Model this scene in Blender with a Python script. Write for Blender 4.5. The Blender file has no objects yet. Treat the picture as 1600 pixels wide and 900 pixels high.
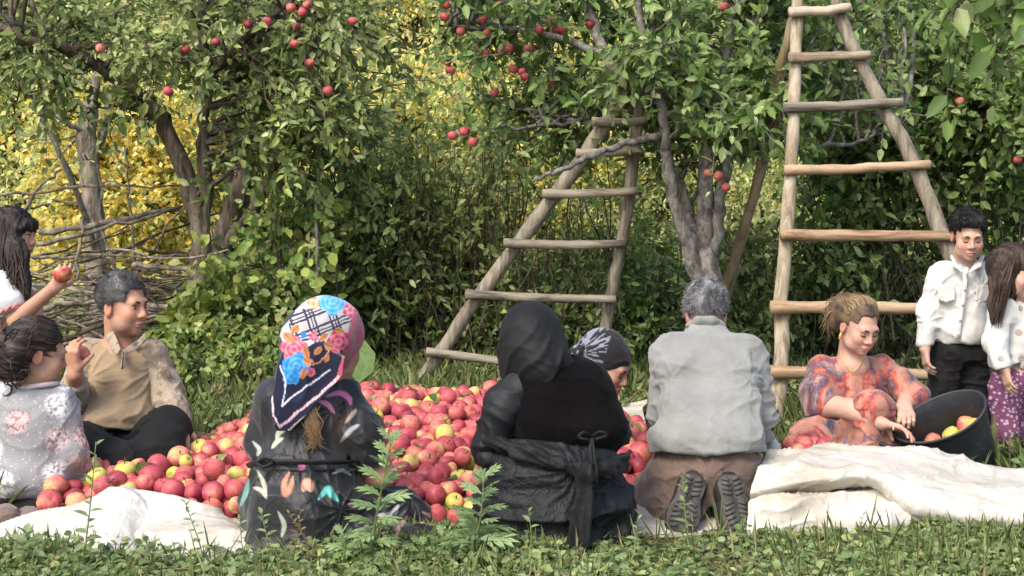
import bpy, math, random
import numpy as np
from mathutils import Vector, Matrix

random.seed(7)
RNG = np.random.default_rng(11)
scene = bpy.context.scene
COL = scene.collection

# ------------------------------------------------------------------ camera
CAM_H, FPX, HORIZON = 1.0, 2000.0, 340.0
cam_d = bpy.data.cameras.new('camera')
cam_d.sensor_width = 36.0
cam_d.lens = 36.0 * FPX / 1600.0
cam_d.shift_y = -(450.0 - HORIZON) / 1600.0
cam_d.clip_start = 0.05
cam_d.clip_end = 400.0
cam = bpy.data.objects.new('camera', cam_d)
cam.location = (0, 0, CAM_H)
cam.rotation_euler = (math.radians(90), 0, 0)
COL.objects.link(cam)
scene.camera = cam

# ------------------------------------------------------------------ sky, sun, exposure
SUN_EL, SUN_ROT = math.radians(47), math.radians(214)      # behind the camera, to the left, soft
world = bpy.data.worlds.new('World')
scene.world = world
world.use_nodes = True
wn = world.node_tree
sky = wn.nodes.new('ShaderNodeTexSky')
sky.sky_type = 'NISHITA'
sky.sun_disc = False
sky.sun_elevation = SUN_EL
sky.sun_rotation = SUN_ROT
sky.dust_density = 3.0
sky.air_density = 1.0
wn.links.new(sky.outputs[0], wn.nodes['Background'].inputs[0])
wn.nodes['Background'].inputs[1].default_value = 0.15
sun_d = bpy.data.lights.new('sun', 'SUN')
sun_d.energy = 1.4
sun_d.angle = math.radians(22)
sun_d.color = (1.0, 0.93, 0.80)
sun = bpy.data.objects.new('sun', sun_d)
sd = Vector((math.sin(SUN_ROT) * math.cos(SUN_EL), math.cos(SUN_ROT) * math.cos(SUN_EL), math.sin(SUN_EL)))
sun.rotation_euler = sd.to_track_quat('Z', 'Y').to_euler()
COL.objects.link(sun)
scene.view_settings.view_transform = 'Standard'
scene.view_settings.look = 'None'
scene.view_settings.gamma = 1.0
scene.view_settings.exposure = 1.16
scene.cycles.use_denoising = True
scene.cycles.max_bounces = 6
scene.cycles.diffuse_bounces = 3
scene.cycles.glossy_bounces = 2
scene.cycles.transmission_bounces = 3
scene.cycles.transparent_max_bounces = 4
# ================================================================== helpers
def V(px, py, d):
    """a point of the place: seen at photo pixel (px, py), d metres away"""
    return np.array([(px - 800.0) / FPX * d, d, CAM_H - (py - HORIZON) / FPX * d])

def nrm(v):
    v = np.asarray(v, float)
    return v / (np.linalg.norm(v, axis=-1, keepdims=True) + 1e-12)

def empty(name, loc, label, cat, group=None):
    o = bpy.data.objects.new(name, None)
    o.empty_display_size = 0.1
    o.location = tuple(float(c) for c in loc)
    COL.objects.link(o)
    o['label'] = label
    o['category'] = cat
    if group:
        o['group'] = group
    return o

def tag(o, label, cat, group=None):
    o['label'] = label
    o['category'] = cat
    if group:
        o['group'] = group
    return o

def mesh_np(name, verts, faces, cols=None, smooth=True, fcols=None):
    """faces: list of (n,k) int arrays"""
    if not isinstance(faces, (list, tuple)):
        faces = [faces]
    faces = [np.asarray(f, np.int32) for f in faces if len(f)]
    me = bpy.data.meshes.new(name)
    verts = np.asarray(verts, np.float32)
    me.vertices.add(len(verts))
    me.vertices.foreach_set('co', verts.ravel())
    nl = sum(f.size for f in faces)
    nf = sum(len(f) for f in faces)
    me.loops.add(nl)
    me.loops.foreach_set('vertex_index', np.concatenate([f.ravel() for f in faces]))
    me.polygons.add(nf)
    st, o = [], 0
    for f in faces:
        st.append(o + np.arange(len(f)) * f.shape[1])
        o += f.size
    me.polygons.foreach_set('loop_start', np.concatenate(st).astype(np.int32))
    if smooth:
        me.polygons.foreach_set('use_smooth', np.ones(nf, bool))
    me.update(calc_edges=True)
    if cols is not None:
        c = np.ones((len(verts), 4), np.float32)
        c[:, :3] = cols
        a = me.color_attributes.new('Col', 'FLOAT_COLOR', 'POINT')
        a.data.foreach_set('color', c.ravel())
    return me

def link(name, me, mat, parent=None, kind=None):
    o = bpy.data.objects.new(name, me)
    if mat is not None and not me.materials:
        me.materials.append(mat)
    COL.objects.link(o)
    if parent is not None:
        o.parent = parent
        o.matrix_parent_inverse = Matrix.Translation(parent.location).inverted()
    if kind:
        o['kind'] = kind
    return o

# ------------------------------------------------------------------ noise
_T = np.random.default_rng(5).random(65536).astype(np.float32)
def vnoise(p, seed=0):
    p = np.asarray(p, np.float64)
    i = np.floor(p).astype(np.int64)
    f = p - i
    f = f * f * (3 - 2 * f)
    out = 0
    for dx in (0, 1):
        for dy in (0, 1):
            for dz in (0, 1):
                h = ((i[..., 0] + dx) * 73856093) ^ ((i[..., 1] + dy) * 19349663) ^ ((i[..., 2] + dz) * 83492791) ^ (seed * 2654435)
                w = (f[..., 0] if dx else 1 - f[..., 0]) * (f[..., 1] if dy else 1 - f[..., 1]) * (f[..., 2] if dz else 1 - f[..., 2])
                out = out + w * _T[h & 65535]
    return out * 2 - 1
def fbm(p, o=3, seed=0):
    p = np.asarray(p, float)
    return sum(vnoise(p * 2 ** k, seed + k * 7) * 0.5 ** k for k in range(o))

# ------------------------------------------------------------------ materials
def new_mat(name):
    m = bpy.data.materials.new(name)
    m.use_nodes = True
    return m, m.node_tree, m.node_tree.nodes['Principled BSDF']
def nd(t, typ, **kw):
    n = t.nodes.new(typ)
    for k, v in kw.items():
        if isinstance(k, str) and hasattr(n, k):
            setattr(n, k, v)
        else:
            n.inputs[k].default_value = v
    return n
def inp(n, **kw):
    for k, v in kw.items():
        n.inputs[k.replace('_', ' ')].default_value = v
    return n
def ramp(t, stops):
    r = t.nodes.new('ShaderNodeValToRGB')
    e = r.color_ramp.elements
    while len(e) < len(stops):
        e.new(0.5)
    for q, (pos, c) in zip(e, stops):
        q.position = pos
        q.color = (*c, 1)
    return r
def mulcol(t, a, b, fac=1.0, mode='MULTIPLY'):
    m = t.nodes.new('ShaderNodeMix')
    m.data_type = 'RGBA'
    m.blend_type = mode
    m.inputs[0].default_value = fac
    t.links.new(a, m.inputs[6])
    t.links.new(b, m.inputs[7])
    return m.outputs[2]
def bump(t, p, src, strength, dist=0.01):
    b = t.nodes.new('ShaderNodeBump')
    b.inputs['Strength'].default_value = strength
    b.inputs['Distance'].default_value = dist
    t.links.new(src, b.inputs['Height'])
    t.links.new(b.outputs[0], p.inputs['Normal'])
    return b

def cloth_mat(name, stops=None, scale=6.0, rough=0.85, weave=350.0, bstr=0.25, attr=False, sheen=0.2, spec=0.25, wr=18.0):
    """woven cloth: colour from a noise ramp (or the mesh's own colours), fine weave and wrinkle relief"""
    m, t, p = new_mat(name)
    tc = t.nodes.new('ShaderNodeTexCoord')
    n1 = inp(nd(t, 'ShaderNodeTexNoise'), Scale=scale, Detail=5.0, Roughness=0.6)
    t.links.new(tc.outputs['Object'], n1.inputs['Vector'])
    if attr:
        a = nd(t, 'ShaderNodeVertexColor', layer_name='Col')
        r = ramp(t, [(0.3, (0.82, 0.82, 0.82)), (0.7, (1.12, 1.12, 1.12))])
        t.links.new(n1.outputs[0], r.inputs[0])
        c = mulcol(t, a.outputs[0], r.outputs[0])
    else:
        r = ramp(t, stops)
        t.links.new(n1.outputs[0], r.inputs[0])
        c = r.outputs[0]
    t.links.new(c, p.inputs['Base Color'])
    p.inputs['Roughness'].default_value = rough
    p.inputs['Sheen Weight'].default_value = sheen
    p.inputs['Specular IOR Level'].default_value = spec
    n2 = inp(nd(t, 'ShaderNodeTexNoise'), Scale=weave, Detail=2.0)
    n3 = inp(nd(t, 'ShaderNodeTexNoise'), Scale=wr, Detail=3.0, Distortion=1.2)
    t.links.new(tc.outputs['Object'], n2.inputs['Vector'])
    t.links.new(tc.outputs['Object'], n3.inputs['Vector'])
    ad = nd(t, 'ShaderNodeMath', operation='MULTIPLY_ADD')
    t.links.new(n2.outputs[0], ad.inputs[0])
    ad.inputs[1].default_value = 0.12
    t.links.new(n3.outputs[0], ad.inputs[2])
    bump(t, p, ad.outputs[0], bstr, 0.02)
    return m

def leaf_mat(name, gloss=0.35, transl=0.4, sat=1.0):
    m, t, p = new_mat(name)
    a = nd(t, 'ShaderNodeVertexColor', layer_name='Col')
    tc = t.nodes.new('ShaderNodeTexCoord')
    n = inp(nd(t, 'ShaderNodeTexNoise'), Scale=45.0, Detail=2.0)
    t.links.new(tc.outputs['Object'], n.inputs['Vector'])
    r = ramp(t, [(0.3, (0.75, 0.75, 0.7)), (0.7, (1.2, 1.2, 1.1))])
    t.links.new(n.outputs[0], r.inputs[0])
    c = mulcol(t, a.outputs[0], r.outputs[0])
    t.links.new(c, p.inputs['Base Color'])
    p.inputs['Roughness'].default_value = 0.5
    p.inputs['Specular IOR Level'].default_value = gloss
    tr = t.nodes.new('ShaderNodeBsdfTranslucent')
    t.links.new(c, tr.inputs[0])
    mx = t.nodes.new('ShaderNodeMixShader')
    mx.inputs[0].default_value = transl
    t.links.new(p.outputs[0], mx.inputs[1])
    t.links.new(tr.outputs[0], mx.inputs[2])
    t.links.new(mx.outputs[0], t.nodes['Material Output'].inputs[0])
    return m

def bark_mat(name, stops, scale=14.0, zs=0.25, rough=0.9, bstr=0.8, dist=0.03, xs=1.0):
    m, t, p = new_mat(name)
    tc = t.nodes.new('ShaderNodeTexCoord')
    mp = t.nodes.new('ShaderNodeMapping')
    mp.inputs['Scale'].default_value = (xs, 1, zs)
    t.links.new(tc.outputs['Object'], mp.inputs[0])
    n = inp(nd(t, 'ShaderNodeTexNoise'), Scale=scale, Detail=8.0, Roughness=0.7, Distortion=0.6)
    t.links.new(mp.outputs[0], n.inputs['Vector'])
    r = ramp(t, [(0.5 + (a - 0.5) * 0.6, c) for a, c in stops])
    t.links.new(n.outputs[0], r.inputs[0])
    t.links.new(r.outputs[0], p.inputs['Base Color'])
    p.inputs['Roughness'].default_value = rough
    p.inputs['Specular IOR Level'].default_value = 0.2
    n2 = inp(nd(t, 'ShaderNodeTexNoise'), Scale=scale * 4, Detail=6.0, Roughness=0.7)
    t.links.new(mp.outputs[0], n2.inputs['Vector'])
    bump(t, p, n2.outputs[0], bstr, dist)
    return m

def attr_mat(name, rough=0.6, spec=0.3, nscale=60.0, var=0.12, bstr=0.1, coat=0.0, sss=0.0):
    m, t, p = new_mat(name)
    a = nd(t, 'ShaderNodeVertexColor', layer_name='Col')
    tc = t.nodes.new('ShaderNodeTexCoord')
    n = inp(nd(t, 'ShaderNodeTexNoise'), Scale=nscale, Detail=4.0)
    t.links.new(tc.outputs['Object'], n.inputs['Vector'])
    r = ramp(t, [(0.3, (1 - var,) * 3), (0.7, (1 + var,) * 3)])
    t.links.new(n.outputs[0], r.inputs[0])
    t.links.new(mulcol(t, a.outputs[0], r.outputs[0]), p.inputs['Base Color'])
    p.inputs['Roughness'].default_value = rough
    p.inputs['Specular IOR Level'].default_value = spec
    p.inputs['Coat Weight'].default_value = coat
    if sss:
        p.inputs['Subsurface Weight'].default_value = sss
        p.inputs['Subsurface Radius'].default_value = (0.012, 0.005, 0.003)
        p.inputs['Subsurface Scale'].default_value = 1.0
    if bstr:
        bump(t, p, n.outputs[0], bstr, 0.004)
    return m

# ------------------------------------------------------------------ mesh gatherer: tubes, leaves, boxes
class MB:
    def __init__(s):
        s.v, s.f, s.c, s.n = [], [], [], 0
    def add(s, v, faces, col=None):
        v = np.asarray(v, float)
        s.v.append(v)
        if not isinstance(faces, (list, tuple)):
            faces = [faces]
        for f in faces:
            s.f.append(np.asarray(f) + s.n)
        c = np.empty((len(v), 3))
        c[:] = (0.5, 0.5, 0.5) if col is None else col
        s.c.append(c)
        s.n += len(v)
    def tube(s, pts, rad, sides=8, col=None, cap=True, wob=0.0, seed=0, flat=1.0):
        pts = np.asarray(pts, float)
        n = len(pts)
        rad = np.broadcast_to(np.asarray(rad, float), (n,))
        tg = nrm(np.gradient(pts, axis=0))
        ref = np.array([0.31, 0.87, 0.38]) if abs(tg[0] @ np.array([0.31, 0.87, 0.38])) < 0.9 else np.array([1.0, 0, 0])
        U = nrm(np.cross(tg, ref))
        W = np.cross(tg, U)
        a = np.arange(sides) / sides * 2 * math.pi
        ring = U[:, None, :] * np.cos(a)[None, :, None] + W[:, None, :] * np.sin(a)[None, :, None] * flat
        r = rad[:, None] * np.ones(sides)[None, :]
        if wob:
            q = pts[:, None, :] / (rad.mean() * 2.2) + ring * 0.8
            r = r * (1 + wob * vnoise(q, seed))
        v = (pts[:, None, :] + ring * r[..., None]).reshape(-1, 3)
        i = np.arange(n - 1)[:, None] * sides
        j = np.arange(sides)[None, :]
        k = (j + 1) % sides
        q = np.stack([i + j, i + k, i + sides + k, i + sides + j], -1).reshape(-1, 4)
        fs = [q]
        if cap:
            v = np.vstack([v, pts[0] - tg[0] * rad[0] * 0.15, pts[-1] + tg[-1] * rad[-1] * 0.15])
            j = np.arange(sides)
            k = (j + 1) % sides
            fs.append(np.stack([np.full(sides, n * sides), k, j], -1))
            fs.append(np.stack([np.full(sides, n * sides + 1), (n - 1) * sides + j, (n - 1) * sides + k], -1))
        s.add(v, fs, col)
    def leaves(s, pos, dirs, nor, size, wid=0.5, fold=0.25, curl=0.25, col=None, shape=(0.3, 0.68, 0.85), simple=False):
        """pos,dirs,nor (N,3), size (N,) ; six outline points, folded along the rib, tip curling"""
        N = len(pos)
        if N == 0:
            return
        d = nrm(dirs)
        sd_ = nrm(np.cross(d, nor))
        up = np.cross(sd_, d)
        L = np.asarray(size)[:, None]
        w = L * wid * 0.5
        a, b, ratio = shape
        if simple:                                     # far leaves: one bent diamond each
            v = np.stack([pos, pos + d * L * .45 + sd_ * w, pos + d * L - up * L * curl, pos + d * L * .45 - sd_ * w], 1).reshape(-1, 3)
            s.add(v, np.arange(N)[:, None] * 4 + np.array([0, 1, 2, 3]), None if col is None else np.repeat(np.asarray(col), 4, axis=0))
            return
        z0 = lambda t: -curl * t * t
        P = lambda t, x, lift: pos + d * L * t + sd_ * w * x + up * (L * (z0(t)) + w * abs(x) * fold * lift)
        v = np.stack([P(0, 0, 0), P(a, 1, 1), P(b, ratio, 1), P(1, 0, 0), P(b, -ratio, 1), P(a, -1, 1)], 1).reshape(-1, 3)
        o = np.arange(N)[:, None] * 6
        f = np.concatenate([o + np.array([0, 1, 2, 3]), o + np.array([0, 3, 4, 5])])
        c = None if col is None else np.repeat(np.asarray(col), 6, axis=0)
        s.add(v, f, c)
    def box(s, c, size, R=None, col=None):
        v = np.array([[x, y, z] for x in (-.5, .5) for y in (-.5, .5) for z in (-.5, .5)]) * np.asarray(size)
        if R is not None:
            v = v @ np.asarray(R).T
        f = np.array([[0, 1, 3, 2], [4, 6, 7, 5], [0, 4, 5, 1], [2, 3, 7, 6], [0, 2, 6, 4], [1, 5, 7, 3]])
        s.add(v + c, f, col)
    def mesh(s, name, smooth=True):
        # triangles and quads apart
        f3 = [f for f in s.f if f.shape[1] == 3]
        f4 = [f for f in s.f if f.shape[1] == 4]
        fs = []
        if f3:
            fs.append(np.concatenate(f3))
        if f4:
            fs.append(np.concatenate(f4))
        return mesh_np(name, np.concatenate(s.v), fs, np.concatenate(s.c), smooth)
    def build(s, name, mat, parent=None, kind=None, smooth=True):
        return link(name, s.mesh(name, smooth), mat, parent, kind)

def pick(pal, n, rng, jit=0.18):
    pal = np.asarray(pal, float)
    w = None
    c = pal[rng.integers(0, len(pal), n)]
    return c * (1 + jit * rng.standard_normal((n, 1))).clip(0.5, 1.6)

def smooth_path(pts, n=24):
    """Catmull-Rom through the points"""
    p = np.asarray(pts, float)
    if len(p) < 3:
        t = np.linspace(0, 1, n)[:, None]
        return p[0] * (1 - t) + p[-1] * t
    q = np.vstack([2 * p[0] - p[1], p, 2 * p[-1] - p[-2]])
    out = []
    m = len(p) - 1
    for u in np.linspace(0, m - 1e-6, n):
        i = int(u)
        t = u - i
        a, b, c, d = q[i], q[i + 1], q[i + 2], q[i + 3]
        out.append(0.5 * (2 * b + (c - a) * t + (2 * a - 5 * b + 4 * c - d) * t * t + (3 * b - a - 3 * c + d) * t ** 3))
    return np.array(out)

# ------------------------------------------------------------------ soft solids: smooth unions meshed by surface nets
class Sol:
    def __init__(s, h=0.006):
        s.h, s.ops, s.lo, s.hi = h, [], [], []
    def _reg(s, fn, lo, hi, k, mode):
        lo, hi = np.asarray(lo, float) - k - 3 * s.h, np.asarray(hi, float) + k + 3 * s.h
        s.ops.append((fn, lo, hi, k, mode))
        if mode == '+':
            s.lo.append(lo)
            s.hi.append(hi)
    def cap(s, a, b, ra, rb=None, k=0.02, ax=None, sq=1.0, mode='+'):
        a, b = np.asarray(a, float), np.asarray(b, float)
        rb = ra if rb is None else rb
        ab = b - a
        L2 = ab @ ab + 1e-12
        n = None if ax is None else nrm(np.asarray(ax, float))
        def fn(X, Y, Z):
            vx, vy, vz = X - a[0], Y - a[1], Z - a[2]
            t = np.clip((vx * ab[0] + vy * ab[1] + vz * ab[2]) / L2, 0, 1)
            vx, vy, vz = vx - t * ab[0], vy - t * ab[1], vz - t * ab[2]
            r2 = vx * vx + vy * vy + vz * vz
            r = ra + (rb - ra) * t
            if n is not None:
                q = vx * n[0] + vy * n[1] + vz * n[2]
                return (np.sqrt(r2 + q * q * (1 / (sq * sq) - 1)) - r) * (sq ** 0.5)
            return np.sqrt(r2) - r
        m = max(ra, rb)
        s._reg(fn, np.minimum(a, b) - m, np.maximum(a, b) + m, k, mode)
        return s
    def path(s, pts, rad, k=0.02, **kw):
        for i in range(len(pts) - 1):
            s.cap(pts[i], pts[i + 1], rad[i], rad[i + 1], k, **kw)
        return s
    def ell(s, c, r, R=None, k=0.02, mode='+'):
        c, r = np.asarray(c, float), np.broadcast_to(np.asarray(r, float), (3,))
        R = np.eye(3) if R is None else np.asarray(R)
        def fn(X, Y, Z):
            x, y, z = X - c[0], Y - c[1], Z - c[2]
            k0 = k1 = 0
            for i in range(3):
                q = (x * R[0, i] + y * R[1, i] + z * R[2, i]) / r[i]
                k0 = k0 + q * q
                k1 = k1 + (q / r[i]) ** 2
            k0, k1 = np.sqrt(k0), np.sqrt(k1)
            return k0 * (k0 - 1) / np.maximum(k1, 1e-6)
        m = np.sqrt(((R * r) ** 2).sum(1))
        s._reg(fn, c - m, c + m, k, mode)
        return s
    def cut(s, p, n, rad=9.0, k=0.006):
        """take away everything on the side of p that n points to, within rad"""
        p, n = np.asarray(p, float), nrm(n)
        fn = lambda X, Y, Z: -((X - p[0]) * n[0] + (Y - p[1]) * n[1] + (Z - p[2]) * n[2])
        s._reg(fn, p - rad, p + rad, k, '-')
        return s
    def run(s):
        lo, hi = np.min(s.lo, 0), np.max(s.hi, 0)
        n = np.ceil((hi - lo) / s.h).astype(int) + 1
        D = np.full(n, 0.2, np.float32)
        ax = [(lo[i] + np.arange(n[i]) * s.h).astype(np.float32) for i in range(3)]
        for fn, l, h_, k, mode in s.ops:
            i0 = np.maximum(np.floor((l - lo) / s.h).astype(int), 0)
            i1 = np.minimum(np.ceil((h_ - lo) / s.h).astype(int) + 1, n)
            if (i1 <= i0).any():
                continue
            sl = tuple(slice(i0[i], i1[i]) for i in range(3))
            X, Y, Z = ax[0][sl[0]][:, None, None], ax[1][sl[1]][None, :, None], ax[2][sl[2]][None, None, :]
            e = fn(X, Y, Z)
            d = D[sl]
            if mode == '+':
                q = np.maximum(k - np.abs(d - e), 0) / max(k, 1e-6)
                D[sl] = np.minimum(d, e) - q * q * k * 0.25
            else:
                e = -e
                q = np.maximum(k - np.abs(d - e), 0) / max(k, 1e-6)
                D[sl] = np.maximum(d, e) + q * q * k * 0.25
        D[0], D[-1], D[:, 0], D[:, -1], D[:, :, 0], D[:, :, -1] = .2, .2, .2, .2, .2, .2
        return nets(D, lo, s.h)

def nets(D, lo, h):
    ins = D < 0
    c = ins[:-1, :-1, :-1].astype(np.int8)
    for dx in (0, 1):
        for dy in (0, 1):
            for dz in (0, 1):
                if dx or dy or dz:
                    c = c + ins[dx:ins.shape[0] - 1 + dx, dy:ins.shape[1] - 1 + dy, dz:ins.shape[2] - 1 + dz]
    act = (c > 0) & (c < 8)
    I = np.argwhere(act)
    idx = np.full(act.shape, -1, np.int32)
    idx[act] = np.arange(len(I))
    corners = [(dx, dy, dz) for dx in (0, 1) for dy in (0, 1) for dz in (0, 1)]
    val = np.stack([D[I[:, 0] + a, I[:, 1] + b, I[:, 2] + g] for a, b, g in corners], 1)
    acc = np.zeros((len(I), 3))
    cnt = np.zeros(len(I))
    cn = np.array(corners, float)
    for a in range(8):
        for b in range(a + 1, 8):
            if np.abs(cn[a] - cn[b]).sum() == 1:
                x = (val[:, a] < 0) != (val[:, b] < 0)
                t = val[:, a] / np.where(x, val[:, a] - val[:, b], 1)
                acc += np.where(x[:, None], cn[a] + (cn[b] - cn[a]) * t[:, None], 0)
                cnt += x
    v = lo + (I + acc / cnt[:, None]) * h
    F = []
    for ax in range(3):
        b, g = (ax + 1) % 3, (ax + 2) % 3
        s0 = [slice(None)] * 3
        s1 = [slice(None)] * 3
        s0[ax], s1[ax] = slice(0, -1), slice(1, None)
        A, B = ins[tuple(s0)], ins[tuple(s1)]
        E = np.argwhere(A != B)
        ok = (E[:, b] > 0) & (E[:, g] > 0) & (E[:, b] < idx.shape[b]) & (E[:, g] < idx.shape[g])
        E = E[ok]
        sg = A[E[:, 0], E[:, 1], E[:, 2]]
        def at(ob, og):
            q = E.copy()
            q[:, b] -= ob
            q[:, g] -= og
            return idx[q[:, 0], q[:, 1], q[:, 2]]
        q = np.stack([at(1, 1), at(0, 1), at(0, 0), at(1, 0)], 1)
        q[~sg] = q[~sg][:, ::-1]
        F.append(q)
    return v, np.concatenate(F)

def vnormals(v, f):
    n = np.cross(v[f[:, 2]] - v[f[:, 0]], v[f[:, 3]] - v[f[:, 1]])
    out = np.zeros_like(v)
    for k in range(4):
        for a in range(3):
            out[:, a] += np.bincount(f[:, k], n[:, a], len(v))
    return nrm(out)

def relax(v, f, it=1, w=0.5):
    for _ in range(it):
        acc = np.zeros_like(v)
        cnt = np.zeros(len(v))
        for k in range(4):
            a, b = f[:, k], f[:, (k + 1) % 4]
            for i in range(3):
                acc[:, i] += np.bincount(a, v[b, i], len(v)) + np.bincount(b, v[a, i], len(v))
            cnt += np.bincount(a, minlength=len(v)) + np.bincount(b, minlength=len(v))
        v = v * (1 - w) + w * acc / np.maximum(cnt, 1)[:, None]
    return v

def folds(v, n, amp, scale, R=None, seed=0, warp=0.5, mask=None, foci=None):
    """push the cloth in and out in long creases; scale: creases per metre along three axes (of R)"""
    p = v if R is None else v @ R
    p = p * np.asarray(scale)
    p = p + warp * np.stack([vnoise(p * 0.6 + 9, seed + 1), vnoise(p * 0.6 + 31, seed + 2), vnoise(p * 0.6 + 57, seed + 3)], 1)
    rg_ = lambda q, s_: 1.0 - np.minimum(np.abs(vnoise(q, s_)) * 2.4, 1.0)
    d = (rg_(p, seed) ** 1.6 - 0.42) * 1.1 + 0.55 * (rg_(p * 1.9 + 5, seed + 4) ** 2 - .35) + 0.22 * vnoise(p * 4.3, seed + 6)
    if mask is not None:
        d = d * mask
    for (c, r, k, am, ph) in (foci or ()):                 # creases running out from a point
        q = v - np.asarray(c)
        rr = np.linalg.norm(q, axis=1) / r
        a = np.arctan2(q[:, 2], q[:, 0]) + 0.35 * vnoise(v * 14, seed + 8)
        w = np.minimum(np.abs(np.sin(a * k * .5 + ph)) * 1.5, 1.0)
        d = d + (am / max(amp, 1e-6)) * (0.6 - w) * np.exp(-rr * rr) * np.minimum(rr * 2.5, 1)
    return v + n * (amp * d)[:, None]

def frame(fwd, up=(0, 0, 1)):
    """columns: right, forward, up"""
    f = nrm(fwd)
    r = nrm(np.cross(f, up))
    return np.stack([r, f, np.cross(r, f)], 1)
# ================================================================== the setting
def grid_mesh(name, xs, ys, zf, cols=None):
    X, Y = np.meshgrid(xs, ys, indexing='ij')
    v = np.stack([X, Y, zf(X, Y)], -1).reshape(-1, 3)
    n, m = len(xs), len(ys)
    i = (np.arange(n - 1)[:, None] * m + np.arange(m - 1)[None, :]).ravel()
    f = np.stack([i, i + m, i + m + 1, i + 1], 1)
    return mesh_np(name, v, f, cols)

def ground_z(X, Y):
    p = np.stack([X, Y, np.zeros_like(X)], -1)
    far = np.clip((Y - 8.5) / 6.0, 0, 1)
    near = np.clip((np.hypot(X, Y - 5.0) - 2.6) / 2.0, 0, 1)
    return 0.02 * near * vnoise(p * 1.3, 3) + 0.25 * far * vnoise(p * 0.4, 4) - 0.004

m, t, p = new_mat('meadow_soil')
tc = t.nodes.new('ShaderNodeTexCoord')
n1 = inp(nd(t, 'ShaderNodeTexNoise'), Scale=3.5, Detail=8.0, Roughness=0.7)
n2 = inp(nd(t, 'ShaderNodeTexNoise'), Scale=60.0, Detail=6.0, Roughness=0.75)
for q in (n1, n2):
    t.links.new(tc.outputs['Object'], q.inputs['Vector'])
r1 = ramp(t, [(0.3, (0.035, 0.045, 0.014)), (0.52, (0.06, 0.075, 0.022)), (0.75, (0.10, 0.085, 0.04))])
r2 = ramp(t, [(0.3, (0.5, 0.5, 0.5)), (0.7, (1.35, 1.35, 1.3))])
t.links.new(n1.outputs[0], r1.inputs[0])
t.links.new(n2.outputs[0], r2.inputs[0])
t.links.new(mulcol(t, r1.outputs[0], r2.outputs[0]), p.inputs['Base Color'])
p.inputs['Roughness'].default_value = 0.95
bump(t, p, n2.outputs[0], 0.8, 0.04)
M_soil = m
xs = np.concatenate([np.linspace(-70, -6, 20), np.linspace(-5.8, 5.8, 90), np.linspace(6, 70, 20)])
ys = np.concatenate([np.linspace(-15, 0, 6), np.linspace(0.3, 12, 90), np.linspace(13, 120, 30)])
g = link('ground', grid_mesh('ground', xs, ys, ground_z), M_soil)
g['kind'] = 'structure'

def hill_z(X, Y):
    p = np.stack([X, Y, np.zeros_like(X)], -1)
    return np.clip((Y - 20.0) * 0.42, -1, 26) + 1.2 * vnoise(p * 0.15, 8) + 0.4 * vnoise(p * 0.6, 9) - 0.8
m, t, p = new_mat('autumn_slope')
tc = t.nodes.new('ShaderNodeTexCoord')
n1 = inp(nd(t, 'ShaderNodeTexNoise'), Scale=0.9, Detail=9.0, Roughness=0.75)
t.links.new(tc.outputs['Object'], n1.inputs['Vector'])
r1 = ramp(t, [(0.35, (0.26, 0.28, 0.07)), (0.5, (0.50, 0.44, 0.16)), (0.6, (0.58, 0.50, 0.24)), (0.68, (0.34, 0.36, 0.11))])
t.links.new(n1.outputs[0], r1.inputs[0])
t.links.new(r1.outputs[0], p.inputs['Base Color'])
p.inputs['Roughness'].default_value = 1.0
bump(t, p, n1.outputs[0], 1.0, 0.5)
hl = link('hillside', grid_mesh('hillside', np.linspace(-70, 70, 80), np.linspace(18, 100, 60), hill_z), m)
hl['kind'] = 'structure'

# ================================================================== trees and shrubs
M_leaf = leaf_mat('leaf', 0.35, 0.42)
M_leaf_far = leaf_mat('sunlit_autumn_leaf', 0.15, 0.45)
M_bark_old = bark_mat('apple_bark', [(0.3, (0.045, 0.034, 0.026)), (0.5, (0.13, 0.10, 0.075)), (0.7, (0.24, 0.20, 0.15))], 16)
M_bark_grey = bark_mat('smooth_grey_bark', [(0.3, (0.06, 0.055, 0.05)), (0.5, (0.15, 0.135, 0.12)), (0.7, (0.25, 0.235, 0.21))], 22, 0.6, 0.8, 0.35, 0.012)
M_twig = bark_mat('twig_bark', [(0.3, (0.04, 0.03, 0.02)), (0.55, (0.11, 0.085, 0.06)), (0.75, (0.20, 0.16, 0.12))], 20)
M_dead = bark_mat('dead_wood', [(0.3, (0.10, 0.08, 0.06)), (0.5, (0.24, 0.20, 0.16)), (0.7, (0.40, 0.34, 0.27))], 14, 0.3)

P_APPLE_L = [(0.261, 0.331, 0.119), (0.193, 0.264, 0.086), (0.34, 0.407, 0.16), (0.429, 0.484, 0.246), (0.135, 0.188, 0.064), (0.306, 0.362, 0.107)]
P_APPLE_R = [(0.142, 0.233, 0.061), (0.191, 0.292, 0.078), (0.111, 0.185, 0.052), (0.262, 0.361, 0.131), (0.323, 0.389, 0.186)]
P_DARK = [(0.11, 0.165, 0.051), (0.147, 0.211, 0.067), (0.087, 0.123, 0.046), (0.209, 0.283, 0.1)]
P_YELLOW = [(.82,.62,.13),(.78,.66,.20),(.58,.58,.18),(.82,.55,.10),(.42,.50,.16),(.80,.72,.32)]
P_LIME = [(0.46, 0.54, 0.19), (0.56, 0.6, 0.25), (0.38, 0.47, 0.17), (0.66, 0.63, 0.25), (0.3, 0.39, 0.14), (0.66, 0.68, 0.36)]
P_SHRUB = [(0.198, 0.26, 0.087), (0.271, 0.326, 0.119), (0.153, 0.205, 0.064), (0.329, 0.361, 0.13), (0.4, 0.405, 0.183)]
P_ROUND = [(0.226, 0.341, 0.098), (0.29, 0.406, 0.117), (0.168, 0.267, 0.081), (0.375, 0.452, 0.108)]

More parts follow.
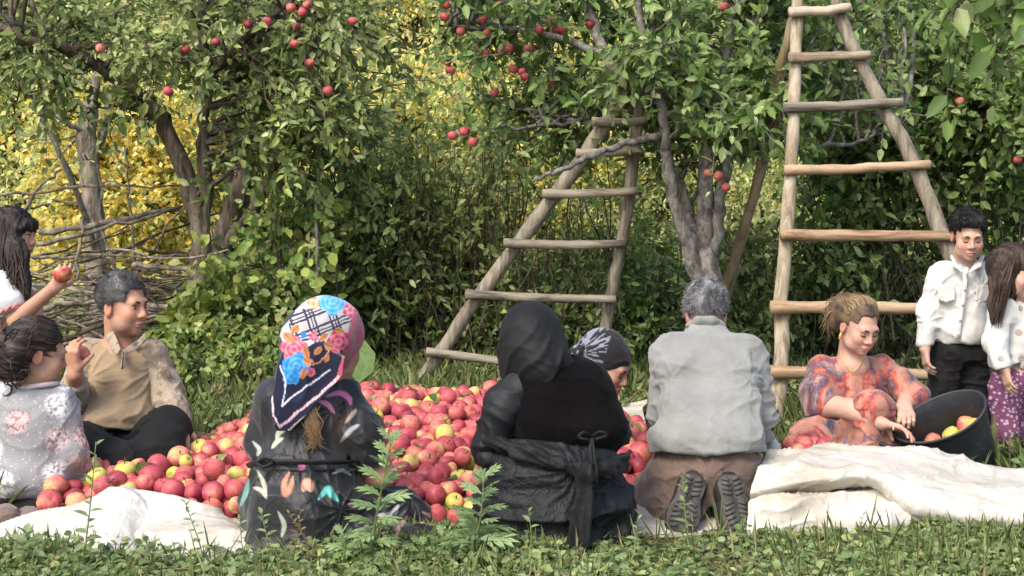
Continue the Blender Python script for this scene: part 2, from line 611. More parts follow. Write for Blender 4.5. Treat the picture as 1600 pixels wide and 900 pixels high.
UNIT_LEAF = {}
def unit_leaf(key, col, wid, fold, curl):
    if key not in UNIT_LEAF:
        b = MB()
        b.leaves(np.zeros((1, 3)), np.array([[1., 0, 0]]), np.array([[0, 0, 1.]]), np.ones(1), wid, fold, curl, np.array([col]))
        me = b.mesh('leaf')
        me.materials.append(M_leaf)
        UNIT_LEAF[key] = me
    return UNIT_LEAF[key]

def regions(boxes, n, rng):
    w = np.array([b[6] for b in boxes], float)
    k = rng.choice(len(boxes), n, p=w / w.sum())
    B = np.array([b[:6] for b in boxes], float)[k]
    u = rng.random((n, 3))
    x, y, d = (B[:, 0::2] + (B[:, 1::2] - B[:, 0::2]) * u).T
    return np.stack([(x - 800) / FPX * d, d, CAM_H - (y - HORIZON) / FPX * d], 1)

def grow(mb, limbs, targets, rng, r0=0.016, r1=0.003, lift=0.15, wig=0.06, sides=5, n=9):
    P = np.concatenate([l for l in limbs])
    out = []
    for T in targets:
        w = np.linalg.norm(P - T, axis=1) + rng.random(len(P)) * 0.9
        w = w + np.maximum(P[:, 2] - T[2], 0) * 0.3
        S = P[np.argmin(w)]
        L = np.linalg.norm(T - S)
        u = np.linspace(0, 1, n)[:, None]
        C = (S + T) / 2 + np.array([0, 0, lift * L]) + rng.standard_normal(3) * 0.10 * L
        q = (1 - u) ** 2 * S + 2 * u * (1 - u) * C + u * u * T
        q[1:] += rng.standard_normal((n - 1, 3)) * wig * min(L, 1) * 0.35
        rr = r0 * min(1.3, 0.45 + 0.5 * L)
        mb.tube(q, np.linspace(rr, r1, n), sides, cap=False)
        out.append(q)
    return out

def leafage(mbL, mbW, paths, rng, per_path, k, tl, size, pal, wid=0.5, fold=0.3, curl=0.25, droop=0.25, t0=0.2, spread=1.0, jit=0.2, twigs=True, upn=1.0, shape=(0.3, 0.68, 0.85)):
    P0, D0 = [], []
    for q in paths:
        u = t0 + (1 - t0) * rng.random(per_path) ** 0.8
        x = u * (len(q) - 1)
        i = np.minimum(x.astype(int), len(q) - 2)
        f = (x - i)[:, None]
        P0.append(q[i] * (1 - f) + q[i + 1] * f)
        D0.append(nrm(q[i + 1] - q[i]))
    P0, D0 = np.concatenate(P0), np.concatenate(D0)
    M = len(P0)
    D = nrm(D0 * 0.6 + rng.standard_normal((M, 3)) * 0.75 * spread + np.array([0, 0, 0.05]))
    L = tl * rng.uniform(0.5, 1.3, M)
    if twigs:
        for a in range(M):
            u = np.linspace(0, 1, 4)[:, None]
            mbW.tube(P0[a] + D[a] * L[a] * u + np.array([0, 0, -1]) * droop * L[a] * u * u, np.linspace(0.0035, 0.0012, 4), 3, cap=False)
    tt = np.linspace(0.12, 1.0, k)[None, :] + rng.uniform(-0.06, 0.06, (M, k))
    pos = P0[:, None] + D[:, None] * (L[:, None] * tt)[..., None] + np.array([0, 0, -1]) * (droop * L[:, None] * tt ** 2)[..., None]
    ld = D[:, None] * 0.55 + rng.standard_normal((M, k, 3)) * 0.65 + np.array([0, 0, -0.22])
    ln = np.array([-0.1, -0.62, 0.85]) * upn + rng.standard_normal((M, k, 3)) * 0.55
    N = M * k
    sz = size * rng.uniform(0.55, 1.25, N)
    # colours go together on a twig
    c = np.repeat(pick(pal, M, rng, jit), k, axis=0)
    c2 = pick(pal, N, rng, jit * 0.7)
    c = np.where(rng.random((N, 1)) < 0.55, c, c2)
    pos, ld, ln = pos.reshape(-1, 3), nrm(ld.reshape(-1, 3)), ln.reshape(-1, 3)
    if mbL is not None:
        mbL.leaves(pos, ld, ln, sz, wid, fold, curl, c, shape)
    return pos, ld, ln, sz, c

def single_leaves(parent, data, idx, wid, fold, curl, key, pal):
    """the leaves that show largest, one object each, sharing a few meshes"""
    pos, ld, ln, sz, c = data
    for j, i in enumerate(idx):
        kk = j % len(pal)
        me = unit_leaf((key, kk), pal[kk], wid, fold, curl)
        o = bpy.data.objects.new('leaf', me)
        COL.objects.link(o)
        d = ld[i]
        s_ = nrm(np.cross(ln[i], d))
        u_ = np.cross(d, s_)
        Mx = Matrix(((d[0], s_[0], u_[0]), (d[1], s_[1], u_[1]), (d[2], s_[2], u_[2]))).to_4x4()
        o.matrix_world = Matrix.Translation(Vector(pos[i] - np.array(parent.location))) @ Mx @ Matrix.Scale(float(sz[i]), 4)
        o.parent = parent

def biggest(data, n, rng):
    """indices of the n leaves in frame that are nearest the camera, thinned at random"""
    pos, sz = data[0], data[3]
    px = 800 + pos[:, 0] / pos[:, 1] * FPX
    py = HORIZON - (pos[:, 2] - CAM_H) / pos[:, 1] * FPX
    ok = (px > 0) & (px < 1600) & (py > 0) & (py < 620)
    s_ = np.where(ok, sz / pos[:, 1], 0)
    return np.argsort(-s_)[:n]

def tree(name, label, cat, limbs, radii, wood, boxes, ntar, per, k, tl, size, pal, seed, mat=None, group=None, singles=0, twigs=True, r0=0.016, lift=0.15, crown='crown', sides=10, wob=0.18, simple=False, **kw):
    rng = np.random.default_rng(seed)
    base = limbs[0][0]
    root = empty(name, (base[0], base[1], 0), label, cat, group)
    pl = []
    for i, (l, r) in enumerate(zip(limbs, radii)):
        q = smooth_path(l, 5 * len(l))
        q[1:-1] += rng.standard_normal((len(q) - 2, 3)) * 0.006
        rr = np.interp(np.linspace(0, 1, len(q)), np.linspace(0, 1, len(r)), r)
        b = MB()
        b.tube(q, rr, sides, wob=wob, seed=seed + i)
        b.build('trunk' if i == 0 else 'limb', wood, root)
        pl.append(q[len(q) // 3:] if i == 0 else q)
    W = MB()
    targets = regions(boxes, ntar, rng)
    paths = grow(W, pl, targets, rng, r0=r0, lift=lift)
    L = MB()
    data = leafage(None, W, paths, rng, per, k, tl, size, pal, twigs=twigs, **kw)
    W.build('branches', wood, root, kind='stuff')
    wid, fold, curl = kw.get('wid', .5), kw.get('fold', .3), kw.get('curl', .25)
    big = biggest(data, singles, rng) if singles else np.array([], int)
    keep = np.ones(len(data[0]), bool)
    keep[big] = False
    pos, ld, ln, sz, c = [a[keep] for a in data]
    L.leaves(pos, ld, ln, sz, wid, fold, curl, c, kw.get('shape', (0.3, 0.68, 0.85)), simple)
    L.build(crown, mat or M_leaf, root, kind='stuff')
    if singles:
        single_leaves(root, data, big, wid, fold, curl, name + str(seed), pal)
    return root

# ---- far sunlit autumn trees
far = [  # x range, y range, depth, palette, colour words
    (-160, 190, -60, 330, 13.5, P_LIME, 'yellow green sunlit tree behind the dead trunk, at the far left'),
    (40, 330, 140, 420, 12.5, P_YELLOW, 'golden yellow sunlit bush behind the brush pile and the forked apple trunk'),
    (280, 560, 40, 380, 14.0, P_LIME, 'lime green sunlit tree seen right of the forked apple trunk'),
    (500, 760, 90, 460, 13.0, P_YELLOW + P_LIME, 'golden yellow bush glowing through the gap above the patterned headscarf'),
    (720, 960, 40, 430, 14.5, P_YELLOW + P_LIME, 'deep yellow sunlit tree behind the dark hanging apples'),
    (900, 1180, -60, 470, 15.5, P_LIME, 'pale lime far tree behind the top of the leaning ladder'),
    (1150, 1420, -60, 480, 15.0, P_LIME, 'olive green far tree seen between the rails of the tall ladder'),
    (1380, 1760, -60, 500, 14.5, P_LIME + P_SHRUB[:2], 'muted green far tree behind the boy in the white shirt'),
    (-200, 420, -260, 120, 18.0, P_LIME, 'tall pale green far tree above the left apple tree'),
    (380, 900, -260, 150, 17.5, P_YELLOW + P_LIME, 'tall yellow far tree above the middle of the orchard'),
    (860, 1700, -260, 160, 18.5, P_SHRUB + P_LIME, 'tall green far tree above the right apple trees'),
]
for i, (x0, x1, y0, y1, d, pal, lab) in enumerate(far):
    xc = (x0 + x1) / 2
    b0 = V(xc, 0, d); b0[2] = 0
    top = V(xc, (y0 * 2 + y1) / 3, d)
    tree('autumn_tree', lab, 'tree', [[b0, (b0 + top) / 2 + np.array([0.1, 0, 0]), top]], [[0.11, 0.07, 0.02]], M_twig,
         [(x0, x1, y0, y1, d - 0.9, d + 1.3, 1)], 130, 20, 9, 0.55, 0.068, pal, 300 + i, mat=M_leaf_far, twigs=False, simple=True, wid=0.66, group='trees far behind the orchard')

# ---- the dead trunk on the left
d = 10.5
tr = [V(150, 600, d), V(150, 420, d), V(143, 300, d), V(136, 210, d), V(150, 120, d)]
tr[0][2] = -0.05
tree('dead_tree', 'bare broken grey trunk behind the brush pile at far left', 'tree',
     [tr, [V(142, 215, d), V(90, 180, d - .2), V(35, 140, d - .3)], [V(140, 260, d), V(165, 190, d), V(168, 140, d)], [V(150, 400, d), V(120, 300, d - .4), V(60, 170, d - .7), V(20, 120, d - .8)]],
     [[0.10, 0.085, 0.08, 0.075, 0.035], [0.03, 0.022, 0.010], [0.04, 0.035, 0.02], [0.03, 0.025, 0.018, 0.008]], M_dead,
     [(0, 260, 100, 330, d - .8, d + .5, 1)], 16, 2, 6, 0.3, 0.06, P_LIME, 41, wob=0.3)

# ---- left apple tree: forked trunk
d = 7.6
base = V(312, 600, d); base[2] = -0.03
fork = V(308, 340, d)
limbsA = [[base, V(310, 480, d), V(314, 400, d), fork, V(268, 215, d), V(215, 148, d - .1), V(130, 88, d - .25), V(40, 62, d - .35), V(-60, 0, d - .4)],
          [V(316, 420, d), V(322, 320, d), V(318, 220, d), V(322, 160, d), V(322, 100, d), V(318, 40, d), V(310, -80, d + .1)],
          [V(321, 150, d), V(345, 100, d - .1), V(380, 60, d - .2), V(470, -10, d - .4)],
          [V(130, 88, d - .25), V(70, 60, d - .4), V(0, 20, d - .6)],
          [V(318, 40, d), V(360, -60, d + .3), V(420, -160, d + .5)]]
radA = [[0.072, 0.066, 0.066, 0.055, 0.052, 0.045, 0.036, 0.028, 0.016], [0.036, 0.042, 0.038, 0.035, 0.032, 0.028, 0.016], [0.035, 0.03, 0.025, 0.012], [0.025, 0.02, 0.012], [0.03, 0.02, 0.01]]
boxesA = [(-120, 250, -60, 140, 6.9, 8.3, 3), (200, 620, -60, 130, 6.9, 8.5, 5), (380, 640, 100, 230, 7.0, 8.2, 2.6), (-100, 700, -250, -60, 6.8, 9.0, 1.3), (430, 600, 190, 270, 7.0, 7.6, 0.7), (0, 300, 100, 190, 7.2, 8.0, 0.8)]
tree('apple_tree', 'old apple tree with forked brown trunk on the left', 'apple tree', limbsA, radA, M_bark_old, boxesA, 140, 10, 8, 0.26, 0.064, P_APPLE_L, 51, singles=260, group='apple trees of the orchard', wid=0.48)

# ---- dark leaning tree behind it
d = 9.2
b0 = V(335, 560, d); b0[2] = -.03
tree('leaning_tree', 'dark leaning trunk with a sawn stub behind the left apple tree', 'tree',
     [[b0, V(345, 400, d), V(375, 300, d), V(398, 225, d), V(450, 120, d), V(500, 20, d)], [V(372, 300, d), V(352, 265, d)], [V(385, 290, d), V(430, 220, d), V(462, 150, d + .2)], [V(345, 400, d), V(395, 330, d - .2), V(455, 210, d - .2)]],
     [[0.10, 0.085, 0.075, 0.065, 0.05, 0.03], [0.05, 0.045], [0.05, 0.04, 0.02], [0.05, 0.045, 0.03]], M_bark_old,
     [(330, 640, -60, 260, d - .8, d + .8, 3), (400, 760, 60, 300, d - .6, d + .8, 0.7)], 30, 6, 8, 0.32, 0.085, P_APPLE_L, 61)

# ---- right apple tree: grey stems from one foot
d = 6.9
base = V(1108, 632, d); base[2] = -0.03
head_ = V(1105, 445, d)
limbsC = [[base, V(1106, 540, d), head_, V(1102, 380, d), V(1103, 300, d), V(1104, 240, d), V(1118, 165, d), V(1140, 60, d), V(1165, -60, d)],
          [V(1100, 450, d), V(1080, 400, d - .05), V(1058, 330, d - .1), V(1042, 250, d - .15), V(1036, 180, d - .2), V(1020, 110, d - .2), V(1002, 40, d - .2), V(1000, -40, d - .2)],
          [V(1112, 400, d), V(1128, 300, d), V(1142, 230, d), V(1160, 160, d), V(1168, 90, d), V(1200, -20, d)],
          [V(1030, 212, d - .2), V(985, 222, d - .25), V(925, 243, d - .35), V(870, 268, d - .4), V(832, 284, d - .45)],
          [V(1030, 150, d - .2), V(985, 130, d - .1), V(950, 90, d - .1), V(925, 30, d), V(900, -40, d)],
          [V(1140, 240, d), V(1165, 205, d + .1), V(1200, 175, d + .1), V(1235, 150, d + .2)],
          [V(1128, 250, d), V(1180, 235, d), V(1260, 225, d + .1), V(1330, 225, d + .2), V(1400, 200, d + .3)],
          [V(1095, 420, d), V(1082, 350, d + .15), V(1062, 290, d + .25)],
          [V(950, 90, d - .1), V(880, 60, d), V(800, 45, d + .1), V(700, 40, d + .2)],
          [V(1010, 190, d), V(900, 192, d + .1), V(840, 195, d + .1)]]
radC = [[0.085, 0.075, 0.080, 0.046, 0.042, 0.040, 0.034, 0.024, 0.012], [0.050, 0.042, 0.036, 0.032, 0.029, 0.025, 0.02, 0.012], [0.036, 0.033, 0.030, 0.025, 0.02, 0.01], [0.024, 0.02, 0.017, 0.013, 0.007], [0.04, 0.035, 0.03, 0.025, 0.015],
        [0.02, 0.017, 0.014, 0.008], [0.022, 0.018, 0.015, 0.012, 0.006], [0.04, 0.034, 0.022], [0.024, 0.02, 0.015, 0.008], [0.016, 0.012, 0.006]]
boxesC = [(900, 1250, -60, 170, 6.3, 7.9, 6), (880, 1120, 110, 250, 7.25, 8.0, 1.4), (700, 960, -60, 120, 6.6, 8.0, 2.6), (1040, 1260, 150, 230, 6.8, 7.8, .8), (1180, 1430, -60, 200, 6.9, 8.0, 2.5), (640, 1450, -250, -60, 6.4, 8.6, 1.5), (700, 900, 100, 260, 7.2, 8.0, 1.3), (1130, 1230, 100, 200, 6.2, 6.8, .8)]
tree('apple_tree', 'apple tree with smooth grey stems behind the kneeling man in grey', 'apple tree', limbsC, radC, M_bark_grey, boxesC, 165, 10, 8, 0.26, 0.068, P_APPLE_R, 71, singles=280, group='apple trees of the orchard', wob=0.1, wid=0.5)

# ---- trees behind the tall ladder
d = 8.6
b0 = V(1335, 570, d); b0[2] = -.03
tree('apple_tree', 'dense green apple tree behind the rails of the tall ladder', 'apple tree',
     [[b0, V(1330, 430, d), V(1320, 300, d), V(1300, 150, d), V(1310, -40, d)], [V(1325, 380, d), V(1390, 260, d - .2), V(1460, 130, d - .3)], [V(1322, 300, d), V(1260, 180, d), V(1230, 60, d)]],
     [[0.10, 0.09, 0.07, 0.05, 0.02], [0.05, 0.04, 0.015], [0.04, 0.03, 0.012]], M_twig,
     [(1180, 1480, -60, 180, 7.8, 9.6, 5), (1240, 1480, 170, 310, 7.6, 8.8, 3), (1250, 1400, 300, 420, 7.6, 8.4, 1.2), (1150, 1500, -250, -60, 7.8, 9.6, 1)], 145, 10, 8, 0.28, 0.068, P_APPLE_R + P_LIME[2:3], 81, singles=150, group='apple trees of the orchard')
d = 8.0
b0 = V(1690, 590, d); b0[2] = -.03
tree('apple_tree', 'leafy apple tree reaching in from the right edge above the boy', 'apple tree',
     [[b0, V(1685, 430, d), V(1670, 280, d), V(1640, 140, d), V(1620, -40, d)], [V(1672, 300, d), V(1600, 190, d - .2), V(1520, 160, d - .2), V(1440, 150, d - .2)], [V(1665, 260, d), V(1590, 240, d), V(1500, 255, d)]],
     [[0.11, 0.10, 0.08, 0.06, 0.02], [0.045, 0.035, 0.025, 0.01], [0.04, 0.03, 0.01]], M_twig,
     [(1430, 1640, 60, 210, 7.2, 8.6, 5), (1470, 1640, 190, 310, 7.4, 8.6, 3), (1420, 1760, -60, 80, 7.2, 9.0, 4), (1420, 1800, -250, -60, 7.4, 9.0, 1)], 140, 10, 8, 0.28, 0.070, P_APPLE_R + P_APPLE_L[:2], 82, singles=150, group='apple trees of the orchard')

# ---- big near leaves hanging in from the top right corner
b0 = np.array([2.35, 3.9, -0.03])
tree('apple_tree', 'near apple branch with big bright leaves hanging into the top right corner', 'apple tree',
     [[b0, np.array([2.25, 3.8, 1.2]), np.array([2.0, 3.6, 2.0]), np.array([1.6, 3.4, 1.85])], [np.array([2.0, 3.6, 2.0]), np.array([1.75, 3.3, 1.80]), np.array([1.35, 3.2, 1.68])]], [[0.09, 0.07, 0.04, 0.012], [0.03, 0.02, 0.008]], M_bark_old,
     [(1460, 1640, -60, 25, 3.1, 3.7, 1)], 12, 5, 5, 0.16, 0.085, P_APPLE_R, 91, singles=60, group='apple trees of the orchard', droop=0.7, r0=0.008)

# ---- shrubs and thicket behind the heap
def shrub(label, cx, d, boxes, n, per, k, tl, size, pal, seed, stems=5, name='shrub', cat='shrub', **kw):
    rng = np.random.default_rng(seed)
    b0 = V(cx, 600, d); b0[2] = -0.02
    root = empty(name, (b0[0], b0[1], 0), label, cat, kw.pop('group', 'shrubs behind the heap of apples'))
    W, L = MB(), MB()
    T = regions(boxes, n, rng)
    ppts = []
    for j in range(n):
        s0 = b0 + np.array([(T[j][0] - b0[0]) * 0.55 + rng.normal() * 0.1, (T[j][1] - b0[1]) * 0.4, 0])
        u = np.linspace(0, 1, 9)[:, None]
        C = np.array([s0[0] * 0.6 + T[j][0] * 0.4, s0[1], T[j][2] * 0.75])
        q = (1 - u) ** 2 * s0 + 2 * u * (1 - u) * C + u * u * T[j]
        q[1:] += rng.standard_normal((8, 3)) * 0.018
        W.tube(q, np.linspace(0.009, 0.002, 9), 4, cap=False)
        ppts.append(q)
    W.build('stems', M_twig, root, kind='stuff')
    si = kw.pop('singles', 0)
    W2 = MB()
    data = leafage(None, W2, ppts, rng, per, k, tl, size, pal, twigs=False, **kw)
    wid, fold, curl = kw.get('wid', .5), kw.get('fold', .3), kw.get('curl', .25)
    big = biggest(data, si, rng) if si else np.array([], int)
    keep = np.ones(len(data[0]), bool); keep[big] = False
    pos, ld, ln, sz, c = [a[keep] for a in data]
    L.leaves(pos, ld, ln, sz, wid, fold, curl, c, kw.get('shape', (0.3, 0.68, 0.85)))
    L.build('foliage', M_leaf, root, kind='stuff')
    if si:
        single_leaves(root, data, big, wid, fold, curl, 'sh' + str(seed), pal)
    return root

RND = (0.35, 0.75, 0.95)
shrub('round leaved shrub with grey upright stem above the patterned headscarf', 470, 7.7, [(380, 540, 170, 330, 7.3, 8.0, 2), (340, 560, 300, 430, 7.3, 8.0, 3), (300, 470, 400, 520, 7.2, 7.8, 2)], 46, 7, 6, 0.22, 0.066, P_ROUND + P_SHRUB, 101, wid=0.75, shape=RND, singles=200)
shrub('yellow green vine climbing the forked apple trunk', 300, 7.35, [(270, 340, 380, 520, 7.15, 7.45, 1), (280, 350, 500, 600, 7.1, 7.5, 1)], 20, 7, 6, 0.2, 0.075, [(0.22, 0.27, 0.06), (0.17, 0.23, 0.05), (0.27, 0.30, 0.08)], 102, wid=0.8, shape=RND, singles=80, name='climbing_vine', cat='vine')
shrub('low leafy bush beside the seated man in tan', 350, 7.0, [(240, 430, 490, 590, 6.7, 7.4, 1), (400, 520, 520, 610, 6.8, 7.6, .6)], 46, 8, 8, 0.2, 0.042, P_ROUND + P_SHRUB, 103, wid=0.7)
fine = [
    ('fine leaved willowy shrub left of the leaning ladder foot', 600, 8.5, (530, 690, 240, 520), P_SHRUB + P_APPLE_L),
    ('grey green willowy shrub behind the rungs of the leaning ladder', 720, 8.7, (650, 830, 250, 500), P_SHRUB),
    ('tall thin leaved shrub between leaning ladder and grey apple stems', 880, 8.9, (820, 1010, 280, 520), P_SHRUB + P_DARK),
    ('leafy shrub overhanging the patterned headscarf', 540, 8.2, (470, 620, 150, 400), P_APPLE_L),
    ('leafy shrub in the middle under the dark hanging apples', 690, 8.3, (600, 800, 180, 360), P_APPLE_L + P_SHRUB),
]
for i, (lab, cx, d, (x0, x1, y0, y1), pal) in enumerate(fine):
    w = 0.22 if i < 3 else 0.45
    shrub(lab, cx, d, [(x0, x1, y0, y1, d - .5, d + .6, 1)], 42 if i > 2 else 48, 8, 8, 0.30, 0.080 if i < 3 else 0.066, pal, 110 + i, wid=w)
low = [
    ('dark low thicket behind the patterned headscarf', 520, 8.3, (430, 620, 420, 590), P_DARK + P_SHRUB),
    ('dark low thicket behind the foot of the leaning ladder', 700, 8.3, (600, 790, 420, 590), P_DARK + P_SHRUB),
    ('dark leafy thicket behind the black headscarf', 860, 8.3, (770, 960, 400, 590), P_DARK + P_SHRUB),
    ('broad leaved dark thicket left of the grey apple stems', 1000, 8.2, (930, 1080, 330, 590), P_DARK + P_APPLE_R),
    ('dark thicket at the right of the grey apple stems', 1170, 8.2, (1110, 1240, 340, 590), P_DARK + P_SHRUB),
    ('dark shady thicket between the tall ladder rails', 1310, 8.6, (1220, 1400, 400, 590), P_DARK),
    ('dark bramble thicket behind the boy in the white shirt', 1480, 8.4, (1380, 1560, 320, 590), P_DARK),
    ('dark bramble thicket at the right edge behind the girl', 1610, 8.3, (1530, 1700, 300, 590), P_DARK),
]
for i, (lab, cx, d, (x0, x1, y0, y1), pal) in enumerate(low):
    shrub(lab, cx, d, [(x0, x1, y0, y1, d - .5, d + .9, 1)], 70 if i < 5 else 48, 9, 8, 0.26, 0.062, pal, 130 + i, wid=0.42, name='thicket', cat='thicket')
deep = [('shaded back hedge behind the brush pile', -150, 330, 480, 620, 10.8, P_SHRUB), ('shaded back hedge behind the heap of apples', 300, 830, 420, 620, 10.2, P_SHRUB), ('shaded back hedge behind the ladders', 800, 1250, 400, 620, 10.2, P_SHRUB), ('shaded back hedge behind the children on the right', 1200, 1760, 370, 620, 10.4, P_SHRUB)]
for i, (lab, x0, x1, y0, y1, d, pal) in enumerate(deep):
    shrub(lab, (x0 + x1) / 2, d, [(x0, x1, y0, y1, d - .4, d + 1.2, 1)], 110, 8, 8, 0.4, 0.12, pal, 150 + i, wid=0.55, name='hedge', cat='hedge')

# ---- bare dark stems and brambles in the thicket on the right and in the middle
def brambles(name, label, cat, boxes, n, seed, mat, rmin=0.003, rmax=0.008, lean=0.5, length=(0.5, 1.2)):
    rng = np.random.default_rng(seed)
    P = regions(boxes, n, rng)
    c = P.mean(0)
    root = empty(name, (c[0], c[1], 0), label, cat)
    for i in range(n):
        b = MB()
        L = rng.uniform(*length)
        d_ = nrm(np.array([rng.normal() * lean, rng.normal() * 0.3, 1.0]))
        u = np.linspace(-0.5, 0.5, 8)[:, None]
        q = P[i] + d_ * L * u + np.cumsum(rng.standard_normal((8, 3)) * 0.022, 0) + np.array([rng.normal() * .25, 0, -.3]) * (u * 2) ** 2 * 0.4
        q[:, 2] = np.maximum(q[:, 2], 0.0)
        b.tube(q, np.linspace(rng.uniform(rmin, rmax), 0.002, 8), 4, cap=False)
        b.build('stem', mat, root)
    return root
brambles('bramble_patch', 'tangle of bare dark stems behind the boy and girl on the right', 'brambles', [(1250, 1640, 300, 560, 7.7, 8.6, 1)], 110, 201, M_twig)
brambles('reed_clump', 'thin upright dry stems in the shrubs above the black headscarf', 'dry stems', [(540, 960, 260, 540, 7.7, 8.4, 1)], 70, 202, M_twig, lean=0.15)
b = MB()
b.tube(smooth_path([V(497, 590, 7.5), V(496, 400, 7.5), V(495, 330, 7.5), V(502, 230, 7.55)], 16), np.linspace(0.014, 0.008, 16), 8)
b.tube(smooth_path([V(481, 590, 7.55), V(483, 430, 7.55), V(484, 360, 7.55)], 10), np.linspace(0.009, 0.006, 10), 6)
tag(b.build('sapling', M_bark_grey), 'two thin straight grey sapling stems above the patterned headscarf', 'sapling')

# ---- brush pile and dead rails on the left
rng = np.random.default_rng(77)
root = empty('brush_pile', V(160, 590, 8.0) * np.array([1, 1, 0]), 'pile of grey dead branches behind the man in tan', 'brush pile')
def stick(a, b, r, bend=0.05, seed=0, mat=None, par=None, name='branch', n=12):
    u = np.linspace(0, 1, n)[:, None]
    q = a * (1 - u) + b * u
    rg = np.random.default_rng(seed)
    w = np.cumsum(rg.standard_normal((n, 3)) * bend * 0.22, 0)
    w -= u * w[-1]
    q = q + w
    mb = MB()
    mb.tube(q, np.linspace(r, r * 0.55, n), 7, wob=0.15, seed=seed)
    return mb.build(name, mat or M_dead, par)
for i in range(95):
    x0 = rng.uniform(-40, 240); y = rng.uniform(405, 560); d = rng.uniform(7.5, 8.6)
    ln = rng.uniform(90, 260)
    stick(V(x0, y + rng.normal() * 26, d), V(x0 + ln, y + rng.normal() * (34 if i % 3 else 75), d + rng.normal() * .25), rng.choice([.004, .006, .007, .009, .012, .018]), 0.05, 400 + i, M_dead if rng.random() < .6 else M_twig, root)
for a, b_, r in [((60, 358, 7.9), (300, 318, 8.1), 0.022), ((50, 378, 7.7), (290, 322, 8.0), 0.016), ((0, 303, 7.8), (285, 290, 8.0), 0.010), ((130, 345, 8.0), (120, 440, 7.8), 0.014), ((60, 480, 7.2), (165, 470, 7.4), 0.02), ((40, 395, 7.9), (300, 400, 8.0), 0.012),
                 ((185, 430, 8.0), (150, 240, 8.3), 0.013), ((215, 420, 8.1), (195, 230, 8.4), 0.010), ((75, 320, 8.3), (30, 325, 8.1), 0.01), ((40, 330, 8.0), (95, 265, 8.3), 0.014), ((235, 390, 8.0), (320, 270, 7.8), 0.008)]:
    stick(V(*a), V(*b_), r, 0.05, int(a[0] * 3 + a[1]), M_dead, root)

# ================================================================== ladders of peeled poles
M_pole_new = bark_mat('peeled_pole', [(0.3, (0.20, 0.15, 0.095)), (0.5, (0.36, 0.30, 0.21)), (0.7, (0.47, 0.41, 0.31))], 16, 0.09, 0.75, 0.8, 0.014)
M_pole_red = bark_mat('fresh_rung', [(0.3, (0.20, 0.12, 0.065)), (0.5, (0.34, 0.23, 0.14)), (0.7, (0.44, 0.33, 0.22))], 9, 0.5, 0.7, 0.4, 0.01)
M_pole_old = bark_mat('weathered_pole', [(0.3, (0.12, 0.10, 0.075)), (0.5, (0.24, 0.205, 0.155)), (0.7, (0.34, 0.30, 0.23))], 20, 0.10, 0.85, 0.9, 0.016)
M_rung_new = bark_mat('peeled_rung', [(0.3, (0.17, 0.12, 0.075)), (0.45, (0.33, 0.27, 0.19)), (0.7, (0.45, 0.39, 0.29))], 11, 1.0, 0.75, 0.55, 0.014, 0.16)
M_rung_old = bark_mat('weathered_rung', [(0.3, (0.09, 0.075, 0.06)), (0.45, (0.22, 0.19, 0.145)), (0.7, (0.33, 0.29, 0.225))], 12, 1.0, 0.85, 0.6, 0.014, 0.16)
M_rung_red = bark_mat('barky_rung', [(0.3, (0.15, 0.085, 0.045)), (0.45, (0.32, 0.21, 0.125)), (0.7, (0.43, 0.32, 0.21))], 10, 1.0, 0.7, 0.5, 0.012, 0.16)
M_plank = bark_mat('brown_prop', [(0.3, (0.13, 0.095, 0.055)), (0.5, (0.25, 0.19, 0.115)), (0.7, (0.36, 0.28, 0.18))], 10, 0.15, 0.85, 0.4, 0.01)
M_cutend = bark_mat('sawn_end', [(0.3, (0.40, 0.28, 0.16)), (0.7, (0.60, 0.47, 0.30))], 40, 1.0)

def pole(pts, r, mat, par, name, seed, n=30, knots=0.10, crook=0.008):
    q = smooth_path([V(*a) for a in pts], n)
    rg = np.random.default_rng(seed)
    q[1:-1] += np.cumsum(rg.standard_normal((n - 2, 3)) * crook * 0.4, 0) * np.sin(np.linspace(0, np.pi, n - 2))[:, None]
    mb = MB()
    mb.tube(q, np.linspace(r[0], r[1], n) * (1 + 0.05 * np.sin(np.arange(n) * 1.7 + seed)), 12, wob=knots, seed=seed)
    o = mb.build(name, mat, par)
    for e, s_ in ((0, 1), (-1, -1)):
        pass
    return o
LD = empty('ladder', V(1400, 690, 5.71) * np.array([1, 1, 0]), 'tall pale pole ladder propped upright on the right, beside the boy', 'ladder', 'orchard ladders')
ld_d = lambda y: 5.71 + (690 - y) / 690 * 0.55
pole([(1208, 688, ld_d(690)), (1222, 560, ld_d(560)), (1226, 430, ld_d(430)), (1237, 260, ld_d(260)), (1243, 120, ld_d(120)), (1248, -60, ld_d(-60))], (0.037, 0.027), M_pole_new, LD, 'rail', 1)
pole([(1622, 688, ld_d(690)), (1560, 560, ld_d(560)), (1488, 395, ld_d(395)), (1432, 255, ld_d(255)), (1375, 150, ld_d(150)), (1325, 50, ld_d(50)), (1290, -60, ld_d(-60))], (0.042, 0.030), M_pole_old, LD, 'rail', 2, knots=.14)
for i, (x0, x1, y0, y1, r, mt) in enumerate([(1233, 1329, 19, 11, .026, M_rung_new), (1233, 1359, 90, 85, .026, M_rung_new), (1225, 1410, 168, 160, .027, M_rung_old), (1226, 1453, 266, 257, .025, M_rung_red), (1220, 1520, 367, 369, .028, M_rung_red), (1204, 1570, 480, 483, .030, M_rung_red), (1203, 1620, 581, 586, .029, M_rung_red)]):
    dd = ld_d((y0 + y1) / 2) - 0.055
    pole([(x0, y0, dd), ((x0 + x1) / 2, (y0 + y1) / 2 + 1, dd), (x1, y1, dd)], (r, r * .85), mt, LD, 'rung', 20 + i, n=18, knots=.08, crook=.004)
pole([(1088, 604, 7.55), (1130, 450, 7.3), (1195, 240, 6.9), (1228, 90, 6.55), (1262, -60, 6.35)], (0.030, 0.026), M_plank, LD, 'prop_pole', 3, knots=.05)
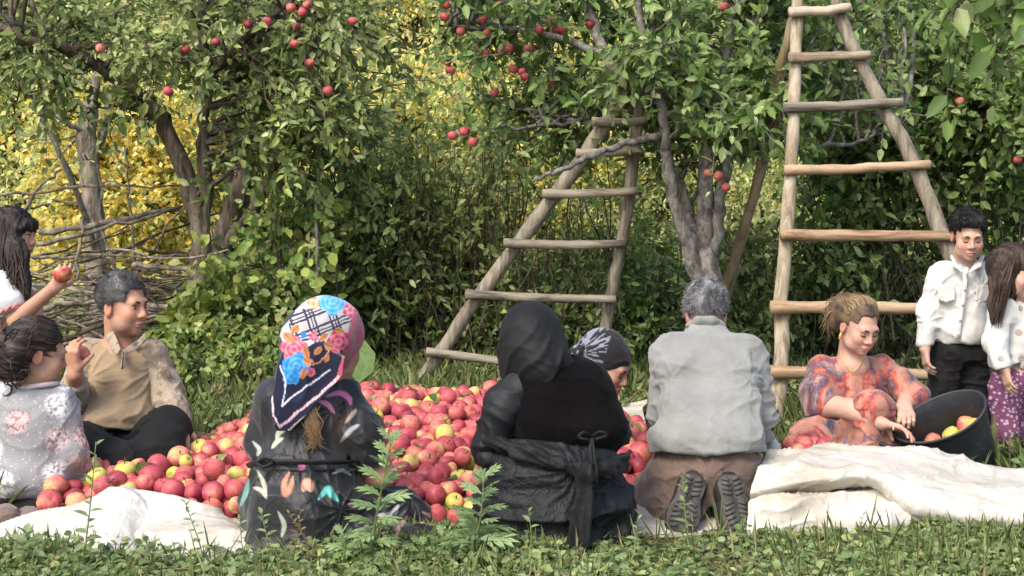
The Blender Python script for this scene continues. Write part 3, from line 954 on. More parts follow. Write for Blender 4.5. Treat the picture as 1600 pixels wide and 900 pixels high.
pole([(1100, 604, 7.56), (1146, 430, 7.33), (1205, 240, 6.93), (1232, 130, 6.6)], (0.022, 0.02), M_plank, LD, 'prop_pole', 5, knots=.05)

LM = empty('ladder', V(790, 617, 7.2) * np.array([1, 1, 0]), 'weathered grey pole ladder leaning against the tree in the middle', 'ladder', 'orchard ladders')
lm_d = lambda y: 7.2 - (617 - y) / 617 * 0.45
pole([(641, 617, lm_d(617)), (700, 535, lm_d(535)), (800, 395, lm_d(395)), (900, 262, lm_d(262)), (985, 138, lm_d(138))], (0.037, 0.042), M_pole_old, LM, 'rail', 11)
pole([(928, 618, lm_d(617)), (948, 500, lm_d(500)), (966, 400, lm_d(400)), (982, 290, lm_d(290)), (1003, 145, lm_d(145))], (0.035, 0.033), M_pole_old, LM, 'rail', 12)
for i, (x0, x1, y0, y1, r) in enumerate([(666, 945, 550, 575, .026), (727, 962, 460, 467, .027), (787, 976, 380, 381, .028), (848, 996, 303, 298, .027), (900, 1004, 239, 236, .026), (925, 1010, 190, 186, .026)]):
    dd = lm_d((y0 + y1) / 2) - 0.06
    pole([(x0, y0, dd), ((x0 + x1) / 2, (y0 + y1) / 2 + 2, dd), (x1, y1, dd)], (r, r * .8), M_rung_old, LM, 'rung', 40 + i, n=16, knots=.1, crook=.004)
pole([(972, 140, 6.98), (985, 175, 6.9)], (0.045, 0.03), M_plank, LM, 'wedge', 60, n=8)
# ================================================================== white plastic sheet
def plastic_mat():
    m, t, p = new_mat('white_woven_plastic')
    tc = t.nodes.new('ShaderNodeTexCoord')
    n1 = inp(nd(t, 'ShaderNodeTexNoise'), Scale=4.0, Detail=6.0, Roughness=0.65)
    n2 = inp(nd(t, 'ShaderNodeTexNoise'), Scale=16.0, Detail=8.0, Roughness=0.8)
    n3 = inp(nd(t, 'ShaderNodeTexVoronoi'), Scale=22.0)
    n3.feature = 'DISTANCE_TO_EDGE'
    mp = t.nodes.new('ShaderNodeMapping')
    nz = inp(nd(t, 'ShaderNodeTexNoise'), Scale=7.0, Detail=3.0)
    t.links.new(tc.outputs['Object'], nz.inputs['Vector'])
    vm = nd(t, 'ShaderNodeVectorMath', operation='MULTIPLY_ADD')
    t.links.new(nz.outputs['Color'], vm.inputs[0]); vm.inputs[1].default_value = (.12, .12, .12)
    t.links.new(tc.outputs['Object'], vm.inputs[2])
    t.links.new(vm.outputs[0], n3.inputs['Vector'])
    for q in (n1, n2):
        t.links.new(tc.outputs['Object'], q.inputs['Vector'])
    r1 = ramp(t, [(0.35, (0.42, 0.37, 0.29)), (0.5, (0.53, 0.50, 0.44)), (0.7, (0.60, 0.58, 0.54))])
    r2 = ramp(t, [(0.28, (0.62, 0.50, 0.38)), (0.38, (0.95, 0.93, 0.9)), (0.5, (1, 1, 1))])
    t.links.new(n1.outputs[0], r1.inputs[0]); t.links.new(n2.outputs[0], r2.inputs[0])
    t.links.new(mulcol(t, r1.outputs[0], r2.outputs[0]), p.inputs['Base Color'])
    p.inputs['Roughness'].default_value = 0.42
    p.inputs['Specular IOR Level'].default_value = 0.4
    rr = ramp(t, [(0.0, (0, 0, 0)), (0.25, (1, 1, 1))])
    t.links.new(n3.outputs['Distance'], rr.inputs[0])
    ad = nd(t, 'ShaderNodeMath', operation='MULTIPLY_ADD')
    t.links.new(n2.outputs[0], ad.inputs[0]); ad.inputs[1].default_value = 0.5
    t.links.new(rr.outputs[0], ad.inputs[2])
    bump(t, p, ad.outputs[0], 0.12, 0.010)
    return m
M_tarp = plastic_mat()
def loft(rows, nu=120, nv=40, amp=0.012, seed=0, scale=7.0):
    R = np.array([[V(*p) for p in r] for r in rows])
    A = np.stack([smooth_path(r, nu) for r in R], 0)                  # rows x nu
    G = np.stack([smooth_path(A[:, j], nv) for j in range(nu)], 0)      # nu x nv
    v = G.reshape(-1, 3)
    i = (np.arange(nu - 1)[:, None] * nv + np.arange(nv - 1)[None, :]).ravel()
    f = np.stack([i, i + nv, i + nv + 1, i + 1], 1)
    n = vnormals(v, f)
    q = v * scale
    q = q + 0.7 * np.stack([vnoise(q * .7, seed + 1), vnoise(q * .7 + 20, seed + 2), vnoise(q * .7 + 40, seed + 3)], 1)
    rg_ = lambda a, s_: 1 - np.minimum(np.abs(vnoise(a, s_)) * 2.6, 1)
    d = (rg_(q * np.array([.55, .8, .8]), seed) ** 2 - .3) * 1.5 + .45 * (rg_(q * np.array([1.0, 2.0, 2.0]) + 3, seed + 5) ** 4 - .2) + .16 * (rg_(q * 4.7 + 7, seed + 6) ** 4 - .2)
    v = v + n * (amp * d)[:, None]
    v[:, 2] = np.maximum(v[:, 2], 0.006)
    return v, f
TP = empty('plastic_sheet', (-0.5, 5.0, 0), 'big crumpled white plastic sheet spread under the heap of apples', 'plastic sheet')
def fold(name, rows, **kw):
    v, f = loft(rows, **kw)
    return link(name, mesh_np(name, v, f), M_tarp, TP)
fold('spread_sheet', [[(20, 834, 3.98), (350, 834, 3.98), (700, 832, 3.99), (900, 835, 3.98), (1080, 838, 3.98), (1180, 838, 3.98)],
                      [(60, 790, 4.35), (400, 790, 4.35), (700, 790, 4.35), (900, 790, 4.35), (1070, 790, 4.35), (1180, 790, 4.35)],
                      [(300, 722, 5.1), (430, 722, 5.1), (640, 722, 5.1), (800, 722, 5.1), (960, 722, 5.1), (1040, 722, 5.1)],
                      [(440, 655, 6.2), (520, 655, 6.2), (640, 655, 6.2), (800, 655, 6.2), (950, 650, 6.2), (1005, 645, 6.2)],
                      [(470, 648, 6.35), (540, 648, 6.35), (640, 648, 6.35), (800, 645, 6.4), (960, 632, 6.5), (1012, 626, 6.5)]], nu=160, nv=90, amp=0.008, seed=3)
fold('fold', [[(-30, 872, 3.86), (60, 880, 3.76), (150, 886, 3.72), (260, 888, 3.70), (360, 890, 3.68), (452, 892, 3.66)],
              [(-25, 842, 3.90), (60, 838, 3.84), (140, 830, 3.83), (250, 835, 3.80), (350, 855, 3.75), (448, 884, 3.68)],
              [(0, 822, 3.98), (70, 806, 3.96), (150, 790, 3.97), (245, 790, 3.95), (345, 818, 3.88), (444, 876, 3.72)],
              [(10, 815, 4.1), (100, 795, 4.08), (180, 766, 4.07), (248, 772, 4.08), (340, 800, 4.0), (440, 868, 3.78)],
              [(10, 830, 4.22), (100, 815, 4.2), (180, 800, 4.18), (248, 805, 4.18), (340, 820, 4.08), (440, 868, 3.86)]], nu=150, nv=60, amp=0.011, seed=11, scale=6.0)
fold('fold', [[(118, 884, 3.70), (155, 868, 3.69), (190, 872, 3.69), (235, 892, 3.67)],
              [(135, 850, 3.76), (165, 835, 3.74), (195, 845, 3.74), (222, 872, 3.70)],
              [(150, 815, 3.86), (172, 800, 3.85), (200, 812, 3.83), (215, 840, 3.78)],
              [(160, 785, 3.98), (180, 765, 4.0), (202, 764, 4.01), (232, 800, 3.92)],
              [(176, 772, 4.05), (192, 760, 4.06), (214, 762, 4.06), (240, 785, 4.0)]], nu=60, nv=50, amp=0.007, seed=15, scale=7.0)
fold('fold', [[(1165, 842, 3.97), (1230, 840, 3.98), (1320, 840, 3.98), (1400, 838, 3.99), (1448, 832, 4.03)],
              [(1168, 812, 4.01), (1230, 806, 4.0), (1320, 808, 3.99), (1400, 812, 4.0), (1450, 806, 4.06)],
              [(1172, 790, 4.05), (1230, 780, 4.03), (1320, 790, 4.05), (1400, 782, 4.09), (1458, 780, 4.14)],
              [(1180, 775, 4.13), (1230, 765, 4.12), (1320, 765, 4.15), (1400, 765, 4.2), (1465, 770, 4.24)],
              [(1185, 772, 4.28), (1240, 760, 4.28), (1320, 760, 4.3), (1400, 765, 4.3), (1470, 775, 4.34)]], nu=110, nv=50, amp=0.018, seed=21, scale=7.0)
fold('fold', [[(1176, 790, 4.16), (1240, 778, 4.16), (1335, 760, 4.19), (1372, 770, 4.17), (1422, 806, 4.11), (1500, 826, 4.05), (1640, 838, 4.02)],
              [(1172, 778, 4.06), (1240, 764, 4.06), (1335, 748, 4.09), (1370, 756, 4.07), (1420, 792, 4.02), (1500, 817, 3.98), (1640, 830, 3.95)],
              [(1174, 762, 4.06), (1240, 748, 4.06), (1335, 738, 4.10), (1378, 740, 4.07), (1430, 768, 4.02), (1510, 792, 3.98), (1640, 803, 3.96)],
              [(1184, 735, 4.15), (1245, 726, 4.16), (1335, 722, 4.2), (1380, 724, 4.16), (1438, 744, 4.12), (1515, 765, 4.1), (1640, 775, 4.1)],
              [(1194, 714, 4.30), (1252, 706, 4.32), (1335, 703, 4.36), (1388, 708, 4.34), (1445, 722, 4.32), (1522, 742, 4.3), (1640, 755, 4.3)],
              [(1204, 706, 4.45), (1262, 699, 4.48), (1340, 693, 4.52), (1400, 697, 4.52), (1460, 706, 4.50), (1530, 722, 4.46), (1640, 742, 4.46)],
              [(1208, 730, 4.58), (1265, 725, 4.60), (1340, 715, 4.62), (1400, 720, 4.60), (1460, 728, 4.58), (1530, 742, 4.54), (1640, 757, 4.54)]], nu=170, nv=80, amp=0.013, seed=31, scale=7.0)
fold('corner', [[(1195, 712, 4.5), (1205, 705, 4.5), (1222, 702, 4.5)], [(1197, 695, 4.55), (1207, 690, 4.55), (1218, 696, 4.55)], [(1202, 682, 4.62), (1208, 680, 4.62), (1214, 688, 4.62)]], nu=16, nv=14, amp=0.008, seed=33)

# ================================================================== apples
def apple_mat():
    m, t, p = new_mat('apple_skin')
    a = nd(t, 'ShaderNodeVertexColor', layer_name='Col')         # R: how red, G: pattern seed, B: height on the fruit
    sp = t.nodes.new('ShaderNodeSeparateColor')
    t.links.new(a.outputs[0], sp.inputs[0])
    tc = t.nodes.new('ShaderNodeTexCoord')
    n1 = inp(nd(t, 'ShaderNodeTexNoise'), Scale=18.0, Detail=3.0, Roughness=0.6)
    n2 = inp(nd(t, 'ShaderNodeTexNoise'), Scale=110.0, Detail=4.0, Roughness=0.7)
    of = nd(t, 'ShaderNodeMath', operation='MULTIPLY'); t.links.new(sp.outputs[1], of.inputs[0]); of.inputs[1].default_value = 37.0
    va = nd(t, 'ShaderNodeVectorMath', operation='ADD'); t.links.new(tc.outputs['Object'], va.inputs[0]); t.links.new(of.outputs[0], va.inputs[1])
    for q in (n1, n2):
        t.links.new(va.outputs[0], q.inputs['Vector'])
    s1 = nd(t, 'ShaderNodeMath', operation='MULTIPLY_ADD'); t.links.new(n1.outputs[0], s1.inputs[0]); s1.inputs[1].default_value = 0.95; t.links.new(sp.outputs[0], s1.inputs[2])
    s2 = nd(t, 'ShaderNodeMath', operation='MULTIPLY_ADD'); t.links.new(n2.outputs[0], s2.inputs[0]); s2.inputs[1].default_value = 0.42; t.links.new(s1.outputs[0], s2.inputs[2])
    s3 = nd(t, 'ShaderNodeMath', operation='SUBTRACT'); t.links.new(s2.outputs[0], s3.inputs[0]); s3.inputs[1].default_value = 0.68
    r = ramp(t, [(0.06, (0.44, 0.44, 0.08)), (0.20, (0.60, 0.43, 0.15)), (0.34, (0.58, 0.25, 0.15)), (0.48, (0.50, 0.125, 0.11)), (0.66, (0.40, 0.065, 0.082)), (0.82, (0.29, 0.040, 0.06)), (0.97, (0.16, 0.030, 0.055))])
    t.links.new(s3.outputs[0], r.inputs[0])
    n3 = inp(nd(t, 'ShaderNodeTexVoronoi'), Scale=190.0)
    t.links.new(tc.outputs['Object'], n3.inputs['Vector'])
    rs = ramp(t, [(0.0, (1.25, 1.25, 1.15)), (0.16, (1, 1, 1))])
    t.links.new(n3.outputs['Distance'], rs.inputs[0])
    t.links.new(mulcol(t, r.outputs[0], rs.outputs[0]), p.inputs['Base Color'])
    p.inputs['Roughness'].default_value = 0.48
    p.inputs['Specular IOR Level'].default_value = 0.32
    bump(t, p, n2.outputs[0], 0.08, 0.004)
    return m
M_apple = apple_mat()
M_stem = bark_mat('apple_stem', [(0.3, (0.08, 0.06, 0.03)), (0.7, (0.18, 0.14, 0.07))], 60)
def apple_geo(rng, nu=14, nv=9):
    """unit apple (radius about 1), stem up: dimples at both ends, five soft lobes, a little lopsided"""
    th = np.linspace(0, np.pi, nv)
    ph = np.arange(nu) / nu * 2 * np.pi
    T, Ph = np.meshgrid(th, ph, indexing='ij')
    r = 1.0 + 0.05 * np.cos(T) - 0.36 * np.exp(-(T / 0.36) ** 2) - 0.24 * np.exp(-((np.pi - T) / 0.30) ** 2)
    r = r * (1 + 0.03 * np.cos(5 * Ph + 1) * (T / np.pi) + 0.04 * np.cos(Ph + rng.uniform(0, 6)))
    x, y, z = r * np.sin(T) * np.cos(Ph) * 1.02, r * np.sin(T) * np.sin(Ph) * 1.02, r * np.cos(T) * rng.uniform(0.92, 1.06)
    v = np.stack([x, y, z], -1).reshape(-1, 3)
    i = (np.arange(nv - 1)[:, None] * nu + np.arange(nu)[None, :])
    k = (np.arange(nv - 1)[:, None] * nu + (np.arange(nu)[None, :] + 1) % nu)
    f = np.stack([i, i + nu, k + nu, k], -1).reshape(-1, 4)
    a0 = rng.uniform(0, 6.28)
    side = 0.5 + 0.5 * np.cos(Ph.ravel() - a0) * np.sin(T.ravel())
    return v, f, side, T.ravel() / np.pi
def apple_cols(side, tt, red, rng):
    c = np.zeros((len(side), 3))
    c[:, 0] = red + 0.34 * (side - 0.5) - 0.28 * np.exp(-(tt / 0.10) ** 2) - 0.22 * np.exp(-((1 - tt) / 0.12) ** 2)
    c[:, 1] = rng.random()
    c[:, 2] = tt
    return c
AV = []
rng = np.random.default_rng(500)
REDS = [0.52, 0.60, 0.66, 0.56, 0.48, 0.72, 0.62, 0.40, 0.54, 0.58, 0.30, 0.68, 0.44, 0.50, 0.64, 0.18]
WORDS = ['red', 'deep red', 'deep red', 'red', 'blushed', 'dark red', 'deep red', 'pale blushed', 'red', 'red', 'yellow blushed', 'dark red', 'blushed', 'red', 'deep red', 'yellow green']
for q in range(16):
    v, f, sd_, tt = apple_geo(rng)
    c = apple_cols(sd_, tt, REDS[q], rng)
    me = mesh_np('apple', v * 0.034, f, c)       # a fruit of 34 mm radius
    me.materials.append(M_apple)
    AV.append((me, v, f, c))
sb = MB(); sb.tube(np.array([[0, 0, 0.6], [0.05, 0, 0.9], [0.16, 0.05, 1.25]]) * 0.034, [0.0022, 0.0019, 0.0028], 5)
ME_STEM = sb.mesh('stem'); ME_STEM.materials.append(M_stem)
def rand_rot(rng, up=0.5):
    ax = rng.standard_normal(3); ang = rng.uniform(0, math.pi)
    return Matrix.Rotation(ang * up, 4, Vector(ax)) @ Matrix.Rotation(rng.uniform(0, 6.28), 4, 'Z')
def put_apple(pos, r, kind, R, label, group, stem=False, name='apple'):
    o = bpy.data.objects.new(name, AV[kind][0])
    COL.objects.link(o)
    o.matrix_world = Matrix.Translation(Vector([float(a) for a in pos])) @ R @ Matrix.Scale(r / 0.034, 4)
    tag(o, label, 'apple', group)
    if stem:
        s_ = bpy.data.objects.new('stem', ME_STEM)
        COL.objects.link(s_)
        s_.parent = o
    return o

# ---- the heap: settle a layer of fruit on a mound
POLY = np.array([(-1.58, 4.28), (-1.60, 4.68), (-1.34, 4.74), (-1.27, 5.05), (-1.24, 5.5), (-1.10, 5.98), (-0.6, 6.2), (-0.1, 6.15), (.25, 5.95), (.55, 5.9), (.62, 5.0), (.46, 4.55), (.2, 4.35), (-.08, 4.12), (-.34, 4.10), (-.6, 4.2), (-.84, 4.14), (-1.1, 4.16), (-1.35, 4.22)])
def poly_sd(X, Y, poly):
    d = np.full(X.shape, 1e9); ins = np.zeros(X.shape, bool)
    for i in range(len(poly)):
        a, b = poly[i], poly[(i + 1) % len(poly)]
        e = b - a
        t_ = np.clip(((X - a[0]) * e[0] + (Y - a[1]) * e[1]) / (e @ e), 0, 1)
        d = np.minimum(d, (X - a[0] - t_ * e[0]) ** 2 + (Y - a[1] - t_ * e[1]) ** 2)
        c = ((a[1] > Y) != (b[1] > Y)) & (X < (b[0] - a[0]) * (Y - a[1]) / (b[1] - a[1] + 1e-12) + a[0])
        ins ^= c
    return np.where(ins, -1, 1) * np.sqrt(d)
def mound(X, Y):
    s_ = -poly_sd(X, Y, POLY)
    p_ = np.stack([X, Y, np.zeros_like(X)], -1)
    rise = 0.145 + 0.16 * np.clip((Y - 4.4) / 1.2, 0, 1) + 0.07 * np.clip((-.75 - X) / .3, 0, 1) * np.clip((Y - 4.45) / .4, 0, 1)
    return 0.035 + np.clip(s_ * 1.5, 0, 2) / (1 + np.clip(s_ * 1.5, 0, 2) / rise) + 0.018 * vnoise(p_ * 3.0, 44) * np.clip(s_ * 5, 0, 1)
rng = np.random.default_rng(501)
pts = []
st = 0.070
for lay, off in ((0, 0.0), (1, -0.058)):
    for iy, y in enumerate(np.arange(4.05, 6.3, st * 0.866)):
        for x in np.arange(-1.65, 0.7, st):
            pts.append((x + (iy % 2) * st / 2 + lay * st / 2 + rng.normal() * 0.014, y + lay * st * .3 + rng.normal() * 0.014, off))
pts = np.array(pts)
ins = poly_sd(pts[:, 0], pts[:, 1], POLY) < -0.02
pts = pts[ins]
KEEP = [(0.25, 5.02, 0.20), (0.66, 4.62, 0.10), (-1.50, 4.92, 0.2)]
for kx, ky, kr in KEEP:
    pts = pts[np.hypot(pts[:, 0] - kx, pts[:, 1] - ky) > kr]
N = len(pts)
rad = np.clip(rng.normal(0.0338, 0.0045, N), 0.025, 0.043)
P = np.stack([pts[:, 0], pts[:, 1], mound(pts[:, 0], pts[:, 1]) + pts[:, 2] + rng.normal(size=N) * 0.016], 1)
P[:, 2] = np.maximum(P[:, 2], rad + 0.012)
order = np.argsort(P[:, 1]); P, rad = P[order], rad[order]
for it in range(40):
    ii, jj = [], []
    o_ = np.argsort(P[:, 1]); P, rad = P[o_], rad[o_]
    for k in range(1, 110):
        ok = (P[k:, 1] - P[:-k, 1] < 0.08) & (np.abs(P[k:, 0] - P[:-k, 0]) < 0.08)
        a = np.nonzero(ok)[0]
        ii.append(a); jj.append(a + k)
    ii, jj = np.concatenate(ii), np.concatenate(jj)
    dv = P[jj] - P[ii]
    ds = np.linalg.norm(dv, axis=1) + 1e-9
    ov = (rad[ii] + rad[jj]) * 0.97 - ds
    m_ = ov > 0
    push = dv[m_] / ds[m_, None] * (ov[m_] * 0.45)[:, None]
    for a in range(3):
        P[:, a] += np.bincount(jj[m_], push[:, a], N) - np.bincount(ii[m_], push[:, a], N)
    top = mound(P[:, 0], P[:, 1]) + 0.03
    P[:, 2] -= 0.0012 + np.clip(P[:, 2] - top, 0, .02) * 0.3
    P[:, 2] = np.maximum(P[:, 2], np.maximum(rad + 0.012, top - 0.125))
# what shows: a coarse depth picture of the fruit and of the people in front of it
px = 800 + P[:, 0] / P[:, 1] * FPX; py = HORIZON - (P[:, 2] - CAM_H) / P[:, 1] * FPX; pr = rad / P[:, 1] * FPX
ZB = np.full((450, 800), 99.0); ID = np.full((450, 800), -1)
for i in range(N):
    cx, cy, r_ = px[i] / 2, py[i] / 2, pr[i] / 2
    x0, x1, y0, y1 = int(max(cx - r_, 0)), int(min(cx + r_ + 1, 799)), int(max(cy - r_, 0)), int(min(cy + r_ + 1, 449))
    if x1 <= x0 or y1 <= y0:
        continue
    YY, XX = np.mgrid[y0:y1, x0:x1]
    q = (XX - cx) ** 2 + (YY - cy) ** 2 < r_ * r_
    z = ZB[y0:y1, x0:x1]
    q &= z > P[i, 1]
    z[q] = P[i, 1]; ID[y0:y1, x0:x1][q] = i
for (x0, x1, y0, y1) in [(395, 560, 600, 860), (560, 690, 740, 870), (755, 975, 560, 870), (1010, 1210, 500, 830), (0, 130, 600, 790), (0, 250, 790, 880)]:
    ID[y0 // 2:y1 // 2, x0 // 2:x1 // 2] = -1
seen = np.bincount(ID[ID >= 0].ravel(), minlength=N)
best = set(np.argsort(-seen)[:300].tolist())
HB = MB()
for i in range(N):
    kq = int(rng.integers(0, 16)) if rng.random() < .9 else int(rng.choice([5, 11, 15]))
    R = rand_rot(rng, 0.9)
    if i in best:
        if px[i] < 420:
            col_ = 'beside the child' if px[i] < 185 else ('below the man in tan' if px[i] < 300 else 'left of the patterned dress')
            where = ('at the front of the heap, ' if P[i, 1] < 4.45 else ('in the middle of the heap, ' if P[i, 1] < 5.0 else 'high at the back of the heap, ')) + col_
        elif px[i] < 780:
            col_ = 'right of the patterned dress' if px[i] < 670 else 'left of the woman in black'
            where = ('at the front of the heap, ' if P[i, 1] < 4.6 else ('in the middle of the heap, ' if P[i, 1] < 5.3 else 'at the back of the heap, ')) + col_
        else:
            where = 'right of the woman in black' + (', at the back' if P[i, 1] > 5.3 else ', by the man in grey')
        w_ = {'deep red': 'red', 'pale blushed': 'blushed', 'dark red': 'dark red', 'yellow blushed': 'yellow blushed'}.get(WORDS[kq], WORDS[kq])
        put_apple(P[i], rad[i], kq, R, f'{w_} apple {where}', f'{w_} apples {where}', stem=rng.random() < .6)
    elif seen[i] > 0 or P[i, 2] > mound(P[i, 0], P[i, 1]) - 0.06:
        _, v, f, c = AV[kq]
        HB.add((v * rad[i]) @ np.array(R.to_3x3()).T + P[i], f, c)
hb = HB.build('apple_heap', M_apple, kind='stuff')
hb['label'] = 'smaller and half hidden apples filling the rest of the heap'; hb['category'] = 'apples'
# loose leaves on the heap
rng = np.random.default_rng(502)
for j in range(26):
    i = int(rng.choice(list(best)))
    b = MB(); a = rng.uniform(0, 6.28)
    b.leaves((P[i] + np.array([0, -0.02, rad[i] + 0.004]))[None], np.array([[math.cos(a), math.sin(a), -.1]]), np.array([[0, -.5, 1.]]), np.array([rng.uniform(.05, .08)]), .5, .3, .3, pick(P_APPLE_R, 1, rng))
    o = b.build('fallen_leaf', M_leaf)
    tag(o, 'loose green leaf lying on the heap of apples', 'leaf', 'leaves fallen on the heap')
# by the foot of the woman in orange
for j, (x, y, d, kq) in enumerate([(1236, 696, 4.60, 4), (1256, 694, 4.56, 8), (1272, 695, 4.60, 2), (1288, 698, 4.56, 5), (1246, 706, 4.52, 0), (1266, 706, 4.52, 3)]):
    put_apple(V(x, y, d), .034, kq, rand_rot(rng), ['blushed apple half behind the sheet fold, leftmost by the orange dress', 'red apple behind the sheet fold by the orange dress hem', 'deep red apple behind the sheet fold by the orange dress hem', 'dark purple red apple behind the sheet, nearest the orange dress knee', 'red apple low behind the sheet fold near the tall ladder foot', 'red apple low behind the sheet fold below the orange dress'][j], 'apples behind the sheet fold')
# on the trees
HANG = [(480, 8, 7.2), (473, 20, 7.2), (455, 12, 7.2), (417, 34, 7.2), (460, 69, 7.1), (388, 38, 7.3), (337, 66, 7.1), (263, 143, 7.0), (551, 33, 7.2), (512, 142, 7.2), (157, 76, 7.1), (462, 42, 7.3), (290, 78, 7.4), (485, 98, 7.2),
        (697, 8, 7.0), (695, 27, 7.0), (720, 49, 7.0), (755, 30, 7.0), (761, 52, 7.0), (741, 78, 7.0), (758, 83, 7.05), (699, 96, 7.0), (704, 110, 7.0), (783, 80, 7.1), (802, 108, 7.0), (816, 112, 7.0), (823, 34, 6.9), (829, 50, 6.9), (844, 47, 6.9), (862, 33, 6.9), (870, 47, 6.95), (881, 46, 6.9), (824, 76, 7.0), (836, 76, 7.0), (796, 76, 7.0), (862, 131, 7.0), (773, 145, 7.1), (707, 212, 7.1), (739, 222, 7.1), (726, 205, 7.1), (820, 120, 7.0), (782, 3, 7.0), (923, 38, 6.9), (998, 95, 6.8),
        (1107, 270, 6.7), (1123, 275, 6.7), (1134, 293, 6.7), (1420, 157, 7.4), (1500, 158, 7.4), (1162, 110, 6.8), (1132, 12, 6.9), (1590, 250, 7.3)]
for j, (x, y, d) in enumerate(HANG):
    if x < 600:
        w_ = 'lowest red apple hanging left of the forked trunk' if x < 300 and y > 120 else ('red apple hanging left of the forked trunk, high up' if x < 300 else ('red apple hanging just right of the upright limb' if x < 430 else ('red apple in the top cluster of the old apple tree' if y < 50 else 'red apple hanging low at the right of the old apple tree')))
        kq, lab, gr = int(rng.choice([1, 2, 5, 6])), w_, 'apples hanging in the left tree'
    elif x < 1000:
        w_ = 'lower dark red apple in the cluster above the leaning ladder' if y > 180 else (('dark red apple high in the middle, left cluster' if x < 775 else 'dark red apple high in the middle, right cluster') if y < 60 else ('dark red apple below the left high cluster' if x < 775 else 'dark red apple below the right high cluster'))
        kq, lab, gr = int(rng.choice([5, 11, 2, 6])), w_, 'apples hanging in the middle'
    elif x < 1140 and y > 250: kq, lab, gr = 1, ['left', 'middle', 'right'][[1107, 1123, 1134].index(x)] + ' red apple of the little cluster on the grey apple stems', 'apples on the grey stems'
    else: kq, lab, gr = 1, 'small red apple hanging ' + {1420: 'at the end of the third ladder rung', 1500: 'in the leaves right of the tall ladder', 1162: 'left of the tall ladder top', 1132: 'at the top edge above the grey stems', 1590: 'at the right edge'}[x], 'apples hanging on the right'
    put_apple(V(x, y, d - (.2 if x < 600 else .02)), rng.uniform(.024, .030), kq, rand_rot(rng, .25), lab, gr, stem=True)

# ================================================================== black tub
def tub():
    c0 = V(1468, 651, 4.70); c1 = V(1503, 742, 4.83)
    c1[2] = max(c1[2], 0.02)
    ax = nrm(c0 - c1)
    e1 = nrm(V(1540, 630, 4.74) - V(1397, 666, 4.74)); e1 = nrm(e1 - ax * (e1 @ ax))
    e2 = np.cross(ax, e1)
    if e2[1] < 0: e2 = -e2
    root = empty('rubber_tub', (c1[0], c1[1], 0), 'black rubber tub of picked apples tilted beside the woman in orange', 'tub')
    n = 56; a = np.arange(n) / n * 2 * np.pi
    prof = [(0.0, .125), (0.03, .140), (.3, .150), (.6, .160), (.9, .169), (.955, .171), (.965, .179), (1.0, .180), (1.01, .175), (1.0, .168), (.6, .154), (.1, .135), (.06, .0)]
    vs = []
    for s_, r in prof:
        vs.append(c1 + (c0 - c1) * s_ + np.cos(a)[:, None] * e1 * r + np.sin(a)[:, None] * e2 * r * 0.64 + (0.006 * np.sin(2 * a + 1) * s_)[:, None] * ax)
    v = np.concatenate(vs)
    fs = []
    for i in range(len(prof) - 1):
        j = np.arange(n); k = (j + 1) % n
        fs.append(np.stack([i * n + j, i * n + k, (i + 1) * n + k, (i + 1) * n + j], 1))
    fs.append(np.arange(n)[::-1][None])
    q4 = np.concatenate(fs[:-1])
    m, t, p = new_mat('scuffed_black_rubber')
    tc = t.nodes.new('ShaderNodeTexCoord')
    n1 = inp(nd(t, 'ShaderNodeTexNoise'), Scale=9.0, Detail=8.0, Roughness=0.75)
    t.links.new(tc.outputs['Object'], n1.inputs['Vector'])
    r = ramp(t, [(0.35, (0.012, 0.014, 0.018)), (0.55, (0.022, 0.025, 0.032)), (0.72, (0.075, 0.07, 0.06))])
    t.links.new(n1.outputs[0], r.inputs[0]); t.links.new(r.outputs[0], p.inputs['Base Color'])
    p.inputs['Roughness'].default_value = 0.5
    bump(t, p, n1.outputs[0], .15, .01)
    link('shell', mesh_np('shell', v, [q4, np.arange(n)[None, ::-1]]), m, root)
    h = MB(); u = np.linspace(-.5, .5, 14)
    h.tube(np.array([c0 - e1 * (.185 + .05 * math.cos(x * math.pi)) + e2 * x * .14 + ax * (-.005 + .012 * math.cos(x * math.pi)) for x in u]), .009, 8)
    h.build('handle', m, root)
    return c0, c1, ax, e1, e2
tc0, tc1, tax, te1, te2 = tub()
rng = np.random.default_rng(90)
spots = [(-.07, .02), (-.0, -.015), (.06, .0), (.115, .02), (.025, .055), (-.045, .06), (-.10, -.03), (.06, -.055), (-.02, -.065), (.09, .055), (-.115, .03)]
kinds = [15, 15, 15, 10, 15, 10, 12, 15, 7, 4, 4]
labs = ['yellow green apple at the left inside the black tub', 'yellow green apple in the middle of the black tub', 'yellow green apple at the right inside the black tub', 'yellow blushed apple against the right wall of the tub']
for j, ((a, b), kq) in enumerate(zip(spots, kinds)):
    pos = tc1 + (tc0 - tc1) * 0.52 + te1 * a + te2 * b + tax * rng.uniform(-.01, .012)
    put_apple(pos, .035, kq, rand_rot(rng), labs[j] if j < 4 else WORDS[kq] + ' apple lying lower inside the black tub', 'apples in the black tub')
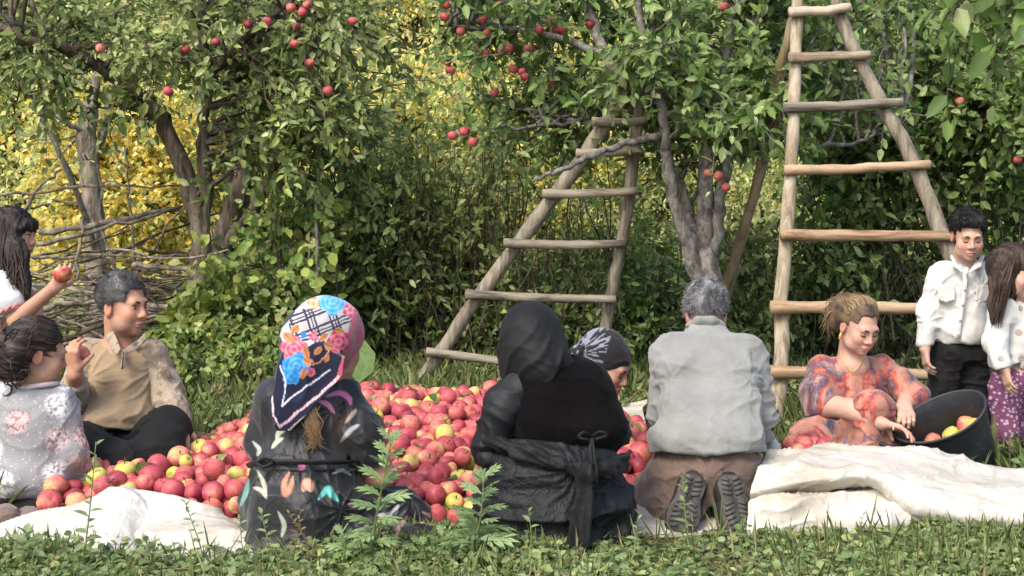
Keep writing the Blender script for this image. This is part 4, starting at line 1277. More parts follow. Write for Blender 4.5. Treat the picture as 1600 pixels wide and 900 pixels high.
# ================================================================== people: helpers
def slab(s, poly, d0, thick, slope=(0.0, 0.0), k=0.01, mode='+'):
    """a hanging piece of cloth: outline in photo pixels at d0 metres, leaning by slope (per metre of x, of z)"""
    w = np.array([V(x, y, d0) for x, y in poly])
    pl = w[:, [0, 2]]
    x0, z0 = pl.mean(0)
    def fn(X, Y, Z):
        sd2 = poly_sd(np.broadcast_to(X, (X.shape[0], 1, Z.shape[2])), np.broadcast_to(Z, (X.shape[0], 1, Z.shape[2])), pl)
        yy = d0 + slope[0] * (X - x0) + slope[1] * (Z - z0)
        b = np.abs(Y - yy) - thick
        return np.minimum(np.maximum(sd2, b), 0) + np.sqrt(np.maximum(sd2, 0) ** 2 + np.maximum(b, 0) ** 2)
    sl = abs(slope[0]) * np.ptp(pl[:, 0]) + abs(slope[1]) * np.ptp(pl[:, 1])
    s._reg(fn, np.array([pl[:, 0].min(), d0 - thick - sl, pl[:, 1].min()]), np.array([pl[:, 0].max(), d0 + thick + sl, pl[:, 1].max()]), k, mode)
Sol.slab = slab

def PXY(v):
    return 800 + v[:, 0] / v[:, 1] * FPX, HORIZON - (v[:, 2] - CAM_H) / v[:, 1] * FPX

def seg_d(x, y, pts):
    d = np.full(len(x), 1e9)
    for (ax, ay), (bx, by) in zip(pts[:-1], pts[1:]):
        ex, ey = bx - ax, by - ay
        t_ = np.clip(((x - ax) * ex + (y - ay) * ey) / (ex * ex + ey * ey + 1e-9), 0, 1)
        d = np.minimum(d, np.hypot(x - ax - t_ * ex, y - ay - t_ * ey))
    return d

M_skin = attr_mat('skin', 0.55, 0.35, 70.0, 0.07, 0.12)
M_hairm = attr_mat('hair', 0.58, 0.25, 25.0, 0.25, 0.0)
M_eye = attr_mat('eye', 0.2, 0.6, 10.0, 0.0, 0.0)

class Head:
    def __init__(s, c, fwd, sc=1.0, up=(0, 0, 1), wx=.94):
        s.c, s.R, s.sc, s.wx = np.asarray(c, float), frame(fwd, up), sc, np.array([wx, 1, 1])
    def L(s, p):
        return s.c + s.R @ (np.asarray(p, float) * s.sc * s.wx)
    def inv(s, v):
        return (v - s.c) @ s.R / s.sc / s.wx
    def build(s, S, neck=None, neck_r=0.05, fem=0.0, child=0.0):
        k, L, R = s.sc, s.L, s.R
        E = lambda c, r, kk=.02, mode='+': S.ell(L(c), np.array(r) * k * s.wx, R, kk * k, mode)
        C = lambda a, b, ra, rb, kk=.012, mode='+': S.cap(L(a), L(b), ra * k, rb * k, kk * k, mode=mode)
        E((0, -.018, .040), (.076, .096, .084), .02)
        E((0, .034, -.022), (.063, .062, .082), .03)
        E((0, .036, -.072), (.047 - .004 * fem + .006 * child, .048, .040), .03)
        E((0, .070, -.098), (.020, .018, .016), .022)
        for sx in (-1, 1):
            E((sx * .039, .064, -.030 - .004 * child), (.022 + .004 * child, .022, .024), .025)
            E((sx * .045, .034, -.075), (.022, .03, .022), .03)
        C((-.034, .084, .020), (.034, .084, .020), .0115, .0115, .02)
        for sx in (-1, 1):
            E((sx * .031, .104, .000), (.018, .017, .011), .012, '-')
            E((sx * .031, .0775, -.001), (.0145, .0135, .0135), .004)
            E((sx * .078, -.012, -.012), (.009, .020, .031), .008)
            E((sx * .087, -.006, -.008), (.006, .011, .019), .006, '-')
        C((0, .091, .010), (0, .110, -.030), .0075, .0115 - .002 * fem - .002 * child, .012)
        for sx in (-1, 1):
            E((sx * .0125, .099, -.036), (.0085, .010, .008), .008)
            E((sx * .007, .108, -.0445), (.0035, .005, .004), .003, '-')
        E((0, .093, -.064), (.025, .012, .0065), .006)
        E((0, .0915, -.0745), (.021, .012, .0075), .006)
        E((0, .1, -.0688), (.023, .012, .0016), .003, '-')
        if neck is not None:
            S.cap(L((0, -.022, -.055)), neck, neck_r * k, neck_r * k * 1.12, .03 * k)
        return s
    def paint(s, v, col, lip=(0.40, 0.13, 0.11), blush=0.25, beard=0.0, lipamt=.85):
        q = s.inv(v)
        near = (np.abs(q) < .16).all(1)
        lm = np.exp(-((q[:, 0] / .022) ** 2) ** 2 - ((q[:, 2] + .0692) / .0105) ** 4) * (q[:, 1] > .07) * near
        col = col * (1 - lipamt * lm[:, None]) + lipamt * lm[:, None] * np.array(lip)
        bl = sum(np.exp(-((q[:, 0] - sx * .042) / .018) ** 2 - ((q[:, 2] + .032) / .018) ** 2) for sx in (-1, 1)) * (q[:, 1] > .03) * near
        bl = bl + .8 * np.exp(-(q[:, 0] / .014) ** 2 - ((q[:, 2] + .034) / .012) ** 2) * (q[:, 1] > .08) * near
        col = col * (1 + blush * bl[:, None] * np.array([.35, -.25, -.25]))
        if beard:
            bd = np.clip((-.038 - q[:, 2]) / .02, 0, 1) * (q[:, 1] > -.01) * near * (1 - lm) * (q[:, 2] > -.13)
            bd = bd * (.8 + .4 * vnoise(q * 160, 3))
            col = col * (1 - beard * np.clip(bd, 0, 1)[:, None]) + beard * np.clip(bd, 0, 1)[:, None] * np.array([.12, .10, .09])
        es = sum(np.exp(-((q[:, 0] - sx * .031) / .022) ** 4 - ((q[:, 2] - .001) / .015) ** 4) for sx in (-1, 1)) * (q[:, 1] > .05) * near
        col = col * (1 - .15 * es[:, None])
        ear = (np.abs(q[:, 0]) > .076) & near
        col = np.where(ear[:, None], col * np.array([1.08, .9, .88]), col)
        return col
    def features(s, par, brow=(.02, .015, .012), down=True, browr=.0028, lash=.0016, iris=(.03, .018, .01), gaze=(0, 0)):
        k = s.sc
        for sx in (-1, 1):
            b = MB()
            pts = [s.L(p) for p in [(sx * .013, .0975, .0165), (sx * .024, .0985, .0215), (sx * .036, .093, .0225), (sx * .047, .081, .0175)]]
            b.tube(smooth_path(pts, 9), np.array([.7, 1, 1.1, 1.1, 1, .9, .75, .55, .3]) * browr * k, 6, brow)
            b.build('eyebrow', M_hairm, par)
            z0 = -.0065 if down else .0055
            b = MB()
            pts = [s.L(p) for p in [(sx * .018, .0885, z0 + .001), (sx * .026, .0925, z0 - (.002 if down else -.003)), (sx * .036, .0915, z0 - (.002 if down else -.003)), (sx * .045, .0835, z0 + .001)]]
            b.tube(smooth_path(pts, 8), np.array([.5, .9, 1, 1, 1, 1, .9, .5]) * lash * k, 5, (.012, .01, .01))
            b.build('eyelash', M_hairm, par)
            if not down:
                S = Sol(.0022)
                S.ell(s.L((sx * .031, .0795, -.001)), np.array((.0115, .0135, .0078)) * k, s.R, .002)
                v, f = S.run()
                q = s.inv(v)
                r_ = np.hypot(q[:, 0] - sx * .031 - gaze[0], q[:, 2] + .001 - gaze[1])
                c = np.where((r_ < .0058)[:, None], np.array(iris), np.array((.62, .58, .55)))
                link('eye', mesh_np('eye', v, f, c), M_eye, par)

def hand(S, wrist, d, n, sc=1.0, thumb=1, curl=(.5, .5, .5, .5), spread=.10, th=(.6, .75, .35)):
    """palm from the wrist along d, palm side facing n, thumb on the side thumb*cross(d,n); four curled fingers and a thumb"""
    d, n = nrm(d), np.asarray(n, float)
    n = nrm(n - d * (n @ d))
    s_ = np.cross(d, n) * thumb
    W = np.asarray(wrist, float)
    lens = (.072, .080, .074, .058)
    offs = (.030, .010, -.010, -.028)
    kl = (.088, .092, .087, .078)
    for i in range(4):
        K = W + (d * kl[i] + s_ * offs[i]) * sc
        S.cap(W + s_ * offs[i] * .55 * sc, K, .0145 * sc, .0110 * sc, .016 * sc)
        a = 0.0
        p = K
        for j, (fr, bend) in enumerate(((.45, .75), (.31, 1.0), (.24, .7))):
            a += curl[i] * bend
            v = d * math.cos(a) + n * math.sin(a) + s_ * spread * (1.5 - i) * .5
            q = p + nrm(v) * lens[i] * fr * sc
            S.cap(p, q, (.0092 - .0009 * j) * sc, (.0086 - .0011 * j) * sc, .0045 * sc)
            p = q
    B = W + (d * .022 + s_ * .024) * sc
    v = nrm(d * th[0] + s_ * th[1] + n * th[2])
    q = B + v * .042 * sc
    S.cap(B, q, .0145 * sc, .0105 * sc, .014 * sc)
    v2 = nrm(v * .8 + n * .5 * th[2] / .35 + d * .3)
    S.cap(q, q + v2 * .032 * sc, .0100 * sc, .0080 * sc, .005 * sc)
    return W + d * .08 * sc

def limb(S, pts, rad, k=.02):
    S.path([np.asarray(p) for p in pts], rad, k)

def skin_obj(par, S, tone, heads=(), **pk):
    v, f = S.run()
    col = np.ones((len(v), 3)) * np.array(tone)
    col = col * (1 + .05 * vnoise(v * 30, 5)[:, None])
    for h in heads:
        col = h.paint(v, col, **pk)
    return link('body', mesh_np('body', v, f, col), M_skin, par)

def cloth_obj(name, par, S, mat, amp=.006, scale=(9, 9, 9), R=None, seed=0, mask=None, colf=None, rel=1, warp=.6, post=None, foci=None):
    v, f = S.run()
    v = relax(v, f, rel)
    n = vnormals(v, f)
    if amp:
        mk = None if mask is None else mask(v)
        v = folds(v, n, amp, scale, R, seed, warp, mk, foci)
    if post is not None:
        v = post(v, n)
    v[:, 2] = np.maximum(v[:, 2], .004)
    col = colf(v) if colf else None
    return link(name, mesh_np(name, v, f, col), mat, par)

def blades(par, name, P, D, L, w, cols, mat=None, bend=None):
    """short hair: thin curved strips"""
    n = len(P)
    side = nrm(np.cross(D, RNG.standard_normal((n, 3))))
    D2 = D if bend is None else nrm(D + bend)
    L = L[:, None]; w = np.asarray(w).reshape(-1, 1)
    m_ = P + D * L * .5
    v = np.stack([P - side * w, P + side * w, m_ + side * w * .8, m_ - side * w * .8, m_ + D2 * L * .5], 1).reshape(-1, 3)
    o = np.arange(n)[:, None] * 5
    me = mesh_np(name, v, [o + np.array([3, 2, 4]), o + np.array([0, 1, 2, 3])], np.repeat(cols, 5, 0))
    ob = link(name, me, mat or M_hairm, par)
    ob['kind'] = 'stuff'
    return ob

def cap_hair(par, H, tone, tone2, seed, thick=.008, cutf=None, tuft=2600, length=.016, comb=(0, -.6, -.5), w=.0012, lump=.006, extra=None, up=.35):
    """short hair: a cap following the skull with tufts growing from it; cutf(q) -> True where skin stays bare"""
    S = Sol(.0045)
    k = H.sc
    S.ell(H.L((0, -.020, .042)), np.array((.076 * H.wx[0] + thick, .097 + thick, .085 + thick)) * k, H.R, .01)
    if extra: extra(S)
    v, f = S.run()
    q = H.inv(v)
    bare = cutf(q)
    # pull bare places inside the head
    v = np.where(bare[:, None], H.c + (v - H.c) * .80, v)
    n = vnormals(v, f)
    v = v + n * (lump * fbm(q * np.array([40, 25, 40]), 2, seed))[:, None] * (~bare)[:, None]
    rg = np.random.default_rng(seed)
    mixv = np.clip(.5 + .6 * fbm(q * 30, 2, seed + 3), 0, 1)[:, None]
    col = np.array(tone) * (1 - mixv) + np.array(tone2) * mixv
    ob = link('hair', mesh_np('hair', v, f, col), M_hairm, par)
    ok = np.nonzero(~bare)[0]
    tuft = int(tuft * 2); w = w * .62
    ii = rg.choice(ok, tuft)
    cd = H.R @ np.array(comb)
    D = nrm(n[ii] * up + cd[None] * .8 + rg.standard_normal((tuft, 3)) * .36)
    mm = rg.random((tuft, 1))
    blades(ob, 'strands', v[ii] - n[ii] * .002, D, length * k * rg.uniform(.6, 1.3, tuft), np.full(tuft, w), (np.array(tone) * (1 - mm) + np.array(tone2) * mm))
    return ob

def locks(par, name, paths, r0, tone, tone2, seed, kind='stuff', sides=5, flat=.55):
    rg = np.random.default_rng(seed)
    b = MB()
    for p in paths:
        n = len(p)
        u = np.linspace(0, 1, n)
        m_ = rg.random()
        b.tube(p, r0 * rg.uniform(.6, 1.3) * (1 - u ** 3 * .85) * np.clip(.5 + u * 4, 0, 1), sides, np.array(tone) * (1 - m_) + np.array(tone2) * m_, cap=False, flat=flat)
    return b.build(name, M_hairm, par, kind)
# ================================================================== 1: man kneeling in the grey shirt
def sole(par, toe, heel, nrm_out, w, name='shoe', seed=0, mat_s=None, mat_u=None):
    """boot seen from below: treaded sole and rounded upper; toe/heel on the sole's centre line, nrm_out out of the sole"""
    L = np.linalg.norm(heel - toe)
    e1 = nrm(heel - toe); n = nrm(nrm_out - e1 * (nrm_out @ e1)); e2 = np.cross(n, e1)
    S = Sol(.006)
    for t_, r in ((.16, .050), (.34, .054), (.52, .046), (.72, .040), (.86, .043)):
        S.cap(toe + e1 * L * t_ - n * .035, toe + e1 * L * (t_ + .1) - n * .035, r * .96, r * .96, .02, ax=n, sq=.75)
    S.cap(toe + e1 * L * .80 - n * .05, toe + e1 * L * .72 - n * .13, .045, .05, .02)
    o = cloth_obj(name, par, S, mat_u, .003, (30, 30, 30), seed=seed)
    # outline of the sole
    tt = np.array([0, .03, .10, .22, .36, .50, .62, .74, .86, .95, 1.0])
    ww = np.array([.35, .68, .90, 1.02, 1.0, .86, .76, .80, .82, .66, .35]) * w
    out = np.concatenate([np.stack([tt * L, ww * .96], 1), np.stack([tt[::-1] * L, -ww[::-1] * 1.02], 1)])
    m_ = len(out)
    v = np.concatenate([toe + out[:, :1] * e1 + out[:, 1:] * e2 - n * .016, toe + out[:, :1] * e1 + out[:, 1:] * e2])
    c = np.array([toe + e1 * L * .5 - n * .016, toe + e1 * L * .5])
    v = np.concatenate([v, c])
    j = np.arange(m_); k = (j + 1) % m_
    fs = [np.stack([j, k, k + m_, j + m_], 1), np.stack([j + m_, k + m_, np.full(m_, 2 * m_ + 1)], 1), np.stack([k, j, np.full(m_, 2 * m_)], 1)]
    so = link('sole', mesh_np('sole', v, fs, smooth=False), mat_s, o)
    R = np.stack([e1, e2, n], 1)
    for i in range(11):
        t_ = .07 + i * .085
        if .52 < t_ < .62: continue
        wd = np.interp(t_, tt, ww) * .78
        for sx in (-1, 1):
            b = MB()
            a = .35 * (1 if t_ < .55 else -1) * sx
            R2 = R @ np.array([[math.cos(a), -math.sin(a), 0], [math.sin(a), math.cos(a), 0], [0, 0, 1]])
            b.box(toe + e1 * L * t_ + e2 * sx * wd * .55 + n * .003, (.011, wd * .82, .009), R2)
            b.build('tread', mat_s, o, smooth=False)
    return o

M_greyshirt = cloth_mat('grey_linen', [(0.3, (0.195, 0.197, 0.188)), (0.55, (0.235, 0.237, 0.226)), (0.75, (0.27, 0.272, 0.26))], 9, 0.9, 420, .35)
M_brown = cloth_mat('brown_cotton', [(0.3, (0.115, 0.078, 0.062)), (0.55, (0.155, 0.108, 0.085)), (0.75, (0.19, 0.14, 0.11))], 5, 0.9, 380, .35)
M_rub = cloth_mat('worn_rubber_sole', [(0.3, (0.045, 0.043, 0.040)), (0.55, (0.085, 0.08, 0.074)), (0.75, (0.15, 0.14, 0.125))], 22, 0.8, 200, .3, sheen=0)
M_shoe = cloth_mat('black_shoe', [(0.3, (0.014, 0.014, 0.014)), (0.7, (0.035, 0.034, 0.032))], 12, 0.6, 200, .2, sheen=0)
PR = empty('person', (0.62, 4.25, 0), 'man in grey shirt and brown trousers kneeling with his back to us', 'person')
H = Head(V(1102, 491, 4.61), (0, .88, -.48), .92)
S = Sol(.005); H.build(S, V(1104, 535, 4.50), .058)
S.cap(V(1075, 600, 4.42), V(1140, 600, 4.42), .055, .055, .04); S.cap(V(1107, 600, 4.42), V(1103, 710, 4.30), .06, .06, .04)
S.cap(V(1060, 560, 4.46), V(1152, 560, 4.46), .040, .040, .04)
limb(S, [V(1045, 565, 4.43), V(1030, 650, 4.46), V(1048, 705, 4.74)], (.046, .038, .03))
limb(S, [V(1170, 565, 4.43), V(1186, 650, 4.46), V(1174, 705, 4.74)], (.046, .038, .03))
hand(S, V(1050, 708, 4.76), (.2, .8, -.4), (0.1, -.3, -1), .95, 1); hand(S, V(1172, 708, 4.76), (-.2, .8, -.4), (0, -.3, -1), .95, -1)
limb(S, [V(1065, 730, 4.26), V(1012, 775, 4.6), V(1072, 790, 4.14)], (.075, .055, .04)); limb(S, [V(1140, 730, 4.26), V(1190, 775, 4.6), V(1144, 790, 4.14)], (.075, .055, .04))
skin_obj(PR, S, (.42, .22, .15), [H])
cap_hair(PR, H, (.035, .035, .037), (.30, .30, .31), 3, .012, lambda q: (q[:, 2] < -.055 + .0 * q[:, 0]) | ((q[:, 1] > .055) & (q[:, 2] < .06)) | ((np.abs(q[:, 0]) > .07) & (q[:, 2] < .0) & (q[:, 1] > -.03)), 4200, .020, (0, -.3, -.8), .0011)
S = Sol(.006)
S.cap(V(1052, 549, 4.45), V(1162, 549, 4.45), .068, .068, .03, ax=(0, 1, .3), sq=.85)
S.cap(V(1068, 585, 4.40), V(1146, 585, 4.40), .10, .10, .03, ax=(0, 1, .3), sq=.9); S.cap(V(1070, 640, 4.32), V(1146, 640, 4.32), .10, .10, .04)
S.cap(V(1064, 692, 4.255), V(1150, 692, 4.255), .108, .108, .04)
S.cap(V(1094, 522, 4.50), V(1112, 522, 4.50), .055, .055, .03)
limb(S, [V(1042, 560, 4.44), V(1030, 650, 4.44), V(1046, 704, 4.72)], (.062, .050, .042), .018)
limb(S, [V(1170, 560, 4.44), V(1190, 655, 4.42), V(1174, 708, 4.70)], (.062, .052, .042), .018)
S.cut(V(1107, 709, 4.2), (0, -.18, -1)); 
S.cut(V(1103, 500, 4.52), (0, .55, .83), .10)
def msk(v):
    px_, py_ = PXY(v)
    return .95 + .7 * np.clip((py_ - 590) / 90, 0, 1) + .6 * (np.abs(px_ - 1107) > 68)
cloth_obj('shirt', PR, S, M_greyshirt, .0085, (3, 7, 10), frame((0.35, 1, 0.5)), 7, msk, warp=.9, foci=[(V(1045, 590, 4.36), .15, 7, .006, 0), (V(1170, 590, 4.36), .15, 7, .006, 1), (V(1040, 672, 4.38), .12, 8, .010, 2), (V(1182, 672, 4.35), .13, 8, .010, .5)])
S = Sol(.0045)
S.path([V(1076, 508, 4.49), V(1092, 502, 4.465), V(1112, 502, 4.465), V(1130, 508, 4.49)], (.012, .015, .015, .012), .02, ax=(0, 1, .4), sq=.55)
cloth_obj('collar', PR, S, M_greyshirt, .002, (20, 20, 20))
S = Sol(.006)
S.ell(V(1100, 738, 4.27), (.172, .13, .09), k=.05)
S.cap(V(1068, 730, 4.265), V(1138, 730, 4.265), .085, .085, .04)
limb(S, [V(1052, 750, 4.29), V(1010, 780, 4.62)], (.092, .080), .06); limb(S, [V(1150, 750, 4.29), V(1188, 780, 4.62)], (.092, .080), .06)
limb(S, [V(1008, 785, 4.58), V(1050, 795, 4.25), V(1075, 790, 4.16)], (.075, .075, .06), .04); limb(S, [V(1190, 785, 4.58), V(1155, 795, 4.25), V(1142, 785, 4.16)], (.07, .07, .06), .04)
S.cap(V(1112, 770, 4.22), V(1112, 800, 4.22), .02, .03, .01, mode='-')
cloth_obj('trousers', PR, S, M_brown, .009, (7, 6, 9), frame((.3, 1, .5)), 12, warp=.9, foci=[(V(1112, 748, 4.13), .13, 10, .011, 0), (V(1050, 790, 4.15), .1, 9, .009, 1)])
sole(PR, V(1060, 829, 4.02), V(1086, 742, 4.13), np.array([-.12, -1, .35]), .052, 'shoe', 1, M_rub, M_shoe)
sole(PR, V(1158, 831, 4.00), V(1139, 742, 4.13), np.array([.08, -1, .35]), .054, 'shoe', 2, M_rub, M_shoe)

# ================================================================== 2: woman in black with the knotted sash
M_velvet = cloth_mat('black_velvet', [(0.3, (0.003, 0.0026, 0.003)), (0.7, (0.006, 0.0052, 0.006))], 10, 1.0, 300, .3, sheen=.03, spec=.05)
M_satin = cloth_mat('black_satin', [(0.3, (0.006, 0.0065, 0.008)), (0.7, (0.012, 0.012, 0.015))], 8, 0.6, 200, .4, sheen=0, spec=.3, wr=9)
M_crinkle = cloth_mat('black_crinkled_cotton', [(0.3, (0.005, 0.0055, 0.007)), (0.7, (0.011, 0.012, 0.0145))], 14, 0.6, 260, .5, sheen=0, spec=.3, wr=30)
M_scarfblk = cloth_mat('black_chiffon', [(0.3, (0.005, 0.005, 0.006)), (0.7, (0.010, 0.010, 0.011))], 8, 0.68, 420, .2, sheen=.02)
PR = empty('person', (0.13, 3.95, 0), 'woman all in black with black headscarf and knotted sash, kneeling, back to us', 'person')
H = Head(V(828, 538, 4.05), (-.25, .9, -.3), .94)
S = Sol(.006); H.build(S, V(845, 580, 3.99), .05, 1)
S.cap(V(815, 614, 3.99), V(925, 618, 4.06), .035, .035, .03); S.ell(V(870, 650, 4.0), (.11, .07, .13), k=.05); S.ell(V(866, 780, 3.95), (.14, .11, .14), k=.05)
limb(S, [V(805, 618, 3.98), V(770, 690, 3.98), V(757, 745, 4.08), V(750, 790, 4.2)], (.036, .036, .036, .028))
limb(S, [V(935, 612, 4.06), V(962, 680, 4.2), V(930, 700, 4.42)], (.045, .038, .03))
hand(S, V(750, 792, 4.2), (-.05, .9, -.35), (0, -.3, -1), .9, 1)
hand(S, V(928, 702, 4.43), (-.2, .9, -.35), (0, -.3, -1), .9, -1)
limb(S, [V(815, 800, 3.95), V(780, 810, 4.3), V(810, 840, 3.9)], (.08, .06, .05)); limb(S, [V(910, 800, 3.95), V(930, 810, 4.3), V(905, 840, 3.9)], (.08, .06, .05))
skin_obj(PR, S, (.38, .21, .145), [H])
S = Sol(.006)   # headscarf
S.ell(V(830, 526, 4.03), (.102, .122, .113), k=.03); S.ell(V(838, 556, 3.98), (.092, .085, .085), k=.04)
S.cap(V(806, 560, 4.02), V(800, 580, 4.0), .055, .045, .03); S.cap(V(845, 575, 3.95), V(865, 570, 3.97), .07, .06, .04)
S.ell(V(800, 535, 4.19), (.055, .05, .07), k=.01, mode='-')
def drape(v, n):
    px_, py_ = PXY(v)
    w = np.sin((px_ - 830) * .09 + (py_ - 480) * .075 + 2.6 * vnoise(v * 8, 3))
    return v + n * (.0065 * (.6 - np.minimum(np.abs(w) * 1.5, 1)) * np.clip((py_ - 485) / 55, 0, 1))[:, None]
cloth_obj('headscarf', PR, S, M_scarfblk, .006, (3, 7, 11), frame((.9, .3, -.5)), 21, lambda v: .3 + np.clip((PXY(v)[1] - 510) / 40, 0, 1), post=drape)
S = Sol(.006)   # velvet vest
S.ell(V(880, 632, 3.985), (.165, .118, .15), k=.05); S.cap(V(842, 592, 3.98), V(918, 604, 4.02), .075, .07, .05); S.ell(V(893, 668, 3.97), (.158, .125, .075), k=.05)
S.cap(V(845, 660, 3.95), V(940, 668, 3.99), .085, .08, .05)
S.cap(V(822, 625, 3.99), V(820, 690, 3.98), .065, .07, .04); S.cut(V(880, 698, 3.9), (-.16, -.1, -1), 1)
cloth_obj('vest', PR, S, M_velvet, .006, (4, 7, 9), frame((.4, 1, -.3)), 22)
S = Sol(.006)   # satin sleeve
limb(S, [V(812, 608, 3.965), V(788, 640, 3.945), V(770, 690, 3.96), V(764, 712, 4.0)], (.062, .062, .056, .052), .04)
S.cut(V(760, 727, 4.0), (-.1, .3, -1), .12)
cloth_obj('sleeve', PR, S, M_satin, .009, (5, 6, 13), frame((1, .4, -.7)), 23)
S = Sol(.006)
limb(S, [V(925, 610, 4.04), V(955, 672, 4.14), V(945, 690, 4.25)], (.065, .058, .05), .04)
cloth_obj('sleeve', PR, S, M_satin, .008, (8, 8, 14), None, 24)
S = Sol(.006)
S.path([V(746, 705, 3.99), V(764, 716, 3.93), V(785, 722, 3.95)], (.026, .032, .028), .02); cloth_obj('rolled_cuff', PR, S, M_satin, .005, (14, 14, 20), None, 25)
S = Sol(.006)   # skirt
S.ell(V(865, 715, 3.95), (.205, .155, .085), k=.06); S.ell(V(866, 778, 3.92), (.232, .175, .15), k=.06); S.ell(V(862, 845, 3.90), (.225, .19, .07), k=.06)
S.cap(V(800, 800, 3.98), V(775, 805, 4.25), .12, .085, .06); S.cap(V(930, 800, 3.98), V(950, 805, 4.25), .12, .085, .06)
S.cap(V(770, 850, 3.86), V(960, 850, 3.88), .045, .045, .04)
cloth_obj('skirt', PR, S, M_crinkle, .015, (1.8, 5, 9), frame((.25, 1, .12)), 26, lambda v: .7 + .5 * (PXY(v)[1] > 760), warp=.9, foci=[(V(912, 738, 3.75), .16, 13, .010, 0)])
S = Sol(.006)   # sash
S.path([V(748, 690, 3.93), V(785, 695, 3.845), V(830, 706, 3.79), V(875, 722, 3.767), V(910, 737, 3.755), V(945, 730, 3.79), V(975, 716, 3.88), V(985, 705, 3.98)], (.014, .020, .020, .017, .016, .018, .014, .010), .02)
S.path([V(800, 712, 3.80), V(850, 724, 3.775), V(910, 740, 3.755)], (.010, .012, .014), .02); S.path([V(912, 740, 3.755), V(950, 742, 3.79), V(978, 732, 3.88), V(985, 725, 3.96)], (.014, .014, .010, .008), .02)
cloth_obj('sash', PR, S, M_scarfblk, .007, (8, 10, 40), frame((1, 0, -.3)), 27, warp=.5)
S = Sol(.005)
S.ell(V(912, 736, 3.725), (.032, .026, .036), k=.02); S.cap(V(900, 728, 3.72), V(924, 745, 3.72), .018, .018, .01)
S.slab([(900, 745), (924, 745), (930, 790), (922, 850), (912, 866), (880, 862), (888, 820), (896, 780)], 3.715, .012, (0, .06), .015)
cloth_obj('knot_and_tail', PR, S, M_scarfblk, .008, (30, 10, 4), None, 28)
b = MB()
for p_ in ([(925, 683, 3.77), (912, 676, 3.75), (905, 684, 3.75), (920, 688, 3.75)], [(925, 683, 3.77), (938, 675, 3.75), (948, 681, 3.75), (930, 687, 3.75)], [(925, 684, 3.765), (928, 710, 3.735), (932, 738, 3.72), (931, 756, 3.72)], [(925, 684, 3.765), (922, 705, 3.74), (926, 728, 3.725)]):
    b.tube(smooth_path([V(*q) for q in p_], 12), .006, 6, flat=.5)
b.build('bow', M_scarfblk, PR)

# ================================================================== 3: woman in the patterned headscarf
M_patt = cloth_mat('printed_cotton', attr=True, scale=12, rough=.8, weave=380, bstr=.2)
M_printblk = cloth_mat('printed_black_voile', attr=True, scale=8, rough=.5, weave=300, bstr=.4, spec=.4, wr=14)
PR = empty('person', (-0.62, 3.95, 0), 'woman in colourful floral headscarf and black printed dress, seated with her back to us', 'person')
H = Head(V(516, 538, 4.03), (.72, .66, -.22), 1.0)
S = Sol(.006); H.build(S, V(500, 600, 3.98), .05, 1)
S.cap(V(440, 622, 3.97), V(535, 620, 4.03), .05, .05, .04); S.ell(V(482, 665, 3.97), (.115, .085, .14), k=.05); S.ell(V(478, 790, 3.93), (.17, .14, .14), k=.05)
limb(S, [V(540, 625, 4.03), V(572, 690, 4.0), V(596, 741, 3.99)], (.046, .04, .040)); limb(S, [V(596, 741, 3.99), V(560, 752, 4.05), V(528, 756, 4.1)], (.040, .036, .026))
limb(S, [V(432, 625, 3.96), V(420, 690, 4.02), V(445, 720, 4.2)], (.042, .036, .028))
hand(S, V(528, 756, 4.1), (-.6, .7, -.2), (0, -.3, -1), .9, -1); hand(S, V(447, 722, 4.2), (.4, .8, -.2), (0, -.3, -1), .9, 1)
limb(S, [V(520, 810, 3.95), V(640, 815, 4.1), V(560, 850, 3.9)], (.08, .055, .045))
skin_obj(PR, S, (.42, .22, .15), [H])
def flower(px_, py_, cx, cy, r, pet, ph, c0, c1, col):
    x, y = px_ - cx, py_ - cy
    rr = np.hypot(x, y); a = np.arctan2(y, x)
    edge = r * (.72 + .28 * np.abs(np.cos(pet * (a - ph) / 2)))
    m_ = rr < edge
    sh = np.clip(.5 + .5 * np.cos(pet * (a - ph)) * (rr / r) + .35 * np.sin(rr * .9), 0, 1)[:, None]
    return np.where(m_[:, None], np.array(c0) * sh + np.array(c1) * (1 - sh), col)
def leafspot(px_, py_, cx, cy, a, L, w, c, col):
    x, y = px_ - cx, py_ - cy
    u, q = x * math.cos(a) + y * math.sin(a), -x * math.sin(a) + y * math.cos(a)
    m_ = (np.abs(u) < L) & (np.abs(q) < w * (1 - (u / L) ** 2))
    vein = np.abs(q) < .8
    return np.where(m_[:, None], np.where(vein[:, None], np.array(c) * .5, np.array(c) * (1 + .2 * (q / w))[:, None]), col)
NAVY, CREAM, PINK, BLUE, ORNG = (.009, .010, .032), (.42, .385, .39), (.40, .03, .075), (.015, .16, .48), (.42, .17, .065)
